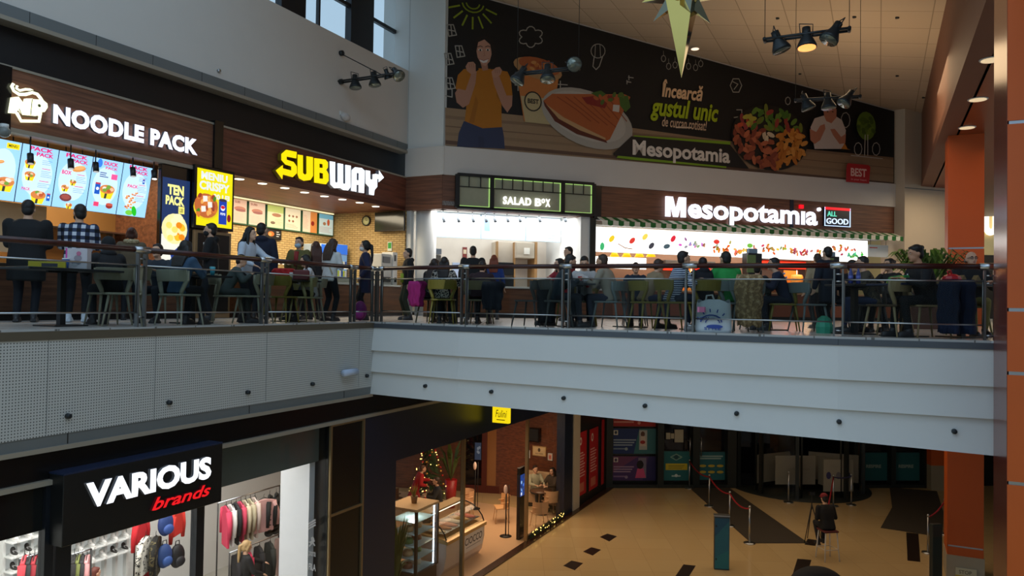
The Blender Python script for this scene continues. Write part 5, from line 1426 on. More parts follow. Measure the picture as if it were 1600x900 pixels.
person('woman with reddish brown hair standing behind the white shirted girls', U(492, 15.6), 120, 1.62, top=(40, 38, 40), hair=(74, 42, 32), hs='long')
person('girl with long brown hair in a white top carrying a black bag', U(514, 14.6), 60, 1.6, top=(206, 206, 204), hair=(60, 42, 32), hs='long', lean=6, nod=20, pants=(24, 28, 34), arms='front', extras=[('bag_strap', (190, 170, 130), (.5, -.12, -.12), (.05, .17, -.1), .012)])
person('woman in a navy blue coat with a ponytail and white mask by the railing corner', U(570, 15.7), 190, 1.66, top=(30, 36, 66), hair=(18, 16, 18), hs='pony', mask=(214, 208, 204), coat=True, arms='pocket', pants=(20, 20, 26))
person('boy in a black hoodie with a lime green bib near the drink machines', U(637, 16.4), 200, 1.56, top=(20, 20, 22), hair=(24, 18, 16), hood=True, pants=(56, 60, 46), extras=[('bib', (150, 170, 40), (.2, 0, .125), (-.02, 0, .12), .06)])
person('broad man in a black jacket standing with back turned at the salad counter', U(738, 17.6), 92, 1.72, top=(22, 24, 28), hair=(32, 26, 24), wide=1.2, coat=True)
person('woman with long ginger hair and a bright blue top at the salad counter', U(771, 18.2), 85, 1.56, top=(34, 62, 128), hair=(128, 58, 30), hs='long', pants=(24, 26, 36))
person('young man in a dark red shirt standing in front of the salad side wall', U(888, 17.6), 205, 1.74, top=(118, 20, 26), hair=(20, 17, 16), arms='front')
person('person in a beige top standing by the kebab counter behind the navy coat', U(1277, 14.6), 100, 1.45, top=(170, 154, 124), hair=(60, 46, 36))
person('person in a dark navy coat standing behind the rail post right of the olive chair', U(1293, 12.6), 110, 1.42, top=(22, 30, 44), hair=(22, 18, 18), coat=True, pants=(20, 22, 28))
# seated people, chairs and tables; facing in degrees (0 = to the right of the picture, 90 = away, 180 = left, 270 = towards the camera)
def seat(label, x, d, face, clabel, crgb, chair_=True, dz=0, seatc=None, **kw):
    p = U(x, d)
    f = rad(face)
    kw['H'] = kw['H'] * .93; kw['lean'] = min(kw.get('lean', 0) + 4, 27); kw['hipz'] = .535; kw['nod'] = kw.get('nod', 0) - 3
    o = person(label, p + Vector((0, 0, dz)), face, sit=True, **kw)
    if chair_:
        chair(clabel, p + Vector((math.cos(f) * .02, math.sin(f) * .02, 0)), face, crgb, seatc)
    return o
seat('person in a black hood and jacket seated at the left railing table', 172, 10.6, 140, 'pale chair under the black hooded person', GREYW, H=1.68, top=(18, 18, 22), hs='hood', mask=(120, 160, 190), lean=10, arms='table', hood=True, yaw=20)
seat('person in a denim blue jacket with dark hair seated with back turned', 278, 11.0, 75, 'pale grey chair under the denim jacket, left railing', (158, 160, 142), H=1.68, top=(56, 84, 112), hair=(26, 24, 22), hs='long', lean=10, arms='table')
seat('person with dark hair facing the camera behind the denim jacket', 253, 12.0, 265, 'pale chair behind the denim jacket person', GREYW, H=1.68, top=(42, 48, 58), hair=(34, 24, 22), hs='short', lean=12, arms='table')
seat('boy in a grey green top hunched at the table below the long haired woman', 352, 12.5, 25, 'pale chair with a lime strip under the grey green boy', GREYW, H=1.5, top=(66, 76, 74), hair=(44, 34, 28), lean=28, nod=20, arms='table', pants=(60, 66, 64))
seat('girl with dark hair in a white top seated by the olive coated woman', 487, 14.2, 205, 'pale chair under the white topped girl', GREYW, H=1.66, top=(206, 208, 210), hair=(24, 19, 19), hs='long', arms='table', lean=8, nod=15)
seat('woman with dark hair in a zebra striped top seated with back turned', 692, 13.9, 88, 'olive chair under the zebra striped woman', OLIVE, H=1.64, topmat=camo('zebra_knit', [(30, 30, 32), (196, 190, 180), (34, 34, 36), (180, 172, 160)], 14), hair=(34, 25, 23), hs='long', arms='table', lean=8, shoes=(30, 30, 32))
seat('woman with dark brown hair in a patterned top beside the zebra striped woman', 674, 14.5, 70, 'chair with a pink coat beside the zebra striped woman', (96, 92, 66), H=1.64, topmat=camo('dotted_top', [(30, 30, 36), (40, 40, 48), (150, 140, 140)], 26), hair=(42, 28, 24), hs='wavy', arms='table', lean=8)
seat('person in a dark maroon jacket seated with back turned, right of the rail post', 748, 14.0, 78, 'olive chair under the maroon jacket', (104, 98, 70), H=1.62, top=(44, 24, 32), hair=(34, 26, 24), wide=1.15, lean=34, arms='table', pants=(18, 20, 30), nod=10)
seat('man in a dark teal jacket hunched over the table, head down', 866, 12.9, 10, 'dark chair under the teal jacketed man', (70, 74, 70), H=1.76, top=(26, 44, 54), hair=(34, 28, 26), lean=22, nod=22, arms='table', pants=(22, 28, 40))
seat('dark haired girl with a red top opposite the teal jacketed man', 884, 13.9, 200, 'olive chair by the rail post in front of the red top girl', OLIVE, H=1.64, top=(150, 40, 52), hair=(22, 18, 18), hs='long', lean=10, arms='face')
seat('young man in a white and black varsity jacket looking down at the table', 913, 13.7, 262, 'olive chair under the white and black jacket', OLIVE, H=1.72, top=(186, 186, 186), hair=(22, 19, 19), lean=16, nod=25, arms='table', skin=0, extras=[('front_stripe', (22, 22, 26), (.5, .09, .1), (.0, .1, .13), .03), ('red_emblem', (180, 30, 40), (.3, -.07, .125), (.24, -.07, .13), .03)])
seat('man in a beige grey sweater with cropped hair, back turned', 956, 13.1, 150, 'thin legged chair under the beige sweater', TEAL, H=1.76, top=(146, 138, 122), hair=(66, 48, 38), lean=14, arms='table', pants=(26, 34, 56), wide=1.1)
seat('person in a dark blue top facing the camera at the far table', 992, 14.6, 265, 'chair at the far table under the dark blue top', (80, 84, 88), H=1.6, top=(34, 46, 62), hair=(28, 22, 22), lean=10, arms='table')
seat('person in a tan knit top bending left of the striped shirt', 1008, 12.7, 20, 'olive chair under the tan knit top', OLIVE, H=1.6, top=(148, 128, 100), hair=(64, 44, 34), hs='short', lean=30, nod=15, arms='table', pants=(30, 40, 70))
seat('woman in a blue and white striped shirt seated in profile to the right', 1050, 11.95, 12, 'olive chair under the blue striped shirt', OLIVE, H=1.74, topmat=stripes('striped_shirt', (186, 198, 214), (34, 48, 84), .034, .5, 2, .85), hair=(30, 22, 22), hs='short', lean=14, arms='table', pants=(28, 38, 56), shoes=(210, 210, 214))
seat('person in a dark puffer jacket seated behind the plastic bag', 1102, 12.0, 95, 'olive chair under the dark puffer jacket', OLIVE, H=1.52, top=(20, 22, 30), hair=(34, 20, 20), hood=True, lean=12, arms='table')
seat('person in a bright green hoodie seated with back turned', 1140, 12.0, 100, 'chair hidden under the green hoodie', TEAL, H=1.76, top=(40, 150, 70), hair=(20, 18, 18), hood=True, lean=12, arms='table', yaw=15, pants=(50, 52, 54))
seat('child in a black cap right of the green hoodie', 1181, 13.1, 60, 'grey chair under the child in the black cap', TEAL, H=1.45, top=(44, 44, 46), hair=(30, 24, 22), cap=(16, 16, 18), lean=8, arms='table')
seat('person in a navy jacket with white bars on the shoulder on an olive chair', 1228, 12.6, 165, 'olive chair under the navy jacket with white bars', OLIVE, H=1.66, top=(24, 32, 56), hair=(24, 20, 20), lean=16, arms='table', pants=(24, 30, 44), extras=[('white_bar', (206, 210, 220), (.46, .1, -.125), (.46, -.06, -.13), .018), ('white_bar', (206, 210, 220), (.38, .08, -.14), (.38, -.05, -.14), .018)])
seat('person in a dark jacket seated left of the blue bottles', 1318, 12.9, 300, 'dark chair behind the blue bottles', (64, 66, 70), H=1.62, top=(22, 24, 30), hair=(22, 18, 18), lean=14, arms='table')
seat('person in a grey camouflage jacket seated behind the pale chair', 1364, 12.1, 165, 'dark chair under the camouflage jacket', (64, 60, 56), H=1.66, topmat=camo('camouflage', [(74, 68, 56), (56, 54, 48), (96, 88, 70), (48, 44, 40)], 8), hair=(28, 22, 20), hs='short', lean=12, arms='table', pants=(40, 52, 84))
seat('dark haired woman in profile eating under the white hanging sign', 1397, 12.9, 200, 'chair under the woman below the hanging sign', TAN, H=1.68, top=(36, 34, 34), hair=(22, 18, 18), hs='bun', lean=6, arms='face')
seat('young man with thick black hair and a black top seated in profile to the left', 1450, 10.6, 182, 'tan chair under the young man in black', TAN, H=1.8, top=(20, 21, 26), hair=(18, 15, 15), hs='shaggy', lean=12, nod=12, arms='table', skin=1, wide=1.12, pants=(20, 22, 28), extras=[('white_cord', (220, 220, 224), [(.42, .17, .1), (.2, .19, .12), (.1, .1, .14), (.05, -.05, .15)], .009)])
seat('bald man with glasses and a black jacket facing the camera', 1512, 11.5, 262, 'pale olive chair under the bald man', (150, 146, 90), H=1.74, top=(22, 22, 24), hair=(90, 74, 66), hs='bald', glasses=True, hood=True, lean=6, arms='table', wide=1.15, pants=(120, 112, 60))
# empty chairs and coats
chair('olive chair with an empty back beside the red jacket, third rail bay', U(438, 13.0), 80, OLIVE)
chair('pale olive chair standing empty, right of the olive one in the third rail bay', U(468, 13.4), 215, (156, 150, 104))
chair('pale chair seen from its side beside the second left post', U(398, 12.4), 170, GREYW)
chair('pale chair tucked left of the second left post', U(198, 10.3), 200, GREYW)
chair('grey blue chair standing empty beside the navy jacket', U(1262, 12.4), 10, TEAL)
chair('pale cream chair in front of the camouflage jacket', U(1388, 10.75), 130, (166, 146, 108), (84, 66, 46))
chair('dark chair hung with a long black coat', U(830, 13.2), 150, (60, 62, 60))
chair('chair under the beige fur coat', U(1166, 11.7), 80, TEAL)
def drape(name, label, cat, pos, face, w, h, ztop, rgb, m=None, thick=.07, taper=.8):
    """a coat hung over a chair back: a thick folded sheet with creases"""
    t = None
    mb = MB(); n = 14; k = 9
    vs = []
    for sgn in (1, -1):
        for j in range(k + 1):
            z = ztop - h * j / k; ww = w * (1 - (1 - taper) * j / k) * (.8 if j == 0 else 1)
            for i in range(n + 1):
                u = i / n - .5
                vs.append((u * ww + .015 * math.sin(j * 1.7), sgn * (thick * (.6 if j == 0 else 1) * (1 - (2 * abs(u)) ** 3) + .012) + .02 * math.sin(i * 1.9 + j * .5), z + .018 * math.sin(i * .9) * (j / k)))
    q = (n + 1) * (k + 1)
    fs = []
    for j in range(k):
        for i in range(n):
            a = j * (n + 1) + i; fs += [(a, a + 1, a + n + 2, a + n + 1), (q + a, q + a + n + 1, q + a + n + 2, q + a + 1)]
    for i in range(n): fs += [(i, q + i, q + i + 1, i + 1), (k * (n + 1) + i, k * (n + 1) + i + 1, q + k * (n + 1) + i + 1, q + k * (n + 1) + i)]
    for j in range(k): a = j * (n + 1); fs += [(a, a + n + 1, q + a + n + 1, q + a), (a + n, q + a + n, q + a + n + n + 1, a + n + n + 1)]
    mb.add(vs, fs, 0, True)
    o = mb.build(name, [m or mat(rgb, .9, 0, .2, 12, .5)], None, 0, pos, rad(face - 90))
    return tag(o, label, cat)
def back_of(x, d, face, dist=.30):
    p = U(x, d); f = rad(face); return p + Vector((-math.cos(f) * dist, -math.sin(f) * dist, 0))
drape('coat', 'beige fur coat hung over a chair right of the green hoodie', 'coat', back_of(1166, 11.7, 80), 80, .44, .78, .88, (150, 124, 84), camo('fur_coat', [(134, 110, 76), (164, 138, 98), (194, 170, 130)], 18), .11, .8)
drape('coat', 'bright pink coat with white trim hung on a chair', 'coat', back_of(662, 14.4, 70), 70, .4, .46, .78, (160, 32, 108), None, .1, .7)
drape('coat', 'long black coat hanging from a dark chair left of the teal jacket', 'coat', back_of(830, 13.2, 150), 150, .55, .72, .8, (16, 18, 24), None, .12, .5)
drape('coat', 'dark blue jacket hung on the maroon person\'s chair', 'coat', back_of(775, 13.9, 78), 60, .5, .5, .78, (20, 24, 36), None, .1, .75)
drape('jacket', 'red jacket lying folded on the table in the third rail bay', 'jacket', U(442, 13.75) + Vector((0, 0, .7555)), 90, .42, .2, .21, (176, 34, 38), None, .12, 1.1)
# tables
table('dark table at the left end with a yellow box on it', U(96, 9.95), 64, 1.3, .7)
table('dark table beside the denim jacket person', U(300, 11.9), 64, .7, 1.0)
table('dark table in the third rail bay', U(452, 13.75), 64, .8, .8)
table('dark table in front of the zebra striped woman', U(712, 14.5), 10, .8, .6)
table('dark table between the teal jacket and the red top girl', U(893, 13.15), 10, .7, .6)
table('dark table behind the beige sweater man', U(985, 13.4), 20, .9, .6)
table('dark table right of the striped shirt, with yellow capped bottles', U(1092, 12.35), 20, .7, .6)
table('dark table by the child in the black cap with a white tray', U(1200, 12.9), 20, .7, .6)
table('dark table carrying the blue bottles', U(1335, 11.45), 20, .6, .6)
table('dark blue topped table in front of the young man in black', U(1412, 10.85), 15, .7, .7, (40, 52, 84))
table('dark table hung with navy jackets in front of the bald man', U(1502, 10.75), 15, .7, .6)
# things on the tables
def onp(x, d, dx=0): return U(x, d) + Vector((0, 0, .7555))
def boxthing(name, label, cat, pos, rz, w, d, h, m, extra=None):
    t = thing(name, label, cat, pos, rad(rz)); mb = MB(); mb.box(-w / 2, w / 2, -d / 2, d / 2, 0, h); mb.build('body', [m], t, .004)
    if extra: extra(t, w, d, h)
    return t
def _ylid(t, w, d, h): mb = MB(); mb.box(-w / 2, w / 2, -d / 2, d / 2, h, h + .012); mb.build('lid', [mat((206, 190, 60), .6)], t, .003); mb = MB(); mb.box(-.06, .12, -d / 2 - .003, -d / 2, .015, h - .01); mb.build('label', [mat((60, 60, 70), .6)], t)
boxthing('takeaway_box', 'flat yellow box on the left railing table', 'box', onp(76, 9.85), 20, .42, .3, .07, mat((196, 178, 40), .6), _ylid)
def _ppr(t, w, d, h):
    a = Art(-d / 2 - .001, .0008); a.rect(-w / 2, 0, -w / 2 + .02, h, (206, 70, 160)); a.ell(.02, .14, .05, .04, (150, 140, 150)); a.ell(.0, .08, .06, .03, (120, 120, 130)); a.ell(.03, .2, .03, .03, (190, 110, 140)); a.ell(-.02, .05, .04, .02, (170, 170, 176)); a.build('print', t)
boxthing('paper_bag', 'white printed paper bag with a pink edge, left railing table', 'bag', onp(121, 9.95), 5, .27, .12, .27, mat((196, 190, 196), .7), _ppr)
def cup(label, pos, rgb, lid=(230, 230, 230), group=None, h=.12):
    t = thing('paper_cup', label, 'cup', pos, 0, group); mb = MB(); mb.lathe([(.03, 0), (.042, h)], 14); mb.build('body', [mat(rgb, .5)], t); mb = MB(); mb.lathe([(.044, h), (.044, h + .01), (.036, h + .014)], 14); mb.build('lid', [mat(lid, .4)], t)
def bottle(label, pos, rgb, capc, group=None, h=.22):
    t = thing('bottle', label, 'bottle', pos, 0, group); mb = MB(); mb.lathe([(.03, 0), (.033, .02), (.033, h * .6), (.014, h * .85), (.014, h * .93)], 14); mb.build('body', [mat(rgb, .15, spec=.6)], t); mb = MB(); mb.lathe([(.016, h * .93), (.016, h)], 12); mb.build('lid', [mat(capc, .4)], t)
    mb = MB(); mb.lathe([(.0338, h * .25), (.0338, h * .5)], 14); mb.build('label', [mat(tuple(min(255, v + 50) for v in rgb), .5)], t)
cup('blue and white cup beside the white paper bag', onp(101, 9.85), (60, 100, 180))
cup('turquoise cup on the table right of the denim jacket', onp(331, 11.75), (60, 160, 180), (120, 200, 210))
cup('white cup on the table of the third rail bay', onp(455, 13.6), (214, 210, 200))
bottle('clear bottle with a lime label, left one beside the dark puffer', onp(1086, 12.25), (110, 130, 90), (220, 220, 200))
bottle('clear bottle with a lime label, right one beside the dark puffer', onp(1103, 12.2), (120, 150, 70), (220, 220, 200))
bottle('blue bottle with white cap on the table, left one', onp(1329, 11.3), (40, 54, 130), (220, 224, 230), None, .25)
bottle('blue bottle with white cap on the table, right one', onp(1341, 11.3), (40, 54, 130), (220, 224, 230), None, .25)
def tray(label, pos, rz, rgb, items=()):
    t = thing('tray', label, 'tray', pos, rad(rz)); mb = MB(); mb.box(-.2, .2, -.14, .14, 0, .012); mb.box(-.2, .2, -.14, -.13, .012, .025); mb.box(-.2, .2, .13, .14, .012, .025); mb.build('body', [mat(rgb, .4)], t, .003); return t
tray('white tray by the navy jacket with white bars', onp(1206, 12.8), 20, (206, 206, 206))
tray('pale tray on the far table behind the beige sweater', onp(985, 13.3), 20, (170, 160, 140))
t = thing('food_wrap', 'green and yellow food wrapper on the dark blue table', 'wrapper', onp(1411, 10.8), rad(10)); mb = MB(); mb.prism([(-.2, 0), (.2, 0), (.14, .09), (0, .12), (-.15, .1)], -.12, .12, 0); mb.build('body', [camo('wrapper_print', [(36, 120, 60), (60, 150, 70), (200, 190, 60), (210, 214, 200)], 7)], t, .02)
t = thing('food_wrap', 'white crumpled wrapper with red print before the varsity jacket', 'wrapper', onp(903, 13.15), rad(10)); mb = MB(); mb.ell((0, 0, .09), (.14, .1, .09), 0, 9, 6, None, False); mb.ell((.12, 0, .07), (.08, .08, .07), 0, 8, 5, None, False); mb.build('body', [mat((206, 206, 206), .7)], t); mb = MB(); mb.box(-.03, .04, -.105, -.1, .05, .12); mb.build('print', [mat((190, 40, 50), .6)], t)
t = thing('food_wrap', 'red plastic bag on the table in front of the bald man', 'bag', onp(1487, 10.65), rad(10)); mb = MB(); mb.ell((0, 0, .07), (.14, .1, .075), 0, 9, 6, None, False); mb.tube([(-.05, 0, .12), (-.07, 0, .18), (-.02, 0, .19), (0, 0, .13)], .012, 6); mb.build('body', [mat((186, 28, 40), .4)], t)
for x, lb in ((1503, 'small brown tent card beside the red bag'), (1525, 'small brown tent card at the right end of the table')):
    t = thing('tent_card', lb, 'tent card', onp(x, 10.7), rad(5)); mb = MB(); mb.prism([(-.07, 0), (.07, 0), (.0, .13)], -.05, .05); mb.build('body', [mat((110, 92, 56), .6)], t); mb = MB(); mb.box(-.015, .015, -.052, -.05, .03, .05); mb.build('print', [M_blackm], t)
for x, lb, rz in ((1482, 'navy jacket with a red edge hung over the right end table', 20), (1508, 'second navy jacket hung beside the red edged one', 10)):
    drape('jacket', lb, 'jacket', U(x, 10.25), rz, .32, .72, .8, (24, 34, 62), None, .07, .95)
# plastic shopping bag
t = thing('shopping_bag', 'white plastic shopping bag with a blue sun print behind the glass', 'bag', U(1115, 11.35), rad(-20))
mb = MB(); n = 18
prof = [(.0, .26, .12), (.05, .27, .13), (.25, .26, .12), (.42, .25, .08), (.47, .24, .03)]
vs = []; 
for z, rx, ry in prof:
    for j in range(n): th = 2 * math.pi * j / n; c_, s_ = math.cos(th), math.sin(th); vs.append((rx * abs(c_) ** .6 * (1 if c_ > 0 else -1), ry * abs(s_) ** .6 * (1 if s_ > 0 else -1) + .01 * math.sin(5 * th + z * 20), z + (.03 * math.sin(3 * th) if z > .4 else 0)))
fs = [(i * n + j, i * n + (j + 1) % n, (i + 1) * n + (j + 1) % n, (i + 1) * n + j) for i in range(len(prof) - 1) for j in range(n)] + [tuple(range(n - 1, -1, -1))]
mb.add(vs, fs, 0, True); mb.build('body', [mat((196, 206, 212), .4, 0, .05, 5)], t)
mb = MB()
for s_ in (-1, 1): mb.tube([(-.12, .02 * s_, .44), (-.1, .03 * s_, .55), (-.02, .03 * s_, .56), (.02, .02 * s_, .45)], .012, 6)
mb.build('handle', [mat((200, 210, 214), .4)], t)
a = Art(-.145, .0008); BL = (40, 70, 150)
a.line([(-.02 + .15 * math.cos(rad(q)), .16 + .1 * math.sin(rad(q))) for q in range(0, 181, 20)], .02, BL); a.line([(-.0 + .1 * math.cos(rad(q)), .15 + .06 * math.sin(rad(q))) for q in range(0, 181, 20)], .016, BL)
for q in (40, 70, 100, 130): a.line([(.0 + .19 * math.cos(rad(q)), .16 + .15 * math.sin(rad(q))), (.0 + .22 * math.cos(rad(q)), .16 + .19 * math.sin(rad(q)))], .018, BL)
a.text('NEW', -.22, -.05, .18, .23, BL, .03); a.ell(.03, .09, .12, .03, BL); a.text('STYLE', -.12, .12, .04, .08, BL, .02); a.rect(-.22, .3, -.1, .38, (206, 120, 160)); a.build('print', t)
t = thing('shopping_bag', 'small turquoise bag on the floor by the navy coat', 'bag', U(1288, 11.7), 0); mb = MB(); mb.lathe([(.12, 0), (.13, .1), (.1, .22), (.04, .27)], 10, 0, (0, 0, 0), False); mb.build('body', [mat((50, 150, 120), .5)], t)
t = thing('backpack', 'small purple backpack on the floor by the navy blue coat', 'bag', U(563, 15.2), 0); mb = MB(); mb.ell((0, 0, .2), (.14, .1, .2), 0, 12, 8); mb.build('body', [mat((120, 30, 110), .6)], t); mb = MB(); mb.ell((0, -.09, .13), (.09, .05, .09), 0, 10, 6); mb.build('pocket', [mat((150, 40, 130), .6)], t)
t = thing('handbag', 'dark red handbag on the table by the white topped girl', 'bag', onp(470, 13.55), rad(10)); mb = MB(); mb.box(-.14, .14, -.06, .06, 0, .18); mb.build('body', [mat((96, 30, 30), .5)], t, .02); mb = MB(); mb.tube([(-.1, 0, .18), (-.08, 0, .3), (.08, 0, .3), (.1, 0, .18)], .01, 6); mb.build('handle', [mat((70, 24, 24), .5)], t)
# plant behind the young man
t = thing('potted_plant', 'leafy green plant in a brown planter behind the young man in black', 'plant', U(1450, 15.5), 0)
mb = MB(); mb.box(-.45, .45, -.2, .2, 0, .95); mb.build('planter', [mat((84, 50, 34), .6)], t, .01)
mb = MB(); rr = random.Random(5)
for k in range(150):
    th = rr.uniform(0, 6.28); r0 = rr.uniform(0, .2); p0 = Vector((r0 * 2 * math.cos(th), r0 * math.sin(th), .95)); p1 = p0 + Vector((math.cos(th) * rr.uniform(.1, .55), math.sin(th) * rr.uniform(.05, .3), rr.uniform(.25, .7))); p2 = p1 + Vector((math.cos(th) * .18, math.sin(th) * .12, -.14))
    sd = Vector((-math.sin(th), math.cos(th), 0)) * .03; m_ = (p0 + p1) / 2 + Vector((0, 0, .08))
    mb.add([p0, m_ + sd, p1, m_ - sd], [(0, 1, 2, 3)], k % 2); mb.add([m_, p1 + sd * 1.4, p2, p1 - sd * 1.4], [(0, 1, 2, 3)], k % 2)
mb.build('leaves', [mat((82, 120, 34), .6), mat((56, 90, 26), .6)], t)
# ------------------------------------------------------------------ LOWER LEFT: clothes shop front
def along(P0, dr, px):
    q = CR.transposed() @ (P0 - Vector((0, 0, EZ))); w = CR.transposed() @ dr; k = (px - 800) / FPX
    return -(q.x + k * q.z) / (w.x + k * w.z)
L_ = LF
mb = MB(); mb.box(-6, 16.4, .02, .3, 4.44, 4.8, 0); struct('wall_lower_band', mb, [M_black], LF, 'glossy black band over the lower shop fronts')
mb = MB(); mb.box(-6, 16.4, -.05, .2, 4.395, 4.455, 0); struct('trim_10', mb, [M_trim], LF)
M_gold = mat((150, 130, 96), .35, .7, .06, 6)
mb = MB(); mb.box(3.86, 4.86, .0, .3, 0, 4.4, 0)
for a in (3.87, 4.82): mb.box(a, a + .045, -.04, .0, 0, 4.4, 1)
for z in (1.02, 2.76, 4.36): mb.box(3.87, 4.86, -.035, 0, z, z + .045, 1)
struct('pilaster_black', mb, [M_black, M_gold], LF, 'black glossy pilaster with thin gold frames between the two lower shops')
# shop room
SWY = .3 + along(LF.w(3.72, .3, 2.5), LF.n, 437)
Z_ = lambda x, y, dy=0: LF.px(x, y, dy)
mb = MB(); mb.box(-6, 12.2, 5.7, 5.9, 0, 4.8, 0); struct('wall_shoe_shop_back', mb, [M_white], LF)
mb = MB(); mb.box(3.72, 3.86, .3, SWY, 0, 4.4, 0); struct('wall_shoe_shop_side', mb, [mat((206, 208, 212), .6)], LF, 'white side wall of the clothes shop with small grey brand marks')
mb = MB(); mb.prismz([(-6, .3), (5.5, .3), (12.1, 5.6), (12.1, 5.8), (-6, 5.8)], 4.3, 4.4); struct('ceiling_shoe_shop', mb, [M_white], LF)
mb = MB(); mb.prismz([(-6, .3), (5.5, .3), (12.1, 5.6), (12.1, 5.7), (-6, 5.7)], 0, .012); struct('floor_shoe_shop', mb, [mat((170, 168, 160), .4)], LF)
mb = MB(); mb.box(-6, -5.8, .3, 5.7, 0, 4.4, 0); struct('wall_shoe_shop_left', mb, [M_white], LF)
lamp('shoe_shop_lamp', 'AREA', LF.w(.8, 2.9, 4.25), 560, (1, .97, .92), 9, (0, 0, LF.a), sizey=4)
# front: mullions, dark header, glass
zl = Z_(30, 839)[1]
mb = MB(); mb.box(-6, Z_(68, 840)[0], .03, .09, zl, 4.4, 0); struct('window_2_header', mb, [mat((22, 24, 24), .1)], LF, 'dark header panel left of the clothes shop sign')
for k, (xa, xb) in enumerate(((68, 82), (86, 110), (305, 317))):
    a = Z_(xa, 850)[0]; b = Z_(xb, 850)[0]
    mb = MB(); mb.box(a, b, -.02, .1, 0, 4.4, 0); struct('window_2_mullion', mb, [mat((20, 25, 33), .35)], LF)
zh = Z_(390, 747, .3)[1]
mb = MB(); mb.box(1.2, 3.86, .22, .3, zh, 4.4, 0); struct('window_3_header', mb, [mat((92, 98, 94), .12)], LF, 'grey green reflecting header over the clothes shop window')
for k, (a, b) in enumerate(((-6, Z_(68, 850)[0]), (Z_(110, 850)[0], Z_(305, 850)[0]), (Z_(317, 850)[0], 3.86))):
    mb = MB(); mb.box(a, b, .05, .06, .0, 4.4, 0); struct('window_%d' % (k + 4), mb, [M_glass], LF)
# sign
a0, a1 = Z_(98, 800, -.25)[0], Z_(347, 740, -.25)[0]
t = fthing(LF, 'shop_sign', 'black box sign with white capitals over red slanted letters', 'sign', 0, -.05, 3.7); off = (0, -.05, 3.7)
zt = Z_(347, 693, -.25)[1]; zb = Z_(347, 783, -.25)[1]
mb = MB(off); mb.box(a0, a1, -.25, .02, zb, zt, 0); mb.build('box', [mat((16, 18, 20), .4)], t, .008)
mb = MB(off); mb.box(a0, a1, -.252, .02, zt, zt + .02, 0); mb.build('top_edge', [mat((30, 42, 70), .35)], t)
mb = MB(off); x0 = Z_(132, 765, -.26)[0]; x1 = Z_(328, 730, -.26)[0]; z0 = Z_(328, 746.5, -.26)[1]; z1 = Z_(328, 712, -.26)[1]
text(mb, 'VARIOUS', x0, x1, z0, z1, -.29, .035, 0, .05, side=1); mb.build('white_lettering', [emat((245, 248, 255), 1.3), M_side], t)
mb = MB(off); x0 = Z_(235, 790, -.26)[0]; x1 = Z_(327, 770, -.26)[0]; z0 = Z_(240, 797, -.26)[1]; z1 = Z_(325, 750, -.26)[1]
text(mb, 'brands', x0, x1, z0, z1 - .05, -.29, .035, 0, .02, .35, side=1); mb.build('red_lettering', [emat((225, 22, 30), 1.05), mat((110, 12, 16), .5)], t)
# shoe wall
SY = 5.2
s0 = Z_(20, 850, SY)[0]; s1 = Z_(212, 840, SY)[0]; zt = Z_(200, 800, SY)[1] + .5
t = fthing(LF, 'shoe_shelf', 'white shoe display wall of small lit cells', 'shelf', (s0 + s1) / 2, SY + .3, 0); off = ((s0 + s1) / 2, SY + .3, 0)
mb = MB(off); mb.box(s0, s1, SY + .34, SY + .38, 0, zt); mb.build('back_panel', [emat((226, 230, 226), .35)], t)
NC, NR = 10, 9; cw_ = (s1 - s0) / NC; rh = .27; zbase = Z_(150, 878, SY)[1]
for c in range(NC + 1): mb = MB(off); x = s0 + c * cw_; mb.box(x - .025, x + .025, SY + .24, SY + .34, .1, zt); mb.build('upright', [M_white], t)
for r_ in range(NR): mb = MB(off); mb.box(s0, s1, SY + .02, SY + .34, zbase + r_ * rh - .02, zbase + r_ * rh); mb.build('shelf_board', [M_white], t)
def shoe_mesh():
    q = MB(); q.prismz([(-.14, -.04), (-.1, -.048), (.05, -.05), (.12, -.042), (.15, 0), (.12, .042), (.05, .05), (-.1, .048), (-.14, .04)], 0, .03, 0)
    return q
def shoe_proto(rgb, lb, sole=(225, 225, 222)):
    t = thing('trainer', lb, 'shoe', (0, 0, 0), 0, 'trainers on the white display wall')
    shoe_mesh().build('sole', [mat(sole, .5)], t)
    q = MB(); q.ell((.0, 0, .045), (.14, .045, .04), 0, 12, 8); q.ell((-.07, 0, .085), (.06, .042, .06), 0, 10, 8); remesh(q, 'upper', [mat(rgb, .6)], t, .012, 2)
    q = MB()
    for k in range(3): q.box(.0 + k * .03, .012 + k * .03, -.03, .03, .078 - k * .008, .088 - k * .008)
    q.build('laces', [mat((200, 200, 200), .7)], t)
    return t
shoe_cols = [((226, 224, 220), 'pale trainer on the white display wall'), ((40, 38, 36), 'black trainer on the white display wall'), ((220, 186, 172), 'pinkish trainer on the white display wall'), ((216, 110, 40), 'single orange trainer on the white display wall'), ((170, 30, 120), 'magenta trainer high on the white display wall')]
protos = [shoe_proto(c, l) for c, l in shoe_cols]
used = [False] * 5
rr = random.Random(8)
for r_ in range(NR - 1):
    for c in range(NC):
        if r_ * rh + zbase > zt - .2: continue
        kind = rr.choice([0, 1, 2, 0, 1, 2])
        if (r_, c) == (2, 7): kind = 3
        if (r_, c) == (3, 5): kind = 4
        P_ = LF.w(s0 + (c + .5) * cw_, SY + .16, zbase + r_ * rh + .001)
        if used[kind]: o = copy_tree(protos[kind])
        else: o = protos[kind]; used[kind] = True
        o.location = P_; o.rotation_euler = (0, 0, LF.a - math.pi / 2 + rad(-12))
for k in range(5):
    if not used[k]:
        for ch in list(protos[k].children): bpy.data.objects.remove(ch)
        bpy.data.objects.remove(protos[k])
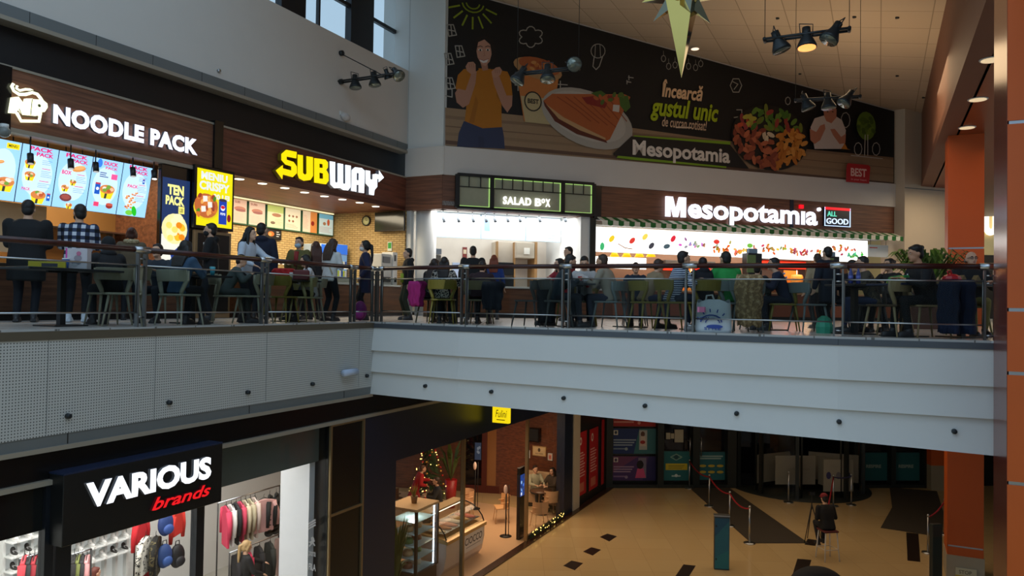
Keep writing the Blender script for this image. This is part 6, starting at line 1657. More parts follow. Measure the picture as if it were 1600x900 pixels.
# garments
def garment(name, label, P_, rz, w, h, rgb, sleeves=True, th=.05, puff=False, group=None, m=None):
    t = thing(name, label, 'garment', P_, rz, group)
    mm = m or mat(rgb, .85, 0, .12, 14, .3)
    mb = MB(); o_ = [(-w / 2, 0), (-w * .53, -.04), (-w * .47, -h), (w * .47, -h), (w * .53, -.04), (w / 2, 0), (.07, .05), (-.07, .05)]
    if puff:
        for k in range(7): z = -.03 - (h - .06) * (k + .5) / 7; mb.ell((0, 0, z), (w * .5, th, (h - .06) / 13), 0, 12, 6)
        mb.ell((0, 0, .03), (.09, .04, .05), 0, 10, 6)
    else: mb.prism(o_, -th / 2, th / 2)
    mb.build('body', [mm], t, 0 if puff else .015)
    if sleeves:
        for s_ in (-1, 1): mb = MB(); mb.tube([(w * .47 * s_, 0, -.03), (w * .66 * s_, 0, -.28), (w * .68 * s_, .01, -.56)], [.06, .05, .035], 8); mb.build('sleeve', [mm], t)
    mb = MB(); mb.tube([(-.16, 0, .02), (0, 0, .09), (.16, 0, .02)], .008, 6); mb.tube([(0, 0, .09), (0, 0, .14), (.02, 0, .16)], .005, 6); mb.build('hanger', [M_blackm], t)
    return t
def rack(label, fr, s0, s1, y, z):
    t = fthing(fr, 'clothes_rail', label, 'clothes rail', (s0 + s1) / 2, y, 0); off = ((s0 + s1) / 2, y, 0)
    mb = MB(off); mb.tube([(s0, y, z), (s1, y, z)], .015, 8); mb.build('rail', [M_steel], t)
    for a in (s0, s1): mb = MB(off); mb.tube([(a, y, .012), (a, y, z)], .015, 8); mb.box(a - .03, a + .03, y - .14, y + .14, .012, .03); mb.build('upright', [M_blackm], t)
    return t
ry = 3.4
s0, zt = Z_(347, 770, ry); s1 = Z_(432, 770, ry)[0]; zr = Z_(390, 772, ry)[1]
rack('upper clothes rail with pink, beige and black tops', LF, s0 - .1, s1 + .1, ry, zr)
gl = [((206, 60, 90), 'bright pink top at the left end of the upper rail'), ((226, 224, 220), 'white top second on the upper rail'), ((40, 40, 44), 'charcoal top between white and pink on the upper rail'), ((206, 70, 96), 'second pink top on the upper rail'), ((198, 188, 160), 'beige top beside the second pink one'), ((186, 176, 148), 'darker beige top on the upper rail'), ((214, 196, 186), 'pale top behind the pink sweatshirt')]
for k, (c, l) in enumerate(gl): garment('hanging_shirt', l, LF.w(s0 + .12 + k * .085 * (s1 - s0), ry, zr - .16), LF.a + rad(62), .44, .78, c, True, .05, False, 'tops on the upper rail')
garment('sweatshirt', 'dusty pink sweatshirt facing out on the upper rail', LF.w(s0 + .62 * (s1 - s0), ry - .2, zr - .18), LF.a + rad(-15), .52, .66, (206, 160, 156))
for k, l in enumerate(('black puffer jacket, left one, on the upper rail', 'black puffer jacket, right one, at the end of the upper rail')): garment('puffer_jacket', l, LF.w(s0 + (.8 + .13 * k) * (s1 - s0), ry - .1, zr - .18), LF.a + rad(40), .5, .85, (24, 26, 26), True, .1, True)
z2 = Z_(360, 852, ry)[1]
rack('lower clothes rail with black and pink jackets', LF, s0 - .1, s1 + .1, ry - .35, z2)
for k, (c, l) in enumerate((((24, 22, 26), 'black jacket at the left end of the lower rail'), ((190, 50, 80), 'pink jacket on the lower rail'), ((30, 30, 32), 'second black jacket on the lower rail'), ((40, 44, 40), 'dark green jacket on the lower rail'), ((210, 170, 160), 'pale pink top at the right end of the lower rail'))):
    garment('hanging_jacket', l, LF.w(s0 + .1 + k * .2 * (s1 - s0), ry - .35, z2 - .16), LF.a + rad(60), .46, .8, c, True, .07, False, 'jackets on the lower rail')
# jackets and backpacks in the middle of the shop
my = 3.9
s0, z0 = Z_(218, 832, my)
rack('tall rail with the patterned jacket, seen below the sign', LF, s0 - .1, s0 + 1.3, my, Z_(218, 800, my)[1])
garment('hanging_jacket', 'white and black patterned jacket below the sign', LF.w(Z_(222, 845, my)[0], my - .1, Z_(222, 842, my)[1]), LF.a + rad(30), .5, .62, (0, 0, 0), True, .1, False, None, camo('patterned_cloth', [(214, 210, 200), (200, 196, 186), (40, 40, 40), (210, 206, 196)], 10))
garment('hanging_jacket', 'black and olive jacket beside the patterned one', LF.w(Z_(238, 845, my)[0], my - .1, Z_(238, 842, my)[1]), LF.a + rad(40), .5, .7, (0, 0, 0), True, .1, False, None, camo('olive_cloth', [(24, 24, 22), (30, 28, 24), (96, 86, 56), (30, 30, 28)], 10))
for x, y, c, l in ((226, 822, (190, 30, 40), 'red jacket hanging over the patterned jacket'), (283, 812, (204, 50, 40), 'bright red top hanging at the right of the blue backpack'), (236, 893, (170, 26, 40), 'red jacket at the bottom edge below the patterned jacket')):
    garment('hanging_shirt', l, LF.w(Z_(x, y, my)[0], my + .1, Z_(x, y - 10, my)[1]), LF.a + rad(25), .4, .45, c)
def backpack(label, x, y, c):
    a, z = Z_(x, y, my - .1)
    t = fthing(LF, 'backpack', label, 'backpack', a, my - .15, z - .22, None)
    mb = MB(); mb.ell((0, 0, .22), (.17, .1, .24), 0, 14, 10); remesh(mb, 'body', [mat(c, .6, 0, .15, 10)], t, .02, 2)
    mb = MB(); mb.ell((0, -.09, .13), (.12, .05, .1), 0, 12, 8); mb.build('pocket', [mat(tuple(min(255, int(v * 1.2 + 6)) for v in c), .6)], t)
    mb = MB(); mb.tube([(-.05, 0, .44), (-.04, 0, .52), (.04, 0, .52), (.05, 0, .44)], .01, 6); mb.build('handle', [M_blackm], t)
backpack('blue backpack hanging high right of the patterned jacket', 256, 818, (36, 60, 116)); backpack('second blue backpack hanging below the first', 254, 868, (38, 66, 120)); backpack('black backpack hanging beside the blue ones', 274, 868, (22, 22, 26))
rack('left clothes rail behind the dark door frame', LF, Z_(30, 880, 3.3)[0], Z_(66, 880, 3.3)[0], 3.3, Z_(50, 868, 3.3)[1])
for k, (x, c, l) in enumerate(((38, (190, 60, 70), 'pink red top at the left end, behind the glass'), (46, (40, 42, 44), 'dark grey top second from the left, behind the glass'), (54, (150, 40, 50), 'dark red top third from the left, behind the glass'), (62, (44, 52, 48), 'dark green grey top nearest the dark door frame'))):
    garment('hanging_shirt', l, LF.w(Z_(x, 880, 3.3)[0], 3.3, Z_(x, 874, 3.3)[1]), LF.a + rad(50), .44, .7, c, True, .06, False, 'tops behind the left glass')
rack('low clothes rail under the left half of the sign', LF, Z_(112, 880, 3.6)[0], Z_(142, 880, 3.6)[0], 3.6, Z_(128, 862, 3.6)[1])
for x, c, l in ((116, (36, 34, 34), 'black top on the low rail under the sign'), (122, (110, 116, 60), 'olive top on the low rail under the sign'), (129, (44, 44, 46), 'charcoal top on the low rail beside the olive one'), (136, (214, 150, 150), 'pale pink top at the right end of the low rail')):
    garment('hanging_shirt', l, LF.w(Z_(x, 875, 3.6)[0], 3.6, Z_(x, 873, 3.6)[1]), LF.a + rad(50), .44, .7, c, True, .06, False, 'tops on the low rail')
def stand_at(x, ytop, h):
    d = ray(x, ytop); t_ = (h - EZ) / d.z; P_ = Vector((0, 0, EZ)) + d * t_; return Vector((P_.x, P_.y, 0))
q = stand_at(384, 846, 1.68)
person('blonde woman with a ponytail in a black top browsing the clothes rail', q, 40, 1.7, top=(26, 26, 28), hair=(170, 140, 96), hs='pony', arms='reach', nod=10)
q = stand_at(148, 886, 1.52)
person('child with reddish brown hair at the bottom edge under the sign', q, 60, 1.52, top=(206, 120, 70), hair=(104, 50, 40))
# brand marks on the white side wall
SWf = Fr(tuple(LF.w(3.715, .3, 0))[:2], AL + 90 - 180)
t = fthing(SWf, 'wall_lettering', 'column of small grey brand marks on the white shop side wall', 'lettering', *(SWf.px(487, 860, 0)[0], -.003, SWf.px(487, 890, 0)[1])); o0 = (SWf.px(487, 860, 0)[0], SWf.px(487, 890, 0)[1])
a = Art(-.002, .0008); GY = (120, 122, 126)
def sp(x, y): v = SWf.px(x, y, 0); return (v[0] - o0[0], v[1] - o0[1])
for dy in (0, 4, 8): a.line([sp(483, 826 - dy), sp(493, 820 - dy)], .03, GY)
a.ell(*sp(489, 842), .04, .04, GY, 8); a.line([sp(484, 853), sp(489, 846), sp(492, 852)], .03, GY); a.line([sp(489, 843), sp(488, 849)], .035, GY); a.line([sp(484, 847), sp(492, 845)], .025, GY)
p0 = sp(483, 871); p1 = sp(494, 862); a.text('puma', p0[0], p1[0], p0[1], p0[1] + .12, GY, .02); p0 = sp(483, 890); p1 = sp(494, 884); a.text('FILA', p0[0], p1[0], p0[1], p0[1] + .12, (150, 152, 156), .02)
a.build('print', t)

# ------------------------------------------------------------------ LOWER MIDDLE: cafe
mb = MB(); mb.box(4.86, 15.85, -.02, .25, 3.4, 4.4, 0); mb.box(4.86, 5.94, -.02, .25, 0, 3.4, 0); mb.box(15.1, 15.81, -.02, .25, 0, 3.4, 0); struct('wall_cafe_front', mb, [M_navy], LF, 'dark blue panelled cafe front')
mb = MB(); mb.box(15.82, 16.38, -.05, .3, 0, 4.6, 0); struct('pilaster_cream', mb, [mat((186, 176, 158), .45)], LF, 'cream pilaster between the cafe and the red posters')
mb = MB(); mb.box(4.86, 20.4, -.2, .02, 0, .03, 0); struct('trim_11', mb, [mat((62, 40, 30), .25)], LF, 'dark brown threshold strip along the cafe')
for k, (a, b) in enumerate(((8.72, 8.8), (12.33, 12.41))):
    mb = MB(); mb.box(a, b, -.03, .06, 0, 3.4, 0); struct('window_%d_post' % (7 + k), mb, [M_gold], LF)
for k, (a, b) in enumerate(((5.94, 8.72), (12.41, 15.1))):
    mb = MB(); mb.box(a, b, .05, .06, 0.06, 3.4, 0); mb.box(a, b, .02, .08, .03, .12, 1); struct('window_%d' % (9 + k), mb, [M_glass, M_post], LF)
M_cfloor = mat((214, 178, 140), .3, 0, .04, 2)
CW = [LF.w(15.5, .2, 0), D(884, 700, 25.3), D(828, 700, 25.9), D(771, 700, 26.5), D(560, 700, 27.3)]
mb = MB()
for a, b in zip(CW, CW[1:]):
    d = Vector((b.x - a.x, b.y - a.y)).normalized(); n = Vector((d.y, -d.x))
    if n.y < 0: n = -n
    mb.prismz([(a.x, a.y), (b.x, b.y), (b.x + n.x * .15, b.y + n.y * .15), (a.x + n.x * .15, a.y + n.y * .15)], 0, 4.4)
struct('wall_cafe_back', mb, [wood('cafe_wood', (88, 46, 26), (124, 70, 40), rough=.45)], None, 'warm brown wood wall of the cafe')
mb = MB(); mb.prismz([(5.6, .26), (15.4, .26), (15.4, 9), (13, 9), (12.3, 5.62)], 3.42, 3.5); struct('ceiling_cafe', mb, [mat((70, 50, 40), .6)], LF)
mb = MB(); mb.prismz([(5.45, .26), (5.55, .26), (12.3, 5.66), (12.2, 5.72)], 0, 4.4); struct('wall_cafe_left', mb, [M_fwood], LF)
mb = MB(); mb.prismz([tuple(LF.w(s_, y_, 0))[:2] for s_, y_ in ((5.6, .02), (15.4, .02), (15.4, .5), (15.3, 8.6), (13.5, 8.6), (12.4, 5.62), (5.7, .3))], 0, .01); struct('floor_cafe', mb, [M_cfloor], None)
lamp('cafe_lamp', 'AREA', LF.w(8.5, 2.2, 3.3), 85, (1, .72, .45), 5, (0, 0, LF.a), sizey=2.5)
lamp('cafe_lamp', 'AREA', LF.w(13.4, 1.3, 3.3), 110, (1, .68, .42), 3, (0, 0, LF.a), sizey=1.5)
# hanging yellow sign
P_ = LF.w(LF.px(782, 645, -.45)[0], -.45, 0)
SF = Fr((P_.x, P_.y), AL - 90)
t = fthing(SF, 'hanging_sign', 'small glowing yellow cafe sign hanging from the white fascia', 'sign', 0, 0, 4.0)
x0, z0 = SF.px(769, 660, 0); x1, z1 = SF.px(795, 633, 0); z1 += .35; off = (0, 0, 4.0)
mb = MB(off); mb.box(x0, x1, 0, .12, z0, z1); mb.build('box', [emat((250, 222, 20), .95)], t, .01)
a = Art(-.001, .0008); a.tr = lambda p: (p[0], p[1] - 4.0); a.text('Fulini', x0 + .09, x1 - .05, z0 + .14, z0 + .32, (70, 60, 30), .0, .25); a.rect(x0 + .12, z0 + .07, x1 - .1, z0 + .09, (120, 110, 30)); a.ell((x0 + x1) / 2 + .06, z0 + .43, .04, .04, (250, 250, 240), 10); a.build('print', t)
mb = MB(off); mb.tube([((x0 + x1) / 2, .06, z1), ((x0 + x1) / 2, .06, 4.882)], .015, 6); mb.build('hanger', [M_blackm], t)
# cake display tower
t = fthing(LF, 'cake_fridge', 'tall lit glass cake display with a cream top behind the cafe window', 'display case', 8.2, 1.04, 0); off = (8.2, 1.04, 0)
X0, X1, Y0, Y1, ZT = 7.75, 8.66, .64, 1.44, 1.9
mb = MB(off); mb.box(X0 - .03, X1 + .03, Y0 - .03, Y1 + .03, ZT - .06, ZT); mb.build('top', [mat((226, 188, 142), .5)], t, .006)
mb = MB(off); mb.box(X0, X1, Y0, Y1, 0.011, .42); mb.build('base', [mat((70, 46, 34), .5)], t)
for x, y in ((X0, Y0), (X1, Y0), (X0, Y1), (X1, Y1)): mb = MB(off); mb.box(x - .03, x + .03, y - .03, y + .03, .42, ZT - .06); mb.build('corner_post', [mat((60, 42, 34), .5)], t)
for z in (.43, .72, 1.0, 1.28, 1.56): mb = MB(off); mb.box(X0 + .04, X1 - .04, Y0 + .04, Y1 - .04, z, z + .012); mb.build('glass_shelf', [mat((180, 205, 210), .1)], t)
for x, y in ((X0 + .05, Y0 + .05), (X1 - .06, Y0 + .06)): mb = MB(off); mb.box(x - .012, x + .012, y - .012, y + .012, .44, ZT - .08); mb.build('led_tube', [emat((225, 240, 255), 4)], t)
mb = MB(off); mb.box(X0 + .03, X1 - .03, Y0 - .005, Y0, .44, ZT - .06); mb.box(X1, X1 + .005, Y0 + .03, Y1 - .03, .44, ZT - .06); mb.box(X0 - .005, X0, Y0 + .03, Y1 - .03, .44, ZT - .06); mb.build('glass', [M_glass], t)
rr = random.Random(4)
for z in (.443, .733, 1.013, 1.293):
    for k in range(2):
        c = rr.choice([(206, 160, 110), (150, 90, 60), (220, 200, 170), (110, 130, 70)])
        o = MB(); o.lathe([(.0, .11), (.1, .11), (.115, .09), (.12, 0), (.0, 0)], 14); o.lathe([(.02, .13), (.03, .11)], 8)
        o = o.build('cake', [mat(c, .6, 0, .2, 12)], None, 0, LF.w(X0 + .28 + k * .36, Y0 + .4, z)); tag(o, 'small round cake on a glass shelf of the lit display', 'cake', 'cakes in the lit display')
lamp('cake_lamp', 'POINT', LF.w(8.2, 1.04, 1.7), 9, (.85, .95, 1), .1)
t = fthing(LF, 'potted_plant', 'small potted grass plant on top of the cake display', 'plant', 8.2, 1.0, ZT)
mb = MB(); mb.lathe([(.06, 0), (.085, .17), (.075, .17), (.06, .15)], 14); mb.build('pot', [mat((140, 104, 66), .6)], t)
mb = MB()
for k in range(14): th = k * .45; r_ = .05 + .12 * rr.random(); p2 = (r_ * math.cos(th), r_ * math.sin(th), .34 + .1 * rr.random()); mb.tube([(.01 * math.cos(th), .01 * math.sin(th), .14), (p2[0] * .5, p2[1] * .5, .28), p2], [.012, .01, .002], 5)
mb.build('leaves', [mat((150, 140, 60), .6)], t)
# gelato counter
t = fthing(LF, 'gelato_counter', 'curved glass ice cream counter with a white lettered panel', 'display case', 9.6, 1.1, 0); off = (9.6, 1.1, 0)
GX0, GX1 = 8.95, 10.9
def prof(mb, pts, x0, x1, m=0):
    n = len(pts); vs = [(x0, y, z) for y, z in pts] + [(x1, y, z) for y, z in pts]
    mb.add(vs, [tuple(range(n)), tuple(range(2 * n - 1, n - 1, -1))] + [(i, n + i, n + (i + 1) % n, (i + 1) % n) for i in range(n)], m)
mb = MB(off); prof(mb, [(.72, .011), (.62, .15), (.55, .5), (.55, .78), (1.6, .9), (1.6, .011)], GX0, GX1); mb.build('body', [mat((216, 196, 180), .4)], t)
mb = MB(off); prof(mb, [(.5, .78), (.5, .86), (.62, .9), (1.5, .98), (1.5, .9)], GX0 - .03, GX1 + .03); mb.build('ledge', [mat((206, 168, 110), .35, .3)], t)
gp = [(.56, .88), (.62, 1.02), (.74, 1.16), (.92, 1.28), (1.2, 1.36)]
mb = MB(off); prof(mb, gp + [(y + .012, z - .008) for y, z in reversed(gp)], GX0, GX1); mb.build('curved_glass', [M_glass], t)
mb = MB(off); mb.box(GX0, GX1, 1.18, 1.5, 1.345, 1.385); mb.build('top', [mat((196, 168, 130), .4)], t)
for a in (GX0, GX1 - .03): mb = MB(off); mb.tube([(a + .015, y, z) for y, z in gp], .016, 6); mb.build('glass_edge', [M_blackm], t)
mb = MB(off); mb.box(GX0 + .1, GX1 - .1, 1.2, 1.23, 1.31, 1.335); mb.build('led_tube', [emat((255, 236, 200), 3)], t)
for k in range(6): mb = MB(off); a = GX0 + .08 + k * .305; mb.box(a, a + .27, .66, 1.4, .99, 1.0, 0); mb.ell((a + .135, 1.03, 1.0), (.12, .33, .05), 1, 12, 6); mb.build('ice_cream_tub', [M_steel, mat([(236, 216, 176), (170, 110, 70), (226, 170, 150), (240, 230, 214), (190, 150, 90), (214, 120, 100)][k], .5)], t)
a = Art(.535 - .01 - 1.1, .001); a.tr = lambda p: (p[0] - 9.6, p[1]); x0, z0 = LF.px(724, 876, .53); x1 = LF.px(754, 855, .53)[0]; a.rect(x0, .33, x1, .78, (226, 216, 206)); a.text('CIOCCO', x0 + .06, x1 - .05, .5, .68, (60, 50, 46), .01, .1); a.rect(x0 + .12, .43, x1 - .14, .445, (140, 126, 116)); a.build('print', t)
# sanitizer stands, menu totem
def sanitizer(label, P_, h):
    t = thing('sanitizer_stand', label, 'dispenser', P_, LF.a - math.pi / 2)
    mb = MB(); mb.lathe([(.17, 0), (.17, .015), (.03, .03)], 18); mb.build('base', [M_blackm], t)
    mb = MB(); mb.tube([(0, 0, .02), (0, 0, h)], .018, 8); mb.tube([(.07, .04, .02), (.07, .04, h)], .012, 8); mb.build('pole', [M_blackm], t)
    mb = MB(); mb.ell((0, -.04, h - .12), (.06, .05, .13), 0, 12, 10); mb.build('dispenser', [mat((240, 214, 200), .4)], t)
sanitizer('hand sanitizer stand with a white dispenser at the cafe entrance', G(790, 838, .01), 1.45)
sanitizer('hand sanitizer stand in the dark doorway left of the entrance', G(742, 795, .01), 1.5)
P_ = G(810, 843, 0.01)
t = thing('menu_totem', 'tall black totem with a small bright blue screen at the cafe entrance', 'totem', P_, LF.a); mb = MB(); mb.box(-.05, .3, -.05, .05, 0, 2.0); mb.build('body', [M_black], t, .01)
mb = MB(); mb.box(-.052, -.05, -.045, .045, 1.2, 1.8); mb.build('side_screen', [mat((30, 40, 60), .2)], t); a = Art(-.052, .001, 1.0); a.rect(-.04, 1.2, .24, 1.8, (30, 60, 130))
for k in range(12): a.ell(.1 + rr.uniform(-.1, .1), 1.5 + rr.uniform(-.26, .26), .04, .05, rr.choice([(150, 190, 240), (230, 240, 255), (40, 50, 80), (70, 120, 210)]), 7)
a.build('screen', t)
# red coat, tree, seated people
person('person in a bright red coat leaning by the christmas tree in the cafe', G(648, 806, .01), 20, 1.6, top=(170, 26, 32), hair=(80, 50, 36), lean=22, coat=True, arms='reach', pants=(150, 28, 34))
P_ = G(669, 795, .01)
t = thing('christmas_tree', 'decorated christmas tree with gold lights and red baubles in the cafe', 'tree', P_, 0)
mb = MB(); mb.tube([(0, 0, 0), (0, 0, .4)], .05, 8); mb.build('trunk', [mat((70, 48, 32), .8)], t)
mb = MB()
for k in range(420):
    u = rr.random(); z = .3 + 2.1 * u; R_ = .62 * (1 - u) + .05; th = rr.uniform(0, 6.28); q0 = Vector((R_ * .2 * math.cos(th), R_ * .2 * math.sin(th), z + .08)); q1 = Vector((R_ * math.cos(th), R_ * math.sin(th), z - .06)); sd = Vector((-math.sin(th), math.cos(th), .4)) * .035
    mb.add([q0, (q0 + q1) / 2 + sd, q1, (q0 + q1) / 2 - sd], [(0, 1, 2, 3)], 0)
mb.build('needles', [mat((36, 62, 30), .7)], t)
mb = MB(); mb2 = MB(); mb3 = MB()
for k in range(60): u = rr.random(); z = .35 + 2.0 * u; R_ = .6 * (1 - u) + .06; th = rr.uniform(0, 6.28); (mb if k % 3 else mb2).ell((R_ * math.cos(th), R_ * math.sin(th), z), (.035,) * 3, 0, 8, 6)
for k in range(70): u = rr.random(); z = .35 + 2.0 * u; R_ = .6 * (1 - u) + .07; th = rr.uniform(0, 6.28); mb3.ell((R_ * math.cos(th), R_ * math.sin(th), z), (.018,) * 3, 0, 6, 4)
o = mb.build('baubles', [mat((190, 40, 36), .2, .3)], t); o = mb2.build('gold_baubles', [mat((220, 170, 80), .2, .6)], t); o = mb3.build('lights', [emat((255, 214, 120), 3)], t)
person('seated person in dark clothes beside the christmas tree', G(686, 815, .01), 190, 1.7, True, top=(24, 30, 40), hair=(60, 40, 30), arms='table', lean=8)
t = thing('potted_palm', 'tall green palm in a red pot behind the cafe window', 'plant', G(704, 793, .01), 0)
mb = MB(); mb.lathe([(.14, 0), (.2, .9), (.18, .9), (.16, .8)], 14); mb.build('pot', [mat((160, 30, 34), .4)], t); mb = MB()
for k in range(22):
    th = k * .9; e = Vector((math.cos(th) * (.35 + .3 * rr.random()), math.sin(th) * (.35 + .3 * rr.random()), 1.3 + 1.0 * rr.random())); b_ = Vector((0, 0, .85)); m_ = (b_ + e) / 2 + Vector((0, 0, .3)); sd = Vector((-math.sin(th), math.cos(th), 0)) * .06
    mb.add([b_, m_ + sd, e, m_ - sd], [(0, 1, 2, 3)])
mb.build('leaves', [mat((70, 92, 40), .6)], t)
t = thing('potted_palm', 'dim green plant at the lower left corner of the cafe window', 'plant', LF.w(7.1, .75, .01), 0)
mb = MB(); mb.lathe([(.14, 0), (.18, .35), (.16, .35), (.15, .3)], 14); mb.build('pot', [mat((90, 70, 40), .6)], t); mb = MB()
for k in range(40):
    th = k * .77; e = Vector((math.cos(th) * (.2 + .25 * rr.random()), math.sin(th) * (.2 + .25 * rr.random()), .8 + 1.1 * rr.random())); b_ = Vector((0, 0, .3)); m_ = (b_ + e) / 2 + Vector((0, 0, .25)); sd = Vector((-math.sin(th), math.cos(th), 0)) * .05
    mb.add([b_, m_ + sd, e, m_ - sd], [(0, 1, 2, 3)])
mb.build('leaves', [mat((86, 96, 30), .6)], t)
def rtable(label, P_, r=.35, h=.74, top=(90, 60, 44)):
    t = thing('round_table', label, 'table', P_, 0); mb = MB(); mb.lathe([(r, h - .03), (r, h)], 24); mb.build('tabletop', [mat(top, .4)], t); mb = MB(); mb.tube([(0, 0, .02), (0, 0, h - .03)], .03, 8); mb.build('pedestal', [M_blackm], t); mb = MB(); mb.lathe([(.22, 0), (.22, .015), (.03, .03)], 18); mb.build('base', [M_blackm], t)
rtable('brown round table between the red coat and the seated person', G(672, 828, .01), .4)
rtable('brown round table in front of the couple on the sofa', G(846, 803, .01), .36)
def cchair(label, P_, face, rgb):
    t = thing('shell_chair', label, 'chair', P_, rad(face - 90)); m = mat(rgb, .6)
    mb = MB(); mb.prismz([(-.22, -.2), (.22, -.2), (.24, .2), (-.24, .2)], .42, .46); mb.build('seat', [m], t, .02)
    mb = MB(); mb.tube([(-.24, .05, .6), (-.22, -.16, .62), (0, -.25, .64), (.22, -.16, .62), (.24, .05, .6)], .02, 8); vs = []
    for i in range(9):
        th = rad(180 + 180 * i / 8); x, y = .24 * math.cos(th), -.02 + .22 * math.sin(th); vs += [(x, y, .45), (x * 1.05, y * 1.05 - .02, .8)]
    mb.add(vs, [(2 * i, 2 * i + 2, 2 * i + 3, 2 * i + 1) for i in range(8)], 0, True); mb.build('backrest', [m], t)
    for sx_ in (-1, 1):
        for sy_ in (-1, 1): mb = MB(); mb.tube([(.17 * sx_, .16 * sy_, .43), (.22 * sx_, .21 * sy_, 0)], .012, 6); mb.build('leg', [mat((200, 160, 120), .5)], t)
cchair('tan shell chair inside the cafe doorway', G(783, 815, .01), 190, (206, 160, 110))
cchair('tan shell chair with its back to the window, left of the pair', G(843, 824, .01), 110, (190, 150, 112))
cchair('tan shell chair with its back to the window, right of the pair', G(860, 805, .01), 115, (196, 158, 120))
cchair('dark shell chair at the left edge of the cafe window', G(614, 800, .01), 60, (70, 44, 34))
cchair('pale shell chair behind the window post', G(727, 806, .01), 200, (214, 170, 130))
# sofa and couple
sv = (Vector(CW[2]) - Vector(CW[1])); sv.z = 0; sa = math.atan2(-sv.y, -sv.x)
P_ = D(851, 800, 24.6); P_.z = .011
t = thing('sofa', 'cream upholstered bench under the framed sign', 'sofa', P_ + Vector((.0, .25, 0)), sa)
mb = MB(); mb.box(-.75, .75, -.28, .28, .12, .45); mb.build('seat', [mat((186, 152, 116), .8)], t, .03); mb = MB(); mb.box(-.75, .75, .18, .32, .45, 1.05); mb.build('backrest', [mat((196, 164, 128), .8)], t, .03); mb = MB(); mb.box(-.73, .73, -.25, .25, 0, .12); mb.build('base', [M_blackm], t)
person('person in a pale grey green top seated on the cafe sofa', P_ + Vector((-.32, .12, 0)), 290, 1.7, True, top=(166, 164, 140), hair=(50, 34, 26), arms='table', pants=(40, 40, 44))
person('person with long dark hair leaning against the pale topped one', P_ + Vector((.24, -.05, 0)), 225, 1.65, True, top=(60, 48, 38), hair=(30, 22, 18), hs='long', arms='table', pants=(30, 30, 34))
# things on the wood wall
w0 = Vector(CW[1]); w1 = Vector(CW[2]); WF = Fr((w1.x, w1.y), math.degrees(math.atan2(w0.y - w1.y, w0.x - w1.x)))
def wallbox(name, label, cat, xa, ya, xb, yb, m, fm=None, prints=None, dep=.03, fr=WF):
    x0, z1 = fr.px(xa, ya, -.03); x1, z0 = fr.px(xb, yb, -.03)
    t = fthing(fr, name, label, cat, (x0 + x1) / 2, -.002, z0); w, h = x1 - x0, z1 - z0
    mb = MB(); mb.box(-w / 2, w / 2, -dep, 0, 0, h); mb.build('frame', [fm or m], t, .004)
    a = Art(-dep - .001, .0008); a.rect(-w / 2 + .03, .03, w / 2 - .03, h - .03, m if isinstance(m, tuple) else (200, 180, 150))
    if prints: prints(a, w, h)
    a.build('print', t)
wallbox('wall_frame', 'cream framed sign with a small tree emblem on the cafe wood wall', 'picture', 832, 696, 853, 714, (226, 196, 146), mat((190, 150, 96), .5), lambda a, w, h: (a.ell(0, h * .62, .05, .07, (90, 70, 46), 8), a.text('vino caldo', -w * .3, w * .3, h * .2, h * .34, (110, 86, 60), .02)))
wallbox('wall_notice', 'small notice left of the cream framed sign', 'notice', 821, 703, 828, 716, (214, 180, 150), M_white, lambda a, w, h: a.rect(-w * .2, h * .3, w * .2, h * .6, (120, 90, 80)))
wallbox('wall_notice', 'small pinkish notice right of the cream framed sign', 'notice', 856, 708, 863, 720, (226, 170, 140), M_white, lambda a, w, h: a.rect(-w * .25, h * .25, w * .25, h * .7, (190, 100, 90)))
wallbox('wall_speaker', 'black wall television high on the cafe wood wall', 'television', 827, 667, 845, 690, (16, 14, 14), M_black, None, .2)
w2 = Vector(CW[3]); DF = Fr((w2.x, w2.y), math.degrees(math.atan2(w1.y - w2.y, w1.x - w2.x)))
EF = Fr((CW[4].x, CW[4].y), math.degrees(math.atan2(w2.y - CW[4].y, w2.x - CW[4].x)))
M_redw = mat((84, 30, 20), .4, 0, .1, 6)
d_ = thing('door_1', 'dark red framed glass door at the back of the cafe', 'door', EF.w(EF.px(745, 760)[0], -.02, 0), EF.a); d_['kind'] = 'structure'; del d_['category']; off = (EF.px(745, 760)[0], -.02, 0)
for xa, xb in ((722, 727), (753, 761), (787, 793)):
    a_ = EF.px(xa, 740)[0]; b_ = EF.px(xb, 740)[0]; mb = MB(off); mb.box(a_, b_, -.08, -.0, 0, 3.4); mb.build('door_frame', [M_redw], d_)
mb = MB(off); a_ = EF.px(722, 740)[0]; b_ = EF.px(793, 740)[0]; mb.box(a_, b_, -.07, -.0, 0, .25); mb.build('door_frame', [M_redw], d_)
mb = MB(off); a_ = EF.px(727, 740)[0]; b_ = EF.px(753, 740)[0]; mb.box(a_, b_, -.03, -.0, .25, 3.4); mb.build('pane', [mat((16, 16, 20), .05)], d_)
mb = MB(off); a_ = EF.px(761, 740)[0]; b_ = EF.px(787, 740)[0]; mb.box(a_, b_, -.03, -.0, .25, 3.4); mb.build('pane', [mat((150, 104, 66), .1)], d_)
wallbox('wall_screen', 'blue glowing screen in the dark cafe doorway', 'screen', 741, 690, 753, 720, (60, 90, 140), M_black, lambda a, w, h: [a.ell(rr.uniform(-.2, .2) * w, h * rr.uniform(.2, .8), w * .15, h * .08, (150, 180, 220), 7) for _ in range(5)], .04, EF)
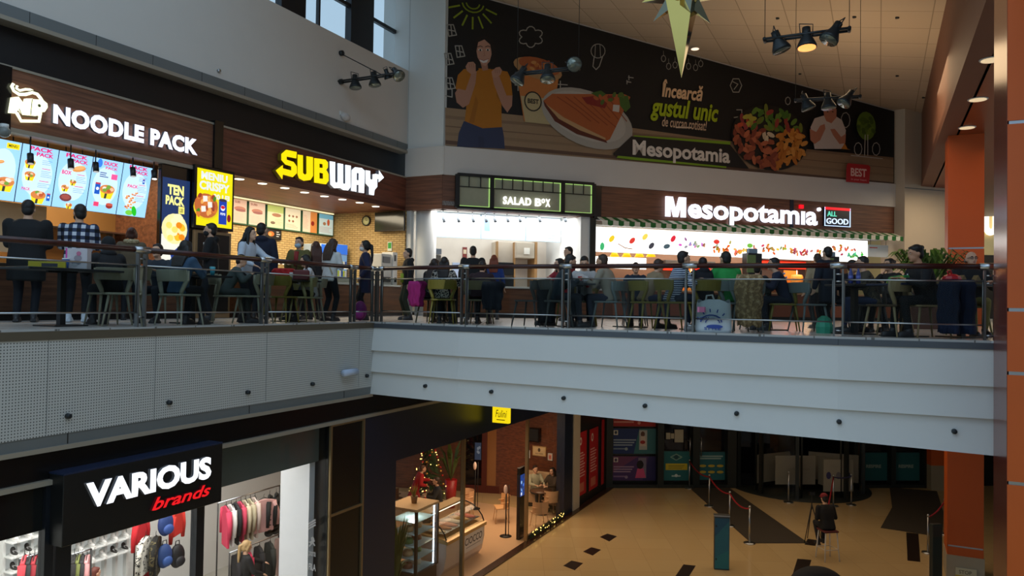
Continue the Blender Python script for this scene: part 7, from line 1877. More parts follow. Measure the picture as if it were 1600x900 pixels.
# fairy lights along the low rail
t = fthing(LF, 'fairy_lights', 'string of gold fairy lights on green garland along the cafe window foot', 'lights', 14.2, -.06, .03); mb = MB((14.2, -.06, .03)); mb2 = MB((14.2, -.06, .03))
for k in range(60): x = 12.5 + 2.5 * k / 60; z = .1 + .08 * rr.random(); mb2.tube([(x, -.05, .05), (x + .06, -.06 - .05 * rr.random(), z + .1)], [.02, .004], 4)
for k in range(34): x = 12.5 + 2.5 * rr.random() ** .7; mb.ell((x, -.07 - .03 * rr.random(), .08 + .16 * rr.random()), (.014,) * 3, 0, 6, 4)
mb.build('bulbs', [emat((255, 210, 110), 3)], t); mb2.build('garland', [mat((40, 52, 26), .8)], t)
# ------------------------------------------------------------------ red poster window right of the cafe
mb = MB(); mb.box(16.4, 20.3, .05, .3, 0, 4.8, 0); struct('wall_poster_front', mb, [mat((30, 32, 30), .35)], LF, 'dark framed shop front carrying the red posters')
def rp_(a, w, h, k=0):
    a.ell(-w * .18, h * .86, w * .12, w * .16, (226, 216, 210), 12); a.ell(-w * .18, h * .86, w * .06, w * .09, (170, 30, 38), 8)
    for j in range(9): a.rect(-w * .38, h * (.66 - .045 * j), w * (.1 + .25 * ((j * 37) % 10) / 10), h * (.68 - .045 * j), (224, 170, 166))
    a.rect(-w * .34, h * .06, w * .2, h * .2, (196, 110, 90))
for k, (xa, xb, ya, yb, lb) in enumerate(((903, 918, 672, 778, 'red poster with white text, left one of the tall pair'), (921, 936, 666, 768, 'red poster with white text, right one of the tall pair'), (940, 945.5, 655, 758, 'narrow red poster strip beside the tall pair'))):
    x0, z0 = LF.px(xa, yb, 0); x1, z1 = LF.px(xb, ya, 0)
    t = fthing(LF, 'poster', lb, 'poster', (x0 + x1) / 2, .045, z0, None); w, h = x1 - x0, z1 - z0
    mb = MB(); mb.box(-w / 2 - .02, w / 2 + .02, -.02, 0, -.02, h + .02); mb.build('frame', [M_blackm], t); a = Art(-.021, .001); a.rect(-w / 2, 0, w / 2, h, (176, 28, 36))
    if k < 2: rp_(a, w, h)
    a.build('print', t)
x0 = LF.px(902, 660, 0)[0]; mb = MB(); mb.box(16.45, 19.5, .03, .05, 3.5, 4.1); struct('trim_12', mb, [mat((176, 28, 36), .5)], LF, 'red band over the red posters')
# ------------------------------------------------------------------ back wall of the entrance hall
BF = Fr((3.7, 27.5), 3.5)
b_ = lambda x, y=740, dy=0: BF.px(x, y, dy)
M_fr = mat((32, 38, 36), .4, .2, .05, 4)
M_dgl = mat((12, 14, 22), .08)
mb = MB(); mb.box(-2, 6, .3, .5, 0, 4.8, 0); mb.box(b_(1340)[0], 16, .3, .5, 0, 4.8, 0); mb.box(5.8, b_(1340)[0] + .2, 3.0, 3.2, 0, 4.8); mb.box(5.8, 6, .4, 3.1, 0, 4.8); mb.box(b_(1340)[0], b_(1340)[0] + .2, .4, 3.1, 0, 4.8); mb.box(5.8, b_(1340)[0] + .2, .3, 3.2, 4.4, 4.8); struct('wall_entrance', mb, [M_dgl], BF, 'dark glazing and added light-blocking sides behind the entrance doors')  # side boxes added to stop sky light leaking in
mb = MB(); mb.box(-2, 16, -.02, .3, 4.3, 4.8, 0); mb.box(-.3, b_(1150)[0], -.05, .3, 0, .12, 0); mb.box(b_(1342)[0], b_(1455)[0], -.05, .3, 0, .12, 0)
for xa, xb in ((945, 957), (1027, 1036.5), (1082, 1092.5), (1136, 1150), (1342, 1348), (1392, 1398.5), (1443, 1456)): mb.box(b_(xa)[0], b_(xb)[0], -.06, .3, 0, 4.4, 0)
struct('window_11', mb, [M_fr], BF, 'dark green grey frames of the entrance doors')
def bposter(label, xa, ya, xb, yb, bg, fn, name='poster', group=None):
    x0, z1 = b_(xa, ya); x1, z0 = b_(xb, yb); w, h = x1 - x0, z1 - z0
    t = fthing(BF, name, label, 'poster', (x0 + x1) / 2, .26, z0, group); mb = MB(); mb.box(-w / 2 - .02, w / 2 + .02, -.03, 0.03, -.02, h + .02); mb.build('frame', [M_blackm], t)
    a = Art(-.031, .001); a.rect(-w / 2, 0, w / 2, h, bg); fn(a, w, h); a.build('print', t)
def tl(a, x0, x1, z, n, dz, c, hh=.05): 
    for k in range(n): a.rect(x0, z - k * dz, x0 + (x1 - x0) * (1 - .08 * (k % 3)), z - k * dz + hh, c)
bposter('red poster strip at the top of the entrance panel, cut by the fascia', 958, 640, 1027, 668, (160, 40, 40), lambda a, w, h: (tl(a, -w * .45, w * .0, h * .2, 1, .1, (206, 140, 130), .06), a.ell(w * .12, h * .2, .06, .06, (206, 140, 130), 10)))
def _pa(a, w, h):
    a.poly([(0, 0), (w / 2, 0), (w / 2, h), (w * .12, h)], (50, 110, 120)); a.rect(-w * .46, h * .74, -w * .36, h * .93, (206, 206, 196)); a.ell(-w * .41, h * .84, .05, .06, (40, 60, 90), 8)
    tl(a, -w * .46, w * .05, h * .52, 3, h * .1, (150, 170, 190), h * .05); tl(a, -w * .46, -w * .2, h * .17, 1, .1, (120, 140, 160), .05); a.ell(-w * .17, h * .19, .06, .06, (150, 170, 180), 8)
    a.rect(w * .12, h * .16, w * .3, h * .94, (170, 176, 176)); a.ell(w * .2, h * .78, .08, .1, (90, 60, 50), 10); a.poly([(w * .14, h * .3), (w * .28, h * .3), (w * .26, h * .7), (w * .16, h * .7)], (200, 186, 176)); a.ell(w * .2, h * .46, .1, .07, (150, 40, 40), 8)
bposter('blue poster with a standing figure in a mirror, in the entrance panel', 958, 671, 1027, 711, (24, 52, 110), _pa)
def _pb(a, w, h):
    a.poly([(-w / 2, h), (-w / 2, h * .3), (w * .1, h)], (110, 60, 100)); a.poly([(w * .2, 0), (w / 2, 0), (w / 2, h), (w * .34, h)], (36, 34, 92)); a.rect(-w * .46, h * .76, -w * .36, h * .95, (206, 200, 196)); a.ell(-w * .41, h * .85, .05, .06, (70, 50, 90), 8)
    tl(a, -w * .46, 0, h * .54, 3, h * .1, (166, 140, 170), h * .05); tl(a, -w * .46, -w * .2, h * .14, 1, .1, (140, 110, 150), .05); a.ell(-w * .17, h * .14, .06, .06, (150, 130, 160), 8)
    a.rect(w * .1, h * .1, w * .28, h * .95, (120, 116, 140)); a.poly([(w * .03, h * .1), (w * .27, h * .12), (w * .22, h * .5), (w * .08, h * .5)], (206, 80, 130)); a.ell(w * .14, h * .66, .13, .16, (20, 16, 20), 12)
bposter('purple poster with a pink clothed figure, in the entrance panel', 958, 715, 1027, 753, (70, 46, 104), _pb)
def _pc(a, w, h):
    a.line([(-w * .2 + .0, h * .8), (0, h * .9), (w * .2, h * .8), (0, h * .7), (-w * .2, h * .8)], .04, (120, 160, 150)); a.ell(0, h * .8, w * .08, h * .08, (26, 70, 80), 12); a.rect(-w * .38, h * .36, w * .4, h * .58, (196, 180, 40)); tl(a, -w * .28, w * .3, h * .5, 3, h * .05, (110, 110, 50), h * .02); tl(a, -w * .16, w * .16, h * .13, 1, .1, (170, 200, 200), .05); a.ell(0, h * .17, .06, .06, (190, 210, 210), 8)
bposter('teal door poster with a yellow label and an eye drawing', 1037.5, 707, 1081, 753, (30, 104, 110), _pc)
def _pd(a, w, h):
    tl(a, -w * .44, w * .42, h * .82, 2, h * .08, (140, 170, 170), h * .05)
    for r_ in range(2):
        for c in range(3): a.ell(-w * .32 + c * w * .32, h * (.5 - r_ * .22), w * .13, h * .05, (190, 170, 60), 10)
bposter('teal door poster with six small yellow ovals', 1093.5, 708, 1136, 752, (30, 98, 108), _pd)
for k, (xa, xb, lb) in enumerate(((1348, 1391.5, 'teal poster with pale lettering on the left leaf of the right doors'), (1399, 1442.5, 'teal poster with pale lettering on the right leaf of the right doors'))):
    bposter(lb, xa, 709, xb, 753, (30, 96, 102), lambda a, w, h: a.text('RESPIRE', -w * .26, w * .28, h * .45, h * .57, (150, 170, 160), .05))
for x0_, y0_, x1_, y1_, lb in ((1043.5, 678, 1050, 688, 'small white paper on the dark door glass'), (1057, 673, 1070.5, 693, 'large white paper on the dark door glass'), (1051, 679, 1056, 687, 'beige paper between the two white ones')):
    bposter(lb, x0_, y0_, x1_, y1_, (170, 168, 150) if 'white' in lb else (140, 128, 96), lambda a, w, h: None, 'paper_notice')
for x, lb in ((1077, 'vertical steel handle of the left entrance door'), (1094.5, 'vertical steel handle of the second entrance door')):
    s_ = b_(x, 700)[0]; z0 = b_(x, 712)[1]; z1 = b_(x, 683)[1]
    t = fthing(BF, 'door_pull', lb, 'door handle', s_, .0, z0); mb = MB(); mb.tube([(0, -.1, 0), (0, -.1, z1 - z0)], .02, 8); mb.tube([(0, .25, .15), (0, -.1, .15)], .012, 6); mb.tube([(0, .25, z1 - z0 - .15), (0, -.1, z1 - z0 - .15)], .012, 6); mb.build('bar', [M_steel], t)
# revolving door
cxl = (b_(1152, 760)[0] + b_(1350, 760)[0]) / 2; Rv = 2.25
C_ = BF.w(cxl, .35, 0)
t = thing('revolving_door', 'large glass revolving door drum with white panels at the entrance', 'revolving door', C_, BF.a)
mb = MB(); mb.lathe([(Rv + .28, 0), (Rv + .28, .02), (.0, .021)], 48); mb.build('floor_ring', [mat((34, 40, 38), .5)], t)
mb = MB(); mb.lathe([(Rv + .1, 3.3), (Rv + .1, 4.2), (.0, 4.2)], 48); mb.build('canopy', [M_fr], t)
for ang in (182, 214, 246, 291, 326, 358):
    th = rad(ang); mb = MB(); mb.box(-.06, .06, -.06, .06, .02, 3.3); mb.xf = None
    o = mb.build('frame_post', [M_fr], t); o.location = (Rv * math.cos(th), Rv * math.sin(th), 0); o.rotation_euler = (0, 0, th)
for a0_, a1_ in ((184, 212), (216, 244), (293, 324), (328, 356)):
    mb = MB(); n = 8; vs = []
    for i in range(n + 1):
        th = rad(a0_ + (a1_ - a0_) * i / n); vs += [(Rv * math.cos(th), Rv * math.sin(th), .03), (Rv * math.cos(th), Rv * math.sin(th), 3.3)]
    mb.add(vs, [(2 * i, 2 * i + 2, 2 * i + 3, 2 * i + 1) for i in range(n)]); mb.build('curved_pane', [M_glass], t)
M_wp = mat((140, 137, 126), .5)
for k, ang in enumerate((205, 250, 290, 335)):
    th = rad(ang); ca, sa_ = math.cos(th), math.sin(th)
    mb = MB(); n_ = Vector((-sa_, ca, 0)) * .03; r0, r1 = .4, Rv - .15
    if k in (1, 2): r0, r1 = 1.05, Rv - .2
    mb.prismz([(r0 * ca + n_.x, r0 * sa_ + n_.y), (r1 * ca + n_.x, r1 * sa_ + n_.y), (r1 * ca - n_.x, r1 * sa_ - n_.y), (r0 * ca - n_.x, r0 * sa_ - n_.y)], .3, 1.3); mb.build('white_panel', [M_wp], t)
    mb = MB(); mb.tube([(r1 * ca, r1 * sa_, .05), (r1 * ca, r1 * sa_, 3.25)], .035, 8); mb.build('wing_post', [M_fr], t)
for xa, xb, ya, yb in ((1212, 1274, 712, 757), (1287, 1333, 718, 768), (1207, 1211, 0, 0)):
    if not ya: continue
    dy = -.9 if xa < 1280 else -1.6
    x0, z1 = b_(xa, ya, dy); x1, z0 = b_(xb, yb, dy); mb = MB(); mb.box(x0 - cxl, x1 - cxl, dy - .35, dy - .31, z0, z1); mb.build('white_panel', [M_wp], t)
    a = Art(dy - .352, .001)
    if xa < 1280: a.text('information', (x0 + x1) / 2 - cxl - .2, (x0 + x1) / 2 - cxl + .5, (z0 + z1) / 2 - .02, (z0 + z1) / 2 + .1, (120, 118, 112), .0)
    else:
        a.text('respect', x0 - cxl + .25, x0 - cxl + .75, z1 - .3, z1 - .2, (130, 128, 120), 0)
        for fx, c in ((.17, (50, 50, 96)), (.5, (100, 100, 110)), (.82, (50, 60, 100))): a.ell(x0 - cxl + (x1 - x0) * fx, (z0 + z1) / 2, .09, .13, c, 10)
    a.build('panel_print', t)
# rope barriers
def stanchion(label, P_, h=1.05, group=None):
    t = thing('rope_post', label, 'barrier post', P_, 0, group); mb = MB(); mb.lathe([(.16, 0), (.16, .02), (.04, .035)], 20); mb.build('base', [M_steel], t); mb = MB(); mb.tube([(0, 0, .03), (0, 0, h - .05)], .026, 12); mb.build('post', [M_steel], t); mb = MB(); mb.lathe([(.035, h - .06), (.035, h - .02), (.02, h)], 12); mb.build('cap', [M_steel], t); return P_ + Vector((0, 0, h - .08))
def rope(label, a, b, rgb, sag=.14):
    pts = []
    for i in range(11): u = i / 10; p_ = a.lerp(b, u); p_.z -= sag * 4 * u * (1 - u); pts.append(p_ - a)
    mb = MB(); mb.tube(pts, .022, 8); o = mb.build('barrier_rope', [mat(rgb, .7)], None, 0, a); tag(o, label, 'rope')
RED = (150, 20, 34)
ps = [stanchion(l, G(x, y, 0.0)) for x, y, l in ((1077, 763, 'steel rope post at the far left entrance door'), (1108, 791, 'second steel rope post from the doors along the dark mat'), (1140, 822, 'third steel rope post, behind the blue totem'), (1171, 849, 'nearest steel rope post at the mat corner'))]
for a, b, l in zip(ps, ps[1:], ('dark red rope between the farthest two posts', 'red rope between the second and third posts', 'red rope ending at the nearest post of the dark mat')): rope(l, a, b, RED)
q = [stanchion(l, G(x, y, 0)) for x, y, l in ((1232, 785, 'pale rope post left of the revolving door front'), (1302, 791, 'rope post behind the man on the stool'), (1330, 789, 'rope post at the right front of the revolving door'))]
rope('dark blue rope between the two posts before the revolving door', q[1], q[2], (34, 36, 80), .05)
rope('short red rope hanging behind the red cap of the stool man', q[1], G(1290, 812, .75), RED, .05)
r_ = [stanchion(l, G(x, y, 0)) for x, y, l in ((1450, 864, 'brass toned rope post at the right mat'), (1476, 835, 'rope post beside the far orange column'))]
rope('red rope between the two posts by the orange column', r_[0], r_[1], (170, 30, 50), .08)
# mats and dark floor tiles
def gpoly(name, pts, z0, z1, m, lab=None, cat=None, kind=None):
    g = [G(x, y, 0) for x, y in pts]; c = sum(g, Vector()) / len(g); mb = MB((c.x, c.y, 0)); mb.prismz([(p_.x, p_.y) for p_ in g], z0, z1); o = mb.build(name, [m], None, 0, (c.x, c.y, 0))
    if kind: o['kind'] = kind; o['label'] = lab
    else: tag(o, lab, cat)
M_mat = mat((62, 54, 44), .95, 0, .1, 40, .4)
gpoly('door_mat', [(1078, 763), (1140, 763), (1263, 849), (1174, 849)], .002, .014, M_mat, 'large dark doormat running beside the red ropes', 'doormat')
gpoly('door_mat', [(1390, 762), (1464, 768), (1474, 800), (1473, 836), (1449, 836), (1376, 825), (1394, 793)], .002, .014, M_mat, 'dark doormat in front of the right entrance doors', 'doormat')
M_dt = mat((44, 34, 30), .3, 0, .1, 6)
for k, pts in enumerate(([(937, 839), (949, 834), (964, 838), (952, 846)], [(911, 862), (924, 855), (939, 859), (926, 868)], [(880, 884), (893, 876), (911, 880), (898, 891)], [(1052, 905), (1068, 882), (1087, 884), (1074, 905)], [(1236, 905), (1246, 873), (1268, 875), (1258, 905)], [(1416, 832), (1435, 834), (1438, 878), (1418, 876)], [(1257, 851), (1262, 842), (1276, 844), (1274, 853)])):
    gpoly('floor_inlay', pts, .0005, .003, M_dt, 'dark inlaid floor tile', None, 'structure')
# blue totem
P_ = G(1127, 889, 0); t = thing('info_totem', 'blue green info totem standing on the beige floor', 'totem', P_, rad(-8)); w, h = .37, 1.33
mb = MB(); mb.box(-w / 2, w / 2, -.08, .08, 0, h); mb.build('body', [mat((60, 66, 68), .4, .4)], t, .008)
a = Art(-.081, .001); a.rect(-w / 2 + .012, .03, w / 2 - .012, h - .04, (40, 104, 120)); a.poly([(-w / 2 + .012, h - .04), (-w / 2 + .012, h * .62), (w / 2 - .012, h - .1), (w / 2 - .012, h - .04)], (34, 84, 112)); a.poly([(-w / 2 + .012, .03), (w / 2 - .012, .03), (w / 2 - .012, .5), (-w / 2 + .012, .3)], (40, 116, 122)); a.ell(-.14, h * .82, .02, .03, (30, 40, 46), 8); a.ell(-.14, h * .2, .02, .03, (30, 40, 46), 8); a.build('print', t)
mb = MB(); mb.box(-w / 2 - .01, w / 2 + .01, -.09, .09, h, h + .03); mb.build('lid', [M_steel], t)
# man on a high stool with a tripod
P_ = G(1293, 874, 0)
t = thing('bar_stool', 'white legged high stool under the man with the red cap', 'stool', P_, rad(10)); mb = MB(); mb.box(-.2, .2, -.2, .2, .74, .79); mb.build('seat', [mat((90, 30, 30), .6)], t, .015)
for sx_ in (-1, 1):
    for sy_ in (-1, 1): mb = MB(); mb.tube([(.16 * sx_, .16 * sy_, .745), (.21 * sx_, .21 * sy_, 0)], .016, 8); mb.build('leg', [mat((206, 200, 190), .4)], t)
mb = MB(); 
for a_, b__ in (((-.19, -.19), (.19, -.19)), ((.19, -.19), (.19, .19)), ((.19, .19), (-.19, .19)), ((-.19, .19), (-.19, -.19))): mb.tube([(a_[0], a_[1], .3), (b__[0], b__[1], .3)], .01, 6)
mb.build('footrest', [mat((206, 200, 190), .4)], t)
person('man in a black jacket and red cap sitting on a high stool, back turned', P_, 100, 1.74, True, top=(17, 17, 19), hair=(24, 20, 20), cap=(120, 20, 32), lean=14, nod=15, arms='front', hipz=.885, footz=.40, pants=(20, 20, 24), wide=1.15)
P_ = G(1268, 846, 0); t = thing('tripod', 'thin black camera tripod left of the man on the stool', 'tripod', P_, 0)
for k in range(3): th = rad(90 + 120 * k); mb = MB(); mb.tube([(0, 0, 1.05), (.3 * math.cos(th), .3 * math.sin(th), 0)], [.016, .011], 8); mb.build('leg', [M_blackm], t)
mb = MB(); mb.tube([(0, 0, .9), (0, 0, 1.3)], .014, 8); mb.build('column', [M_blackm], t); mb = MB(); mb.box(-.07, .07, -.04, .05, 1.3, 1.4); mb.tube([(0, .05, 1.35), (0, .12, 1.35)], .035, 10); mb.build('camera', [M_black], t)
# dark round armchair at the bottom edge
P_ = G(1277, 952, 0); t = thing('armchair', 'dark rounded seat back rising at the bottom edge', 'armchair', P_, rad(5))
mb = MB(); mb.ell((0, 0, .5), (.62, .5, .42), 0, 24, 12); remesh(mb, 'backrest', [mat((26, 28, 36), .8)], t, .03, 2); mb = MB(); mb.box(-.5, .5, -.3, .4, .08, .42); mb.build('seat', [mat((30, 32, 40), .8)], t, .04)
for sx_ in (-1, 1):
    for sy_ in (-1, 1): mb = MB(); mb.tube([(.4 * sx_, .25 * sy_, .1), (.42 * sx_, .27 * sy_, 0)], .02, 8); mb.build('leg', [M_blackm], t)
# dark notice stand and yellow poster by the far column
P_ = G(1462, 917, 0); t = thing('notice_stand', 'dark green narrow notice stand beside the far orange column', 'stand', P_, rad(10)); mb = MB(); mb.box(-.13, .13, -.06, .06, .03, 1.5); mb.build('panel', [mat((34, 44, 40), .4)], t, .01); mb = MB(); mb.box(-.2, .2, -.15, .15, 0, .03); mb.build('base', [M_blackm], t); mb = MB(); mb.box(-.12, .12, -.065, -.06, 1.2, 1.46); mb.build('notice', [mat((52, 44, 40), .4)], t)
x0 = LF.px(1494, 900, 10.3)[0]
CF = Fr(tuple(LF.w(14.79, -10.34, 0))[:2], AL - 90)
xa, z1 = CF.px(1493, 886, -.03); xb, z0 = CF.px(1526, 900, -.03); z0 = z1 - .5
t = fthing(CF, 'poster', 'small white and yellow poster at the foot of the far orange column', 'poster', (xa + xb) / 2, -.03, z0); a = Art(-.011, .001); a.rect(-(xb - xa) / 2, 0, (xb - xa) / 2, .5, (206, 200, 170)); a.rect(-(xb - xa) / 2, 0, (xb - xa) / 2, .32, (206, 180, 40)); a.text('STOP', -.15, .12, .36, .45, (120, 110, 90), .02); a.build('print', t); mb = MB(); mb.box(-(xb - xa) / 2, (xb - xa) / 2, -.01, 0, 0, .5); mb.build('backing', [M_white], t)
# far pillar, corridor end, U sign
P0 = G(1455, 766, 0); P1 = D(1482, 766, P0.y)
mb = MB(); mb.box(P0.x, P1.x + .6, P0.y, P0.y + .5, .9, 4.8, 0); mb.box(P0.x, P1.x + .6, P0.y, P0.y + .5, 0, .9, 1); struct('pillar_orange', mb, [M_orange, mat((150, 140, 118), .5)], None, 'orange pillar with a stone base right of the teal doors')
KF = Fr((12, 37.65), 0)
x0, z0 = KF.px(1536, 368, -.05); x1, z1 = KF.px(1557, 331, -.05)
t = fthing(KF, 'shop_sign', 'white lit letter U of a distant shop sign between the columns', 'sign', (x0 + x1) / 2, -.05, z0); w, h = x1 - x0, z1 - z0; mb = MB(); text(mb, 'U', -w / 2, w / 2, 0, h, -.15, .14, 0, .06); mb.build('lettering', [emat((255, 244, 220), 1.6)], t)
mb = MB(); mb.box(8, 13.9, -.02, .0, UF, 9.4, 0); struct('wall_far_shop', mb, [mat((34, 30, 24), .6)], KF)
lamp('far_lamp', 'AREA', KF.w(10, -3, 10.5), 90, (1, .8, .45), 4, (0, 0, 0), sizey=3)

# ------------------------------------------------------------------ SMALL FITTINGS
# spotlights
M_lamp = mat((40, 46, 50), .4, .4, .08, 10)
def spot_head(t, off, P_, aim, lit, k=1.0):
    """bell housing, flared reflector, glass"""
    aim = Vector(aim).normalized(); o0 = Vector(off)
    mb = MB(off); mb.tube([P_, P_ + aim * .1 * k, P_ + aim * .16 * k, P_ + aim * .3 * k, P_ + aim * .34 * k], [.065 * k, .07 * k, .085 * k, .15 * k, .155 * k], 16); o = mb.build('spot_head', [M_lamp], t)
    mb = MB(off); mb.tube([P_ + aim * .341 * k, P_ + aim * .35 * k], .14 * k, 16); mb.build('lens', [emat((255, 170, 90), 1.6) if lit else mat((120, 128, 120), .12, .5)], o)
    x = aim.cross(Vector((0, 0, 1))); x = x.normalized() if x.length > .1 else Vector((1, 0, 0))
    mb = MB(off); mb.tube([P_ + x * .1 * k + aim * .12 * k, P_ + x * .11 * k - aim * .06 * k, P_ - x * .11 * k - aim * .06 * k, P_ - x * .1 * k + aim * .12 * k], .01 * k, 6); mb.build('bracket', [M_lamp], o)
def hang_bar(label, A, B, aims, lit, cable=3.5):
    c = (A + B) / 2; t = thing('spotlight_bar', label, 'spotlights', c); off = tuple(c); d = (B - A).normalized(); n = Vector((-d.y, d.x, 0))
    for s_ in (-.07, .07): mb = MB(off); mb.tube([A + n * s_, B + n * s_], .022, 8); mb.build('bar', [M_lamp], t)
    for P_ in (A, B):
        dn = -((P_ - LF.p).dot(LF.n)); top = zc(dn)
        mb = MB(off); mb.tube([P_ - n * .09, P_ + n * .09], .03, 8); mb.build('end_bracket', [M_lamp], t)
        mb = MB(off); mb.tube([P_, Vector((P_.x, P_.y, top))], .006, 6); mb.build('cable', [M_blackm], t)
    for i, u in enumerate((.12, .5, .88)): spot_head(t, off, A.lerp(B, u) + Vector((0, 0, .12)), aims[i], lit == i)
hang_bar('hanging bar of three black spotlights near the roof, one lit orange', D(1195, 63, 12.4), D(1327, 46, 11.9), [(.35, -.1, -1), (0, -.1, -1), (-.5, -.1, -.8)], 1)
hang_bar('farther hanging bar of three spotlights in front of the banner cook', D(1243, 157, 16.4), D(1344, 151, 15.9), [(.35, -.1, -1), (.05, -.1, -1), (-.6, -.1, -.8)], -1)
hang_bar('hanging bar of spotlights in front of the printed paper cup', D(808, 116, 15.1), D(904, 106, 14.8), [(-.3, -.1, -.6), (0, -.3, -1), (.1, -.8, -.35)], -1)
s0, z0 = UL.px(531, 128, 0); A = UL.w(s0, 0, z0); tt = along(A, -UL.n, 623); B = A - UL.n * tt
t = fthing(UL, 'spotlight_bar', 'wall mounted arm of four black spotlights below the window', 'spotlights', s0, 0, z0); t.rotation_euler = (0, 0, 0); off = tuple(A)
for s_ in (-.07, .07): mb = MB(off); mb.tube([A + UL.u * s_, B + UL.u * s_], .022, 8); mb.build('bar', [M_lamp], t)
zz0 = UL.px(531, 83, 0)[1]; mb = MB(off); mb.tube([UL.w(s0, 0, zz0), A.lerp(B, .75)], .012, 6); mb.build('stay', [M_lamp], t)
for z in (z0, zz0): mb = MB(off); Q_ = UL.w(s0, -.02, z); mb.tube([Q_ + UL.n * .02, Q_ - UL.n * .06], .07, 10); mb.build('wall_plate', [M_lamp], t)
for u, aim in ((.26, (.1, -.1, -1)), (.58, (.15, -.1, -1)), (.92, (.5, -.6, -.7)), (.86, (.1, .3, 1))):
    if aim[2] > 0: continue
    spot_head(t, off, A.lerp(B, u) + Vector((0, 0, .12)), aim, False)
spot_head(t, off, A.lerp(B, .78) + Vector((0, 0, .16)), (.2, .2, -.6), False, .7)
# gold star
C_ = D(1066, -14, 10.0); t = thing('star_ornament', 'large gold mirrored star with a long lower spike hanging from the roof', 'ornament', C_)
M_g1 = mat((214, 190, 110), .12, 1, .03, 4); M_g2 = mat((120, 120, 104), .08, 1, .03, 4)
def spike(name, dr, L, w_):
    dr = Vector(dr).normalized(); x = dr.orthogonal().normalized(); y = dr.cross(x)
    if abs(dr.z) > .9: x = Vector((math.cos(.35), math.sin(.35), 0)); y = Vector((-math.sin(.35), math.cos(.35), 0))
    b_ = [dr * .12 + (x * math.cos(q_) + y * math.sin(q_)) * w_ for q_ in (0, math.pi / 2, math.pi, 1.5 * math.pi)]
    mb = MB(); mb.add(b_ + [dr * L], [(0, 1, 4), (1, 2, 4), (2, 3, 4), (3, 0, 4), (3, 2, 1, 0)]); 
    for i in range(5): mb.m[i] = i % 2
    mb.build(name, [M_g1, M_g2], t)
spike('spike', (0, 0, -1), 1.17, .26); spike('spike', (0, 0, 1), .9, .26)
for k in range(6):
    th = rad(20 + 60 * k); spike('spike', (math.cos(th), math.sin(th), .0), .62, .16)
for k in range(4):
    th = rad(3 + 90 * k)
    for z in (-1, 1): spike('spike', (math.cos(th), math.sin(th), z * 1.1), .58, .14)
mb = MB(); mb.ell((0, 0, 0), (.26, .26, .26), 0, 12, 8, None, False); mb.build('core', [M_g1], t)
mb = MB(); mb.tube([(0, 0, .8), (0, 0, 3.2)], .006, 6); mb.build('cable', [M_blackm], t)
# downlights in the roof and corridor ceiling
def dl(label, P_, r=.1, e=1.6, c=(255, 226, 180), group=None):
    t = thing('downlight', label, 'downlight', P_, 0, group); mb = MB(); mb.lathe([(r * 1.15, -.012), (r * 1.2, 0)], 20); mb.build('rim', [M_white], t); mb = MB(); mb.lathe([(r, -.02), (r, -.0125)], 20); mb.build('lens', [emat(c, e)], t)
for x, y, l in ((1549, 93, 'downlight of the brown corridor ceiling, nearest one'), (1528, 155, 'downlight of the brown corridor ceiling, middle one'), (1511, 199, 'downlight of the brown corridor ceiling, farthest one')): dl(l, G(x, y, 10.968), .16, .7)
d_ = ray(1086, 75); Pn = LF.n; 
# plane of the sloping roof: z = 15.46 - .166*(n+1.31), n = -(P-LF.p).LF.n
k1 = .166 * d_.dot(Pn); k0 = 15.46 - .166 * (1.31 - ((Vector((0, 0, EZ)) - LF.p).dot(Pn))); tt = (k0 - EZ) / (d_.z - k1)
P_ = Vector((0, 0, EZ)) + d_ * tt
dl('lit downlight in the sloping roof beside the gold star', P_ - Vector((0, 0, .02)), .12, 1.6, (255, 220, 190))
for x, y in ((1215, 28), (1335, 26), (1250, 115), (1402, 118), (1402, 27), (1443, 152)):
    d_ = ray(x, y); tt = (k0 - EZ) / (d_.z - .166 * d_.dot(Pn)); P_ = Vector((0, 0, EZ)) + d_ * tt
    mb = MB(); mb.lathe([(.045, -.03), (.05, .02)], 12); o = mb.build('sprinkler', [M_blackm], None, 0, P_); tag(o, 'small dark sprinkler in the sloping tiled roof', 'sprinkler', 'sprinklers in the roof')
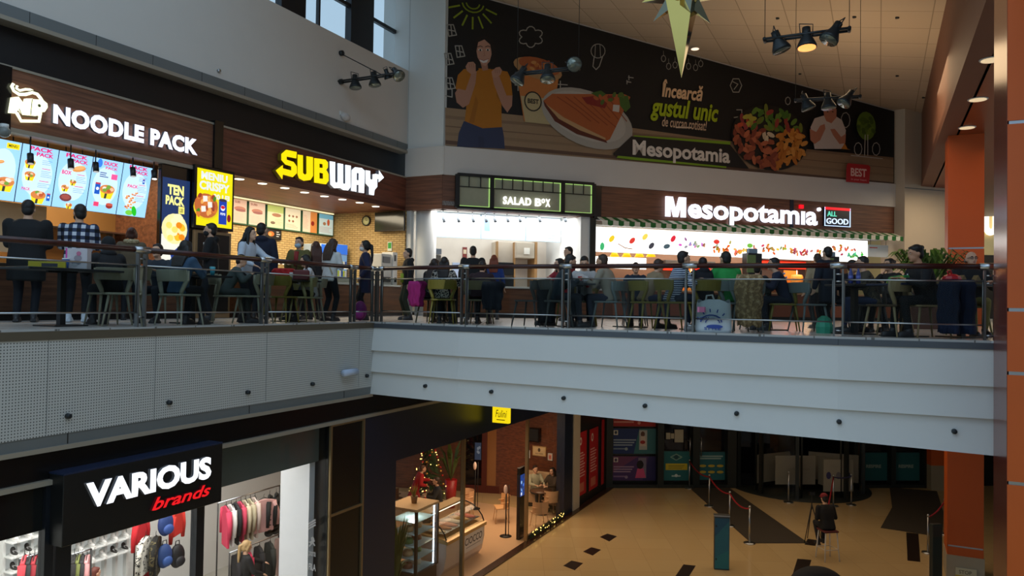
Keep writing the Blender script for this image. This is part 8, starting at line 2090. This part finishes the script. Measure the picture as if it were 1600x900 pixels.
# round fittings on the gallery edges
for x, y in ((105, 650), (263, 629), (386, 613), (487, 600), (572, 587)):
    s_, z_ = LF.px(x, y, -.06); t = fthing(LF, 'fascia_nozzle', 'small dark round fitting low on the perforated panels', 'fitting', s_, -.061, z_, 'fittings on the perforated panels'); mb = MB(); mb.xf = Matrix.Rotation(math.pi / 2, 4, 'X'); mb.lathe([(.035, 0), (.03, .05), (.018, .055)], 14); mb.build('housing', [M_lamp], t)
for x, y in ((665, 603), (768, 612), (881, 622), (1008, 634), (1151, 646), (1311, 659), (1491, 674)):
    for i in range(5):
        a, b = EP[i], EP[i + 1]; fr = Fr((a.x, a.y), math.degrees(math.atan2(b.y - a.y, b.x - a.x))); s_, z_ = fr.px(x, y, -.045)
        if -.01 <= s_ <= (b - a).length: break
    t = fthing(fr, 'fascia_nozzle', 'small dark round fitting low on the white slanted bands', 'fitting', s_, -.035, z_, 'fittings on the white bands'); mb = MB(); mb.xf = Matrix.Rotation(math.pi / 2, 4, 'X'); mb.lathe([(.035, 0), (.03, .05), (.018, .055)], 14); mb.build('housing', [M_lamp], t)
s_, z_ = LF.px(539, 582, -.06); t = fthing(LF, 'security_camera', 'pale blue white camera on the perforated panel near the corner', 'camera', s_, -.061, z_)
mb = MB(); mb.tube([(-.16, -.1, 0), (.2, -.1, .01)], .065, 12); mb.build('housing', [mat((176, 190, 214), .4)], t); mb = MB(); mb.tube([(0, 0, -.02), (0, -.1, -.02)], .03, 8); mb.build('bracket', [M_white], t)
s_, z_ = UL.px(537, 183, 0); t = fthing(UL, 'smoke_sensor', 'pale dome sensor on the upper left wall under the spotlights', 'sensor', s_, -.001, z_); mb = MB(); mb.ell((0, -.06, 0), (.16, .1, .1), 0, 16, 10); mb.build('dome', [mat((196, 192, 190), .5)], t); mb = MB(); mb.box(-.17, .17, -.03, 0, .02, .12); mb.build('base', [M_white], t)
s_, z_ = UL.px(341, 111, 0); t = fthing(UL, 'wall_fitting', 'tiny round dark fitting alone on the upper left wall', 'fitting', s_, -.001, z_); mb = MB(); mb.xf = Matrix.Rotation(math.pi / 2, 4, 'X'); mb.lathe([(.04, 0), (.035, .05), (.02, .055)], 14); mb.build('housing', [M_steel], t)
s_, z_ = UL.px(6, 206, -.1); t = fthing(UL, 'security_camera', 'round grey dome camera under the left end of the noodle sign', 'camera', s_, -.06, z_); mb = MB(); mb.ell((0, -.05, 0), (.09, .09, .09), 0, 14, 10); mb.build('dome', [mat((120, 124, 120), .2)], t); mb = MB(); mb.tube([(0, -.05, .05), (0, -.05, .12)], .06, 10); mb.build('base', [M_white], t)
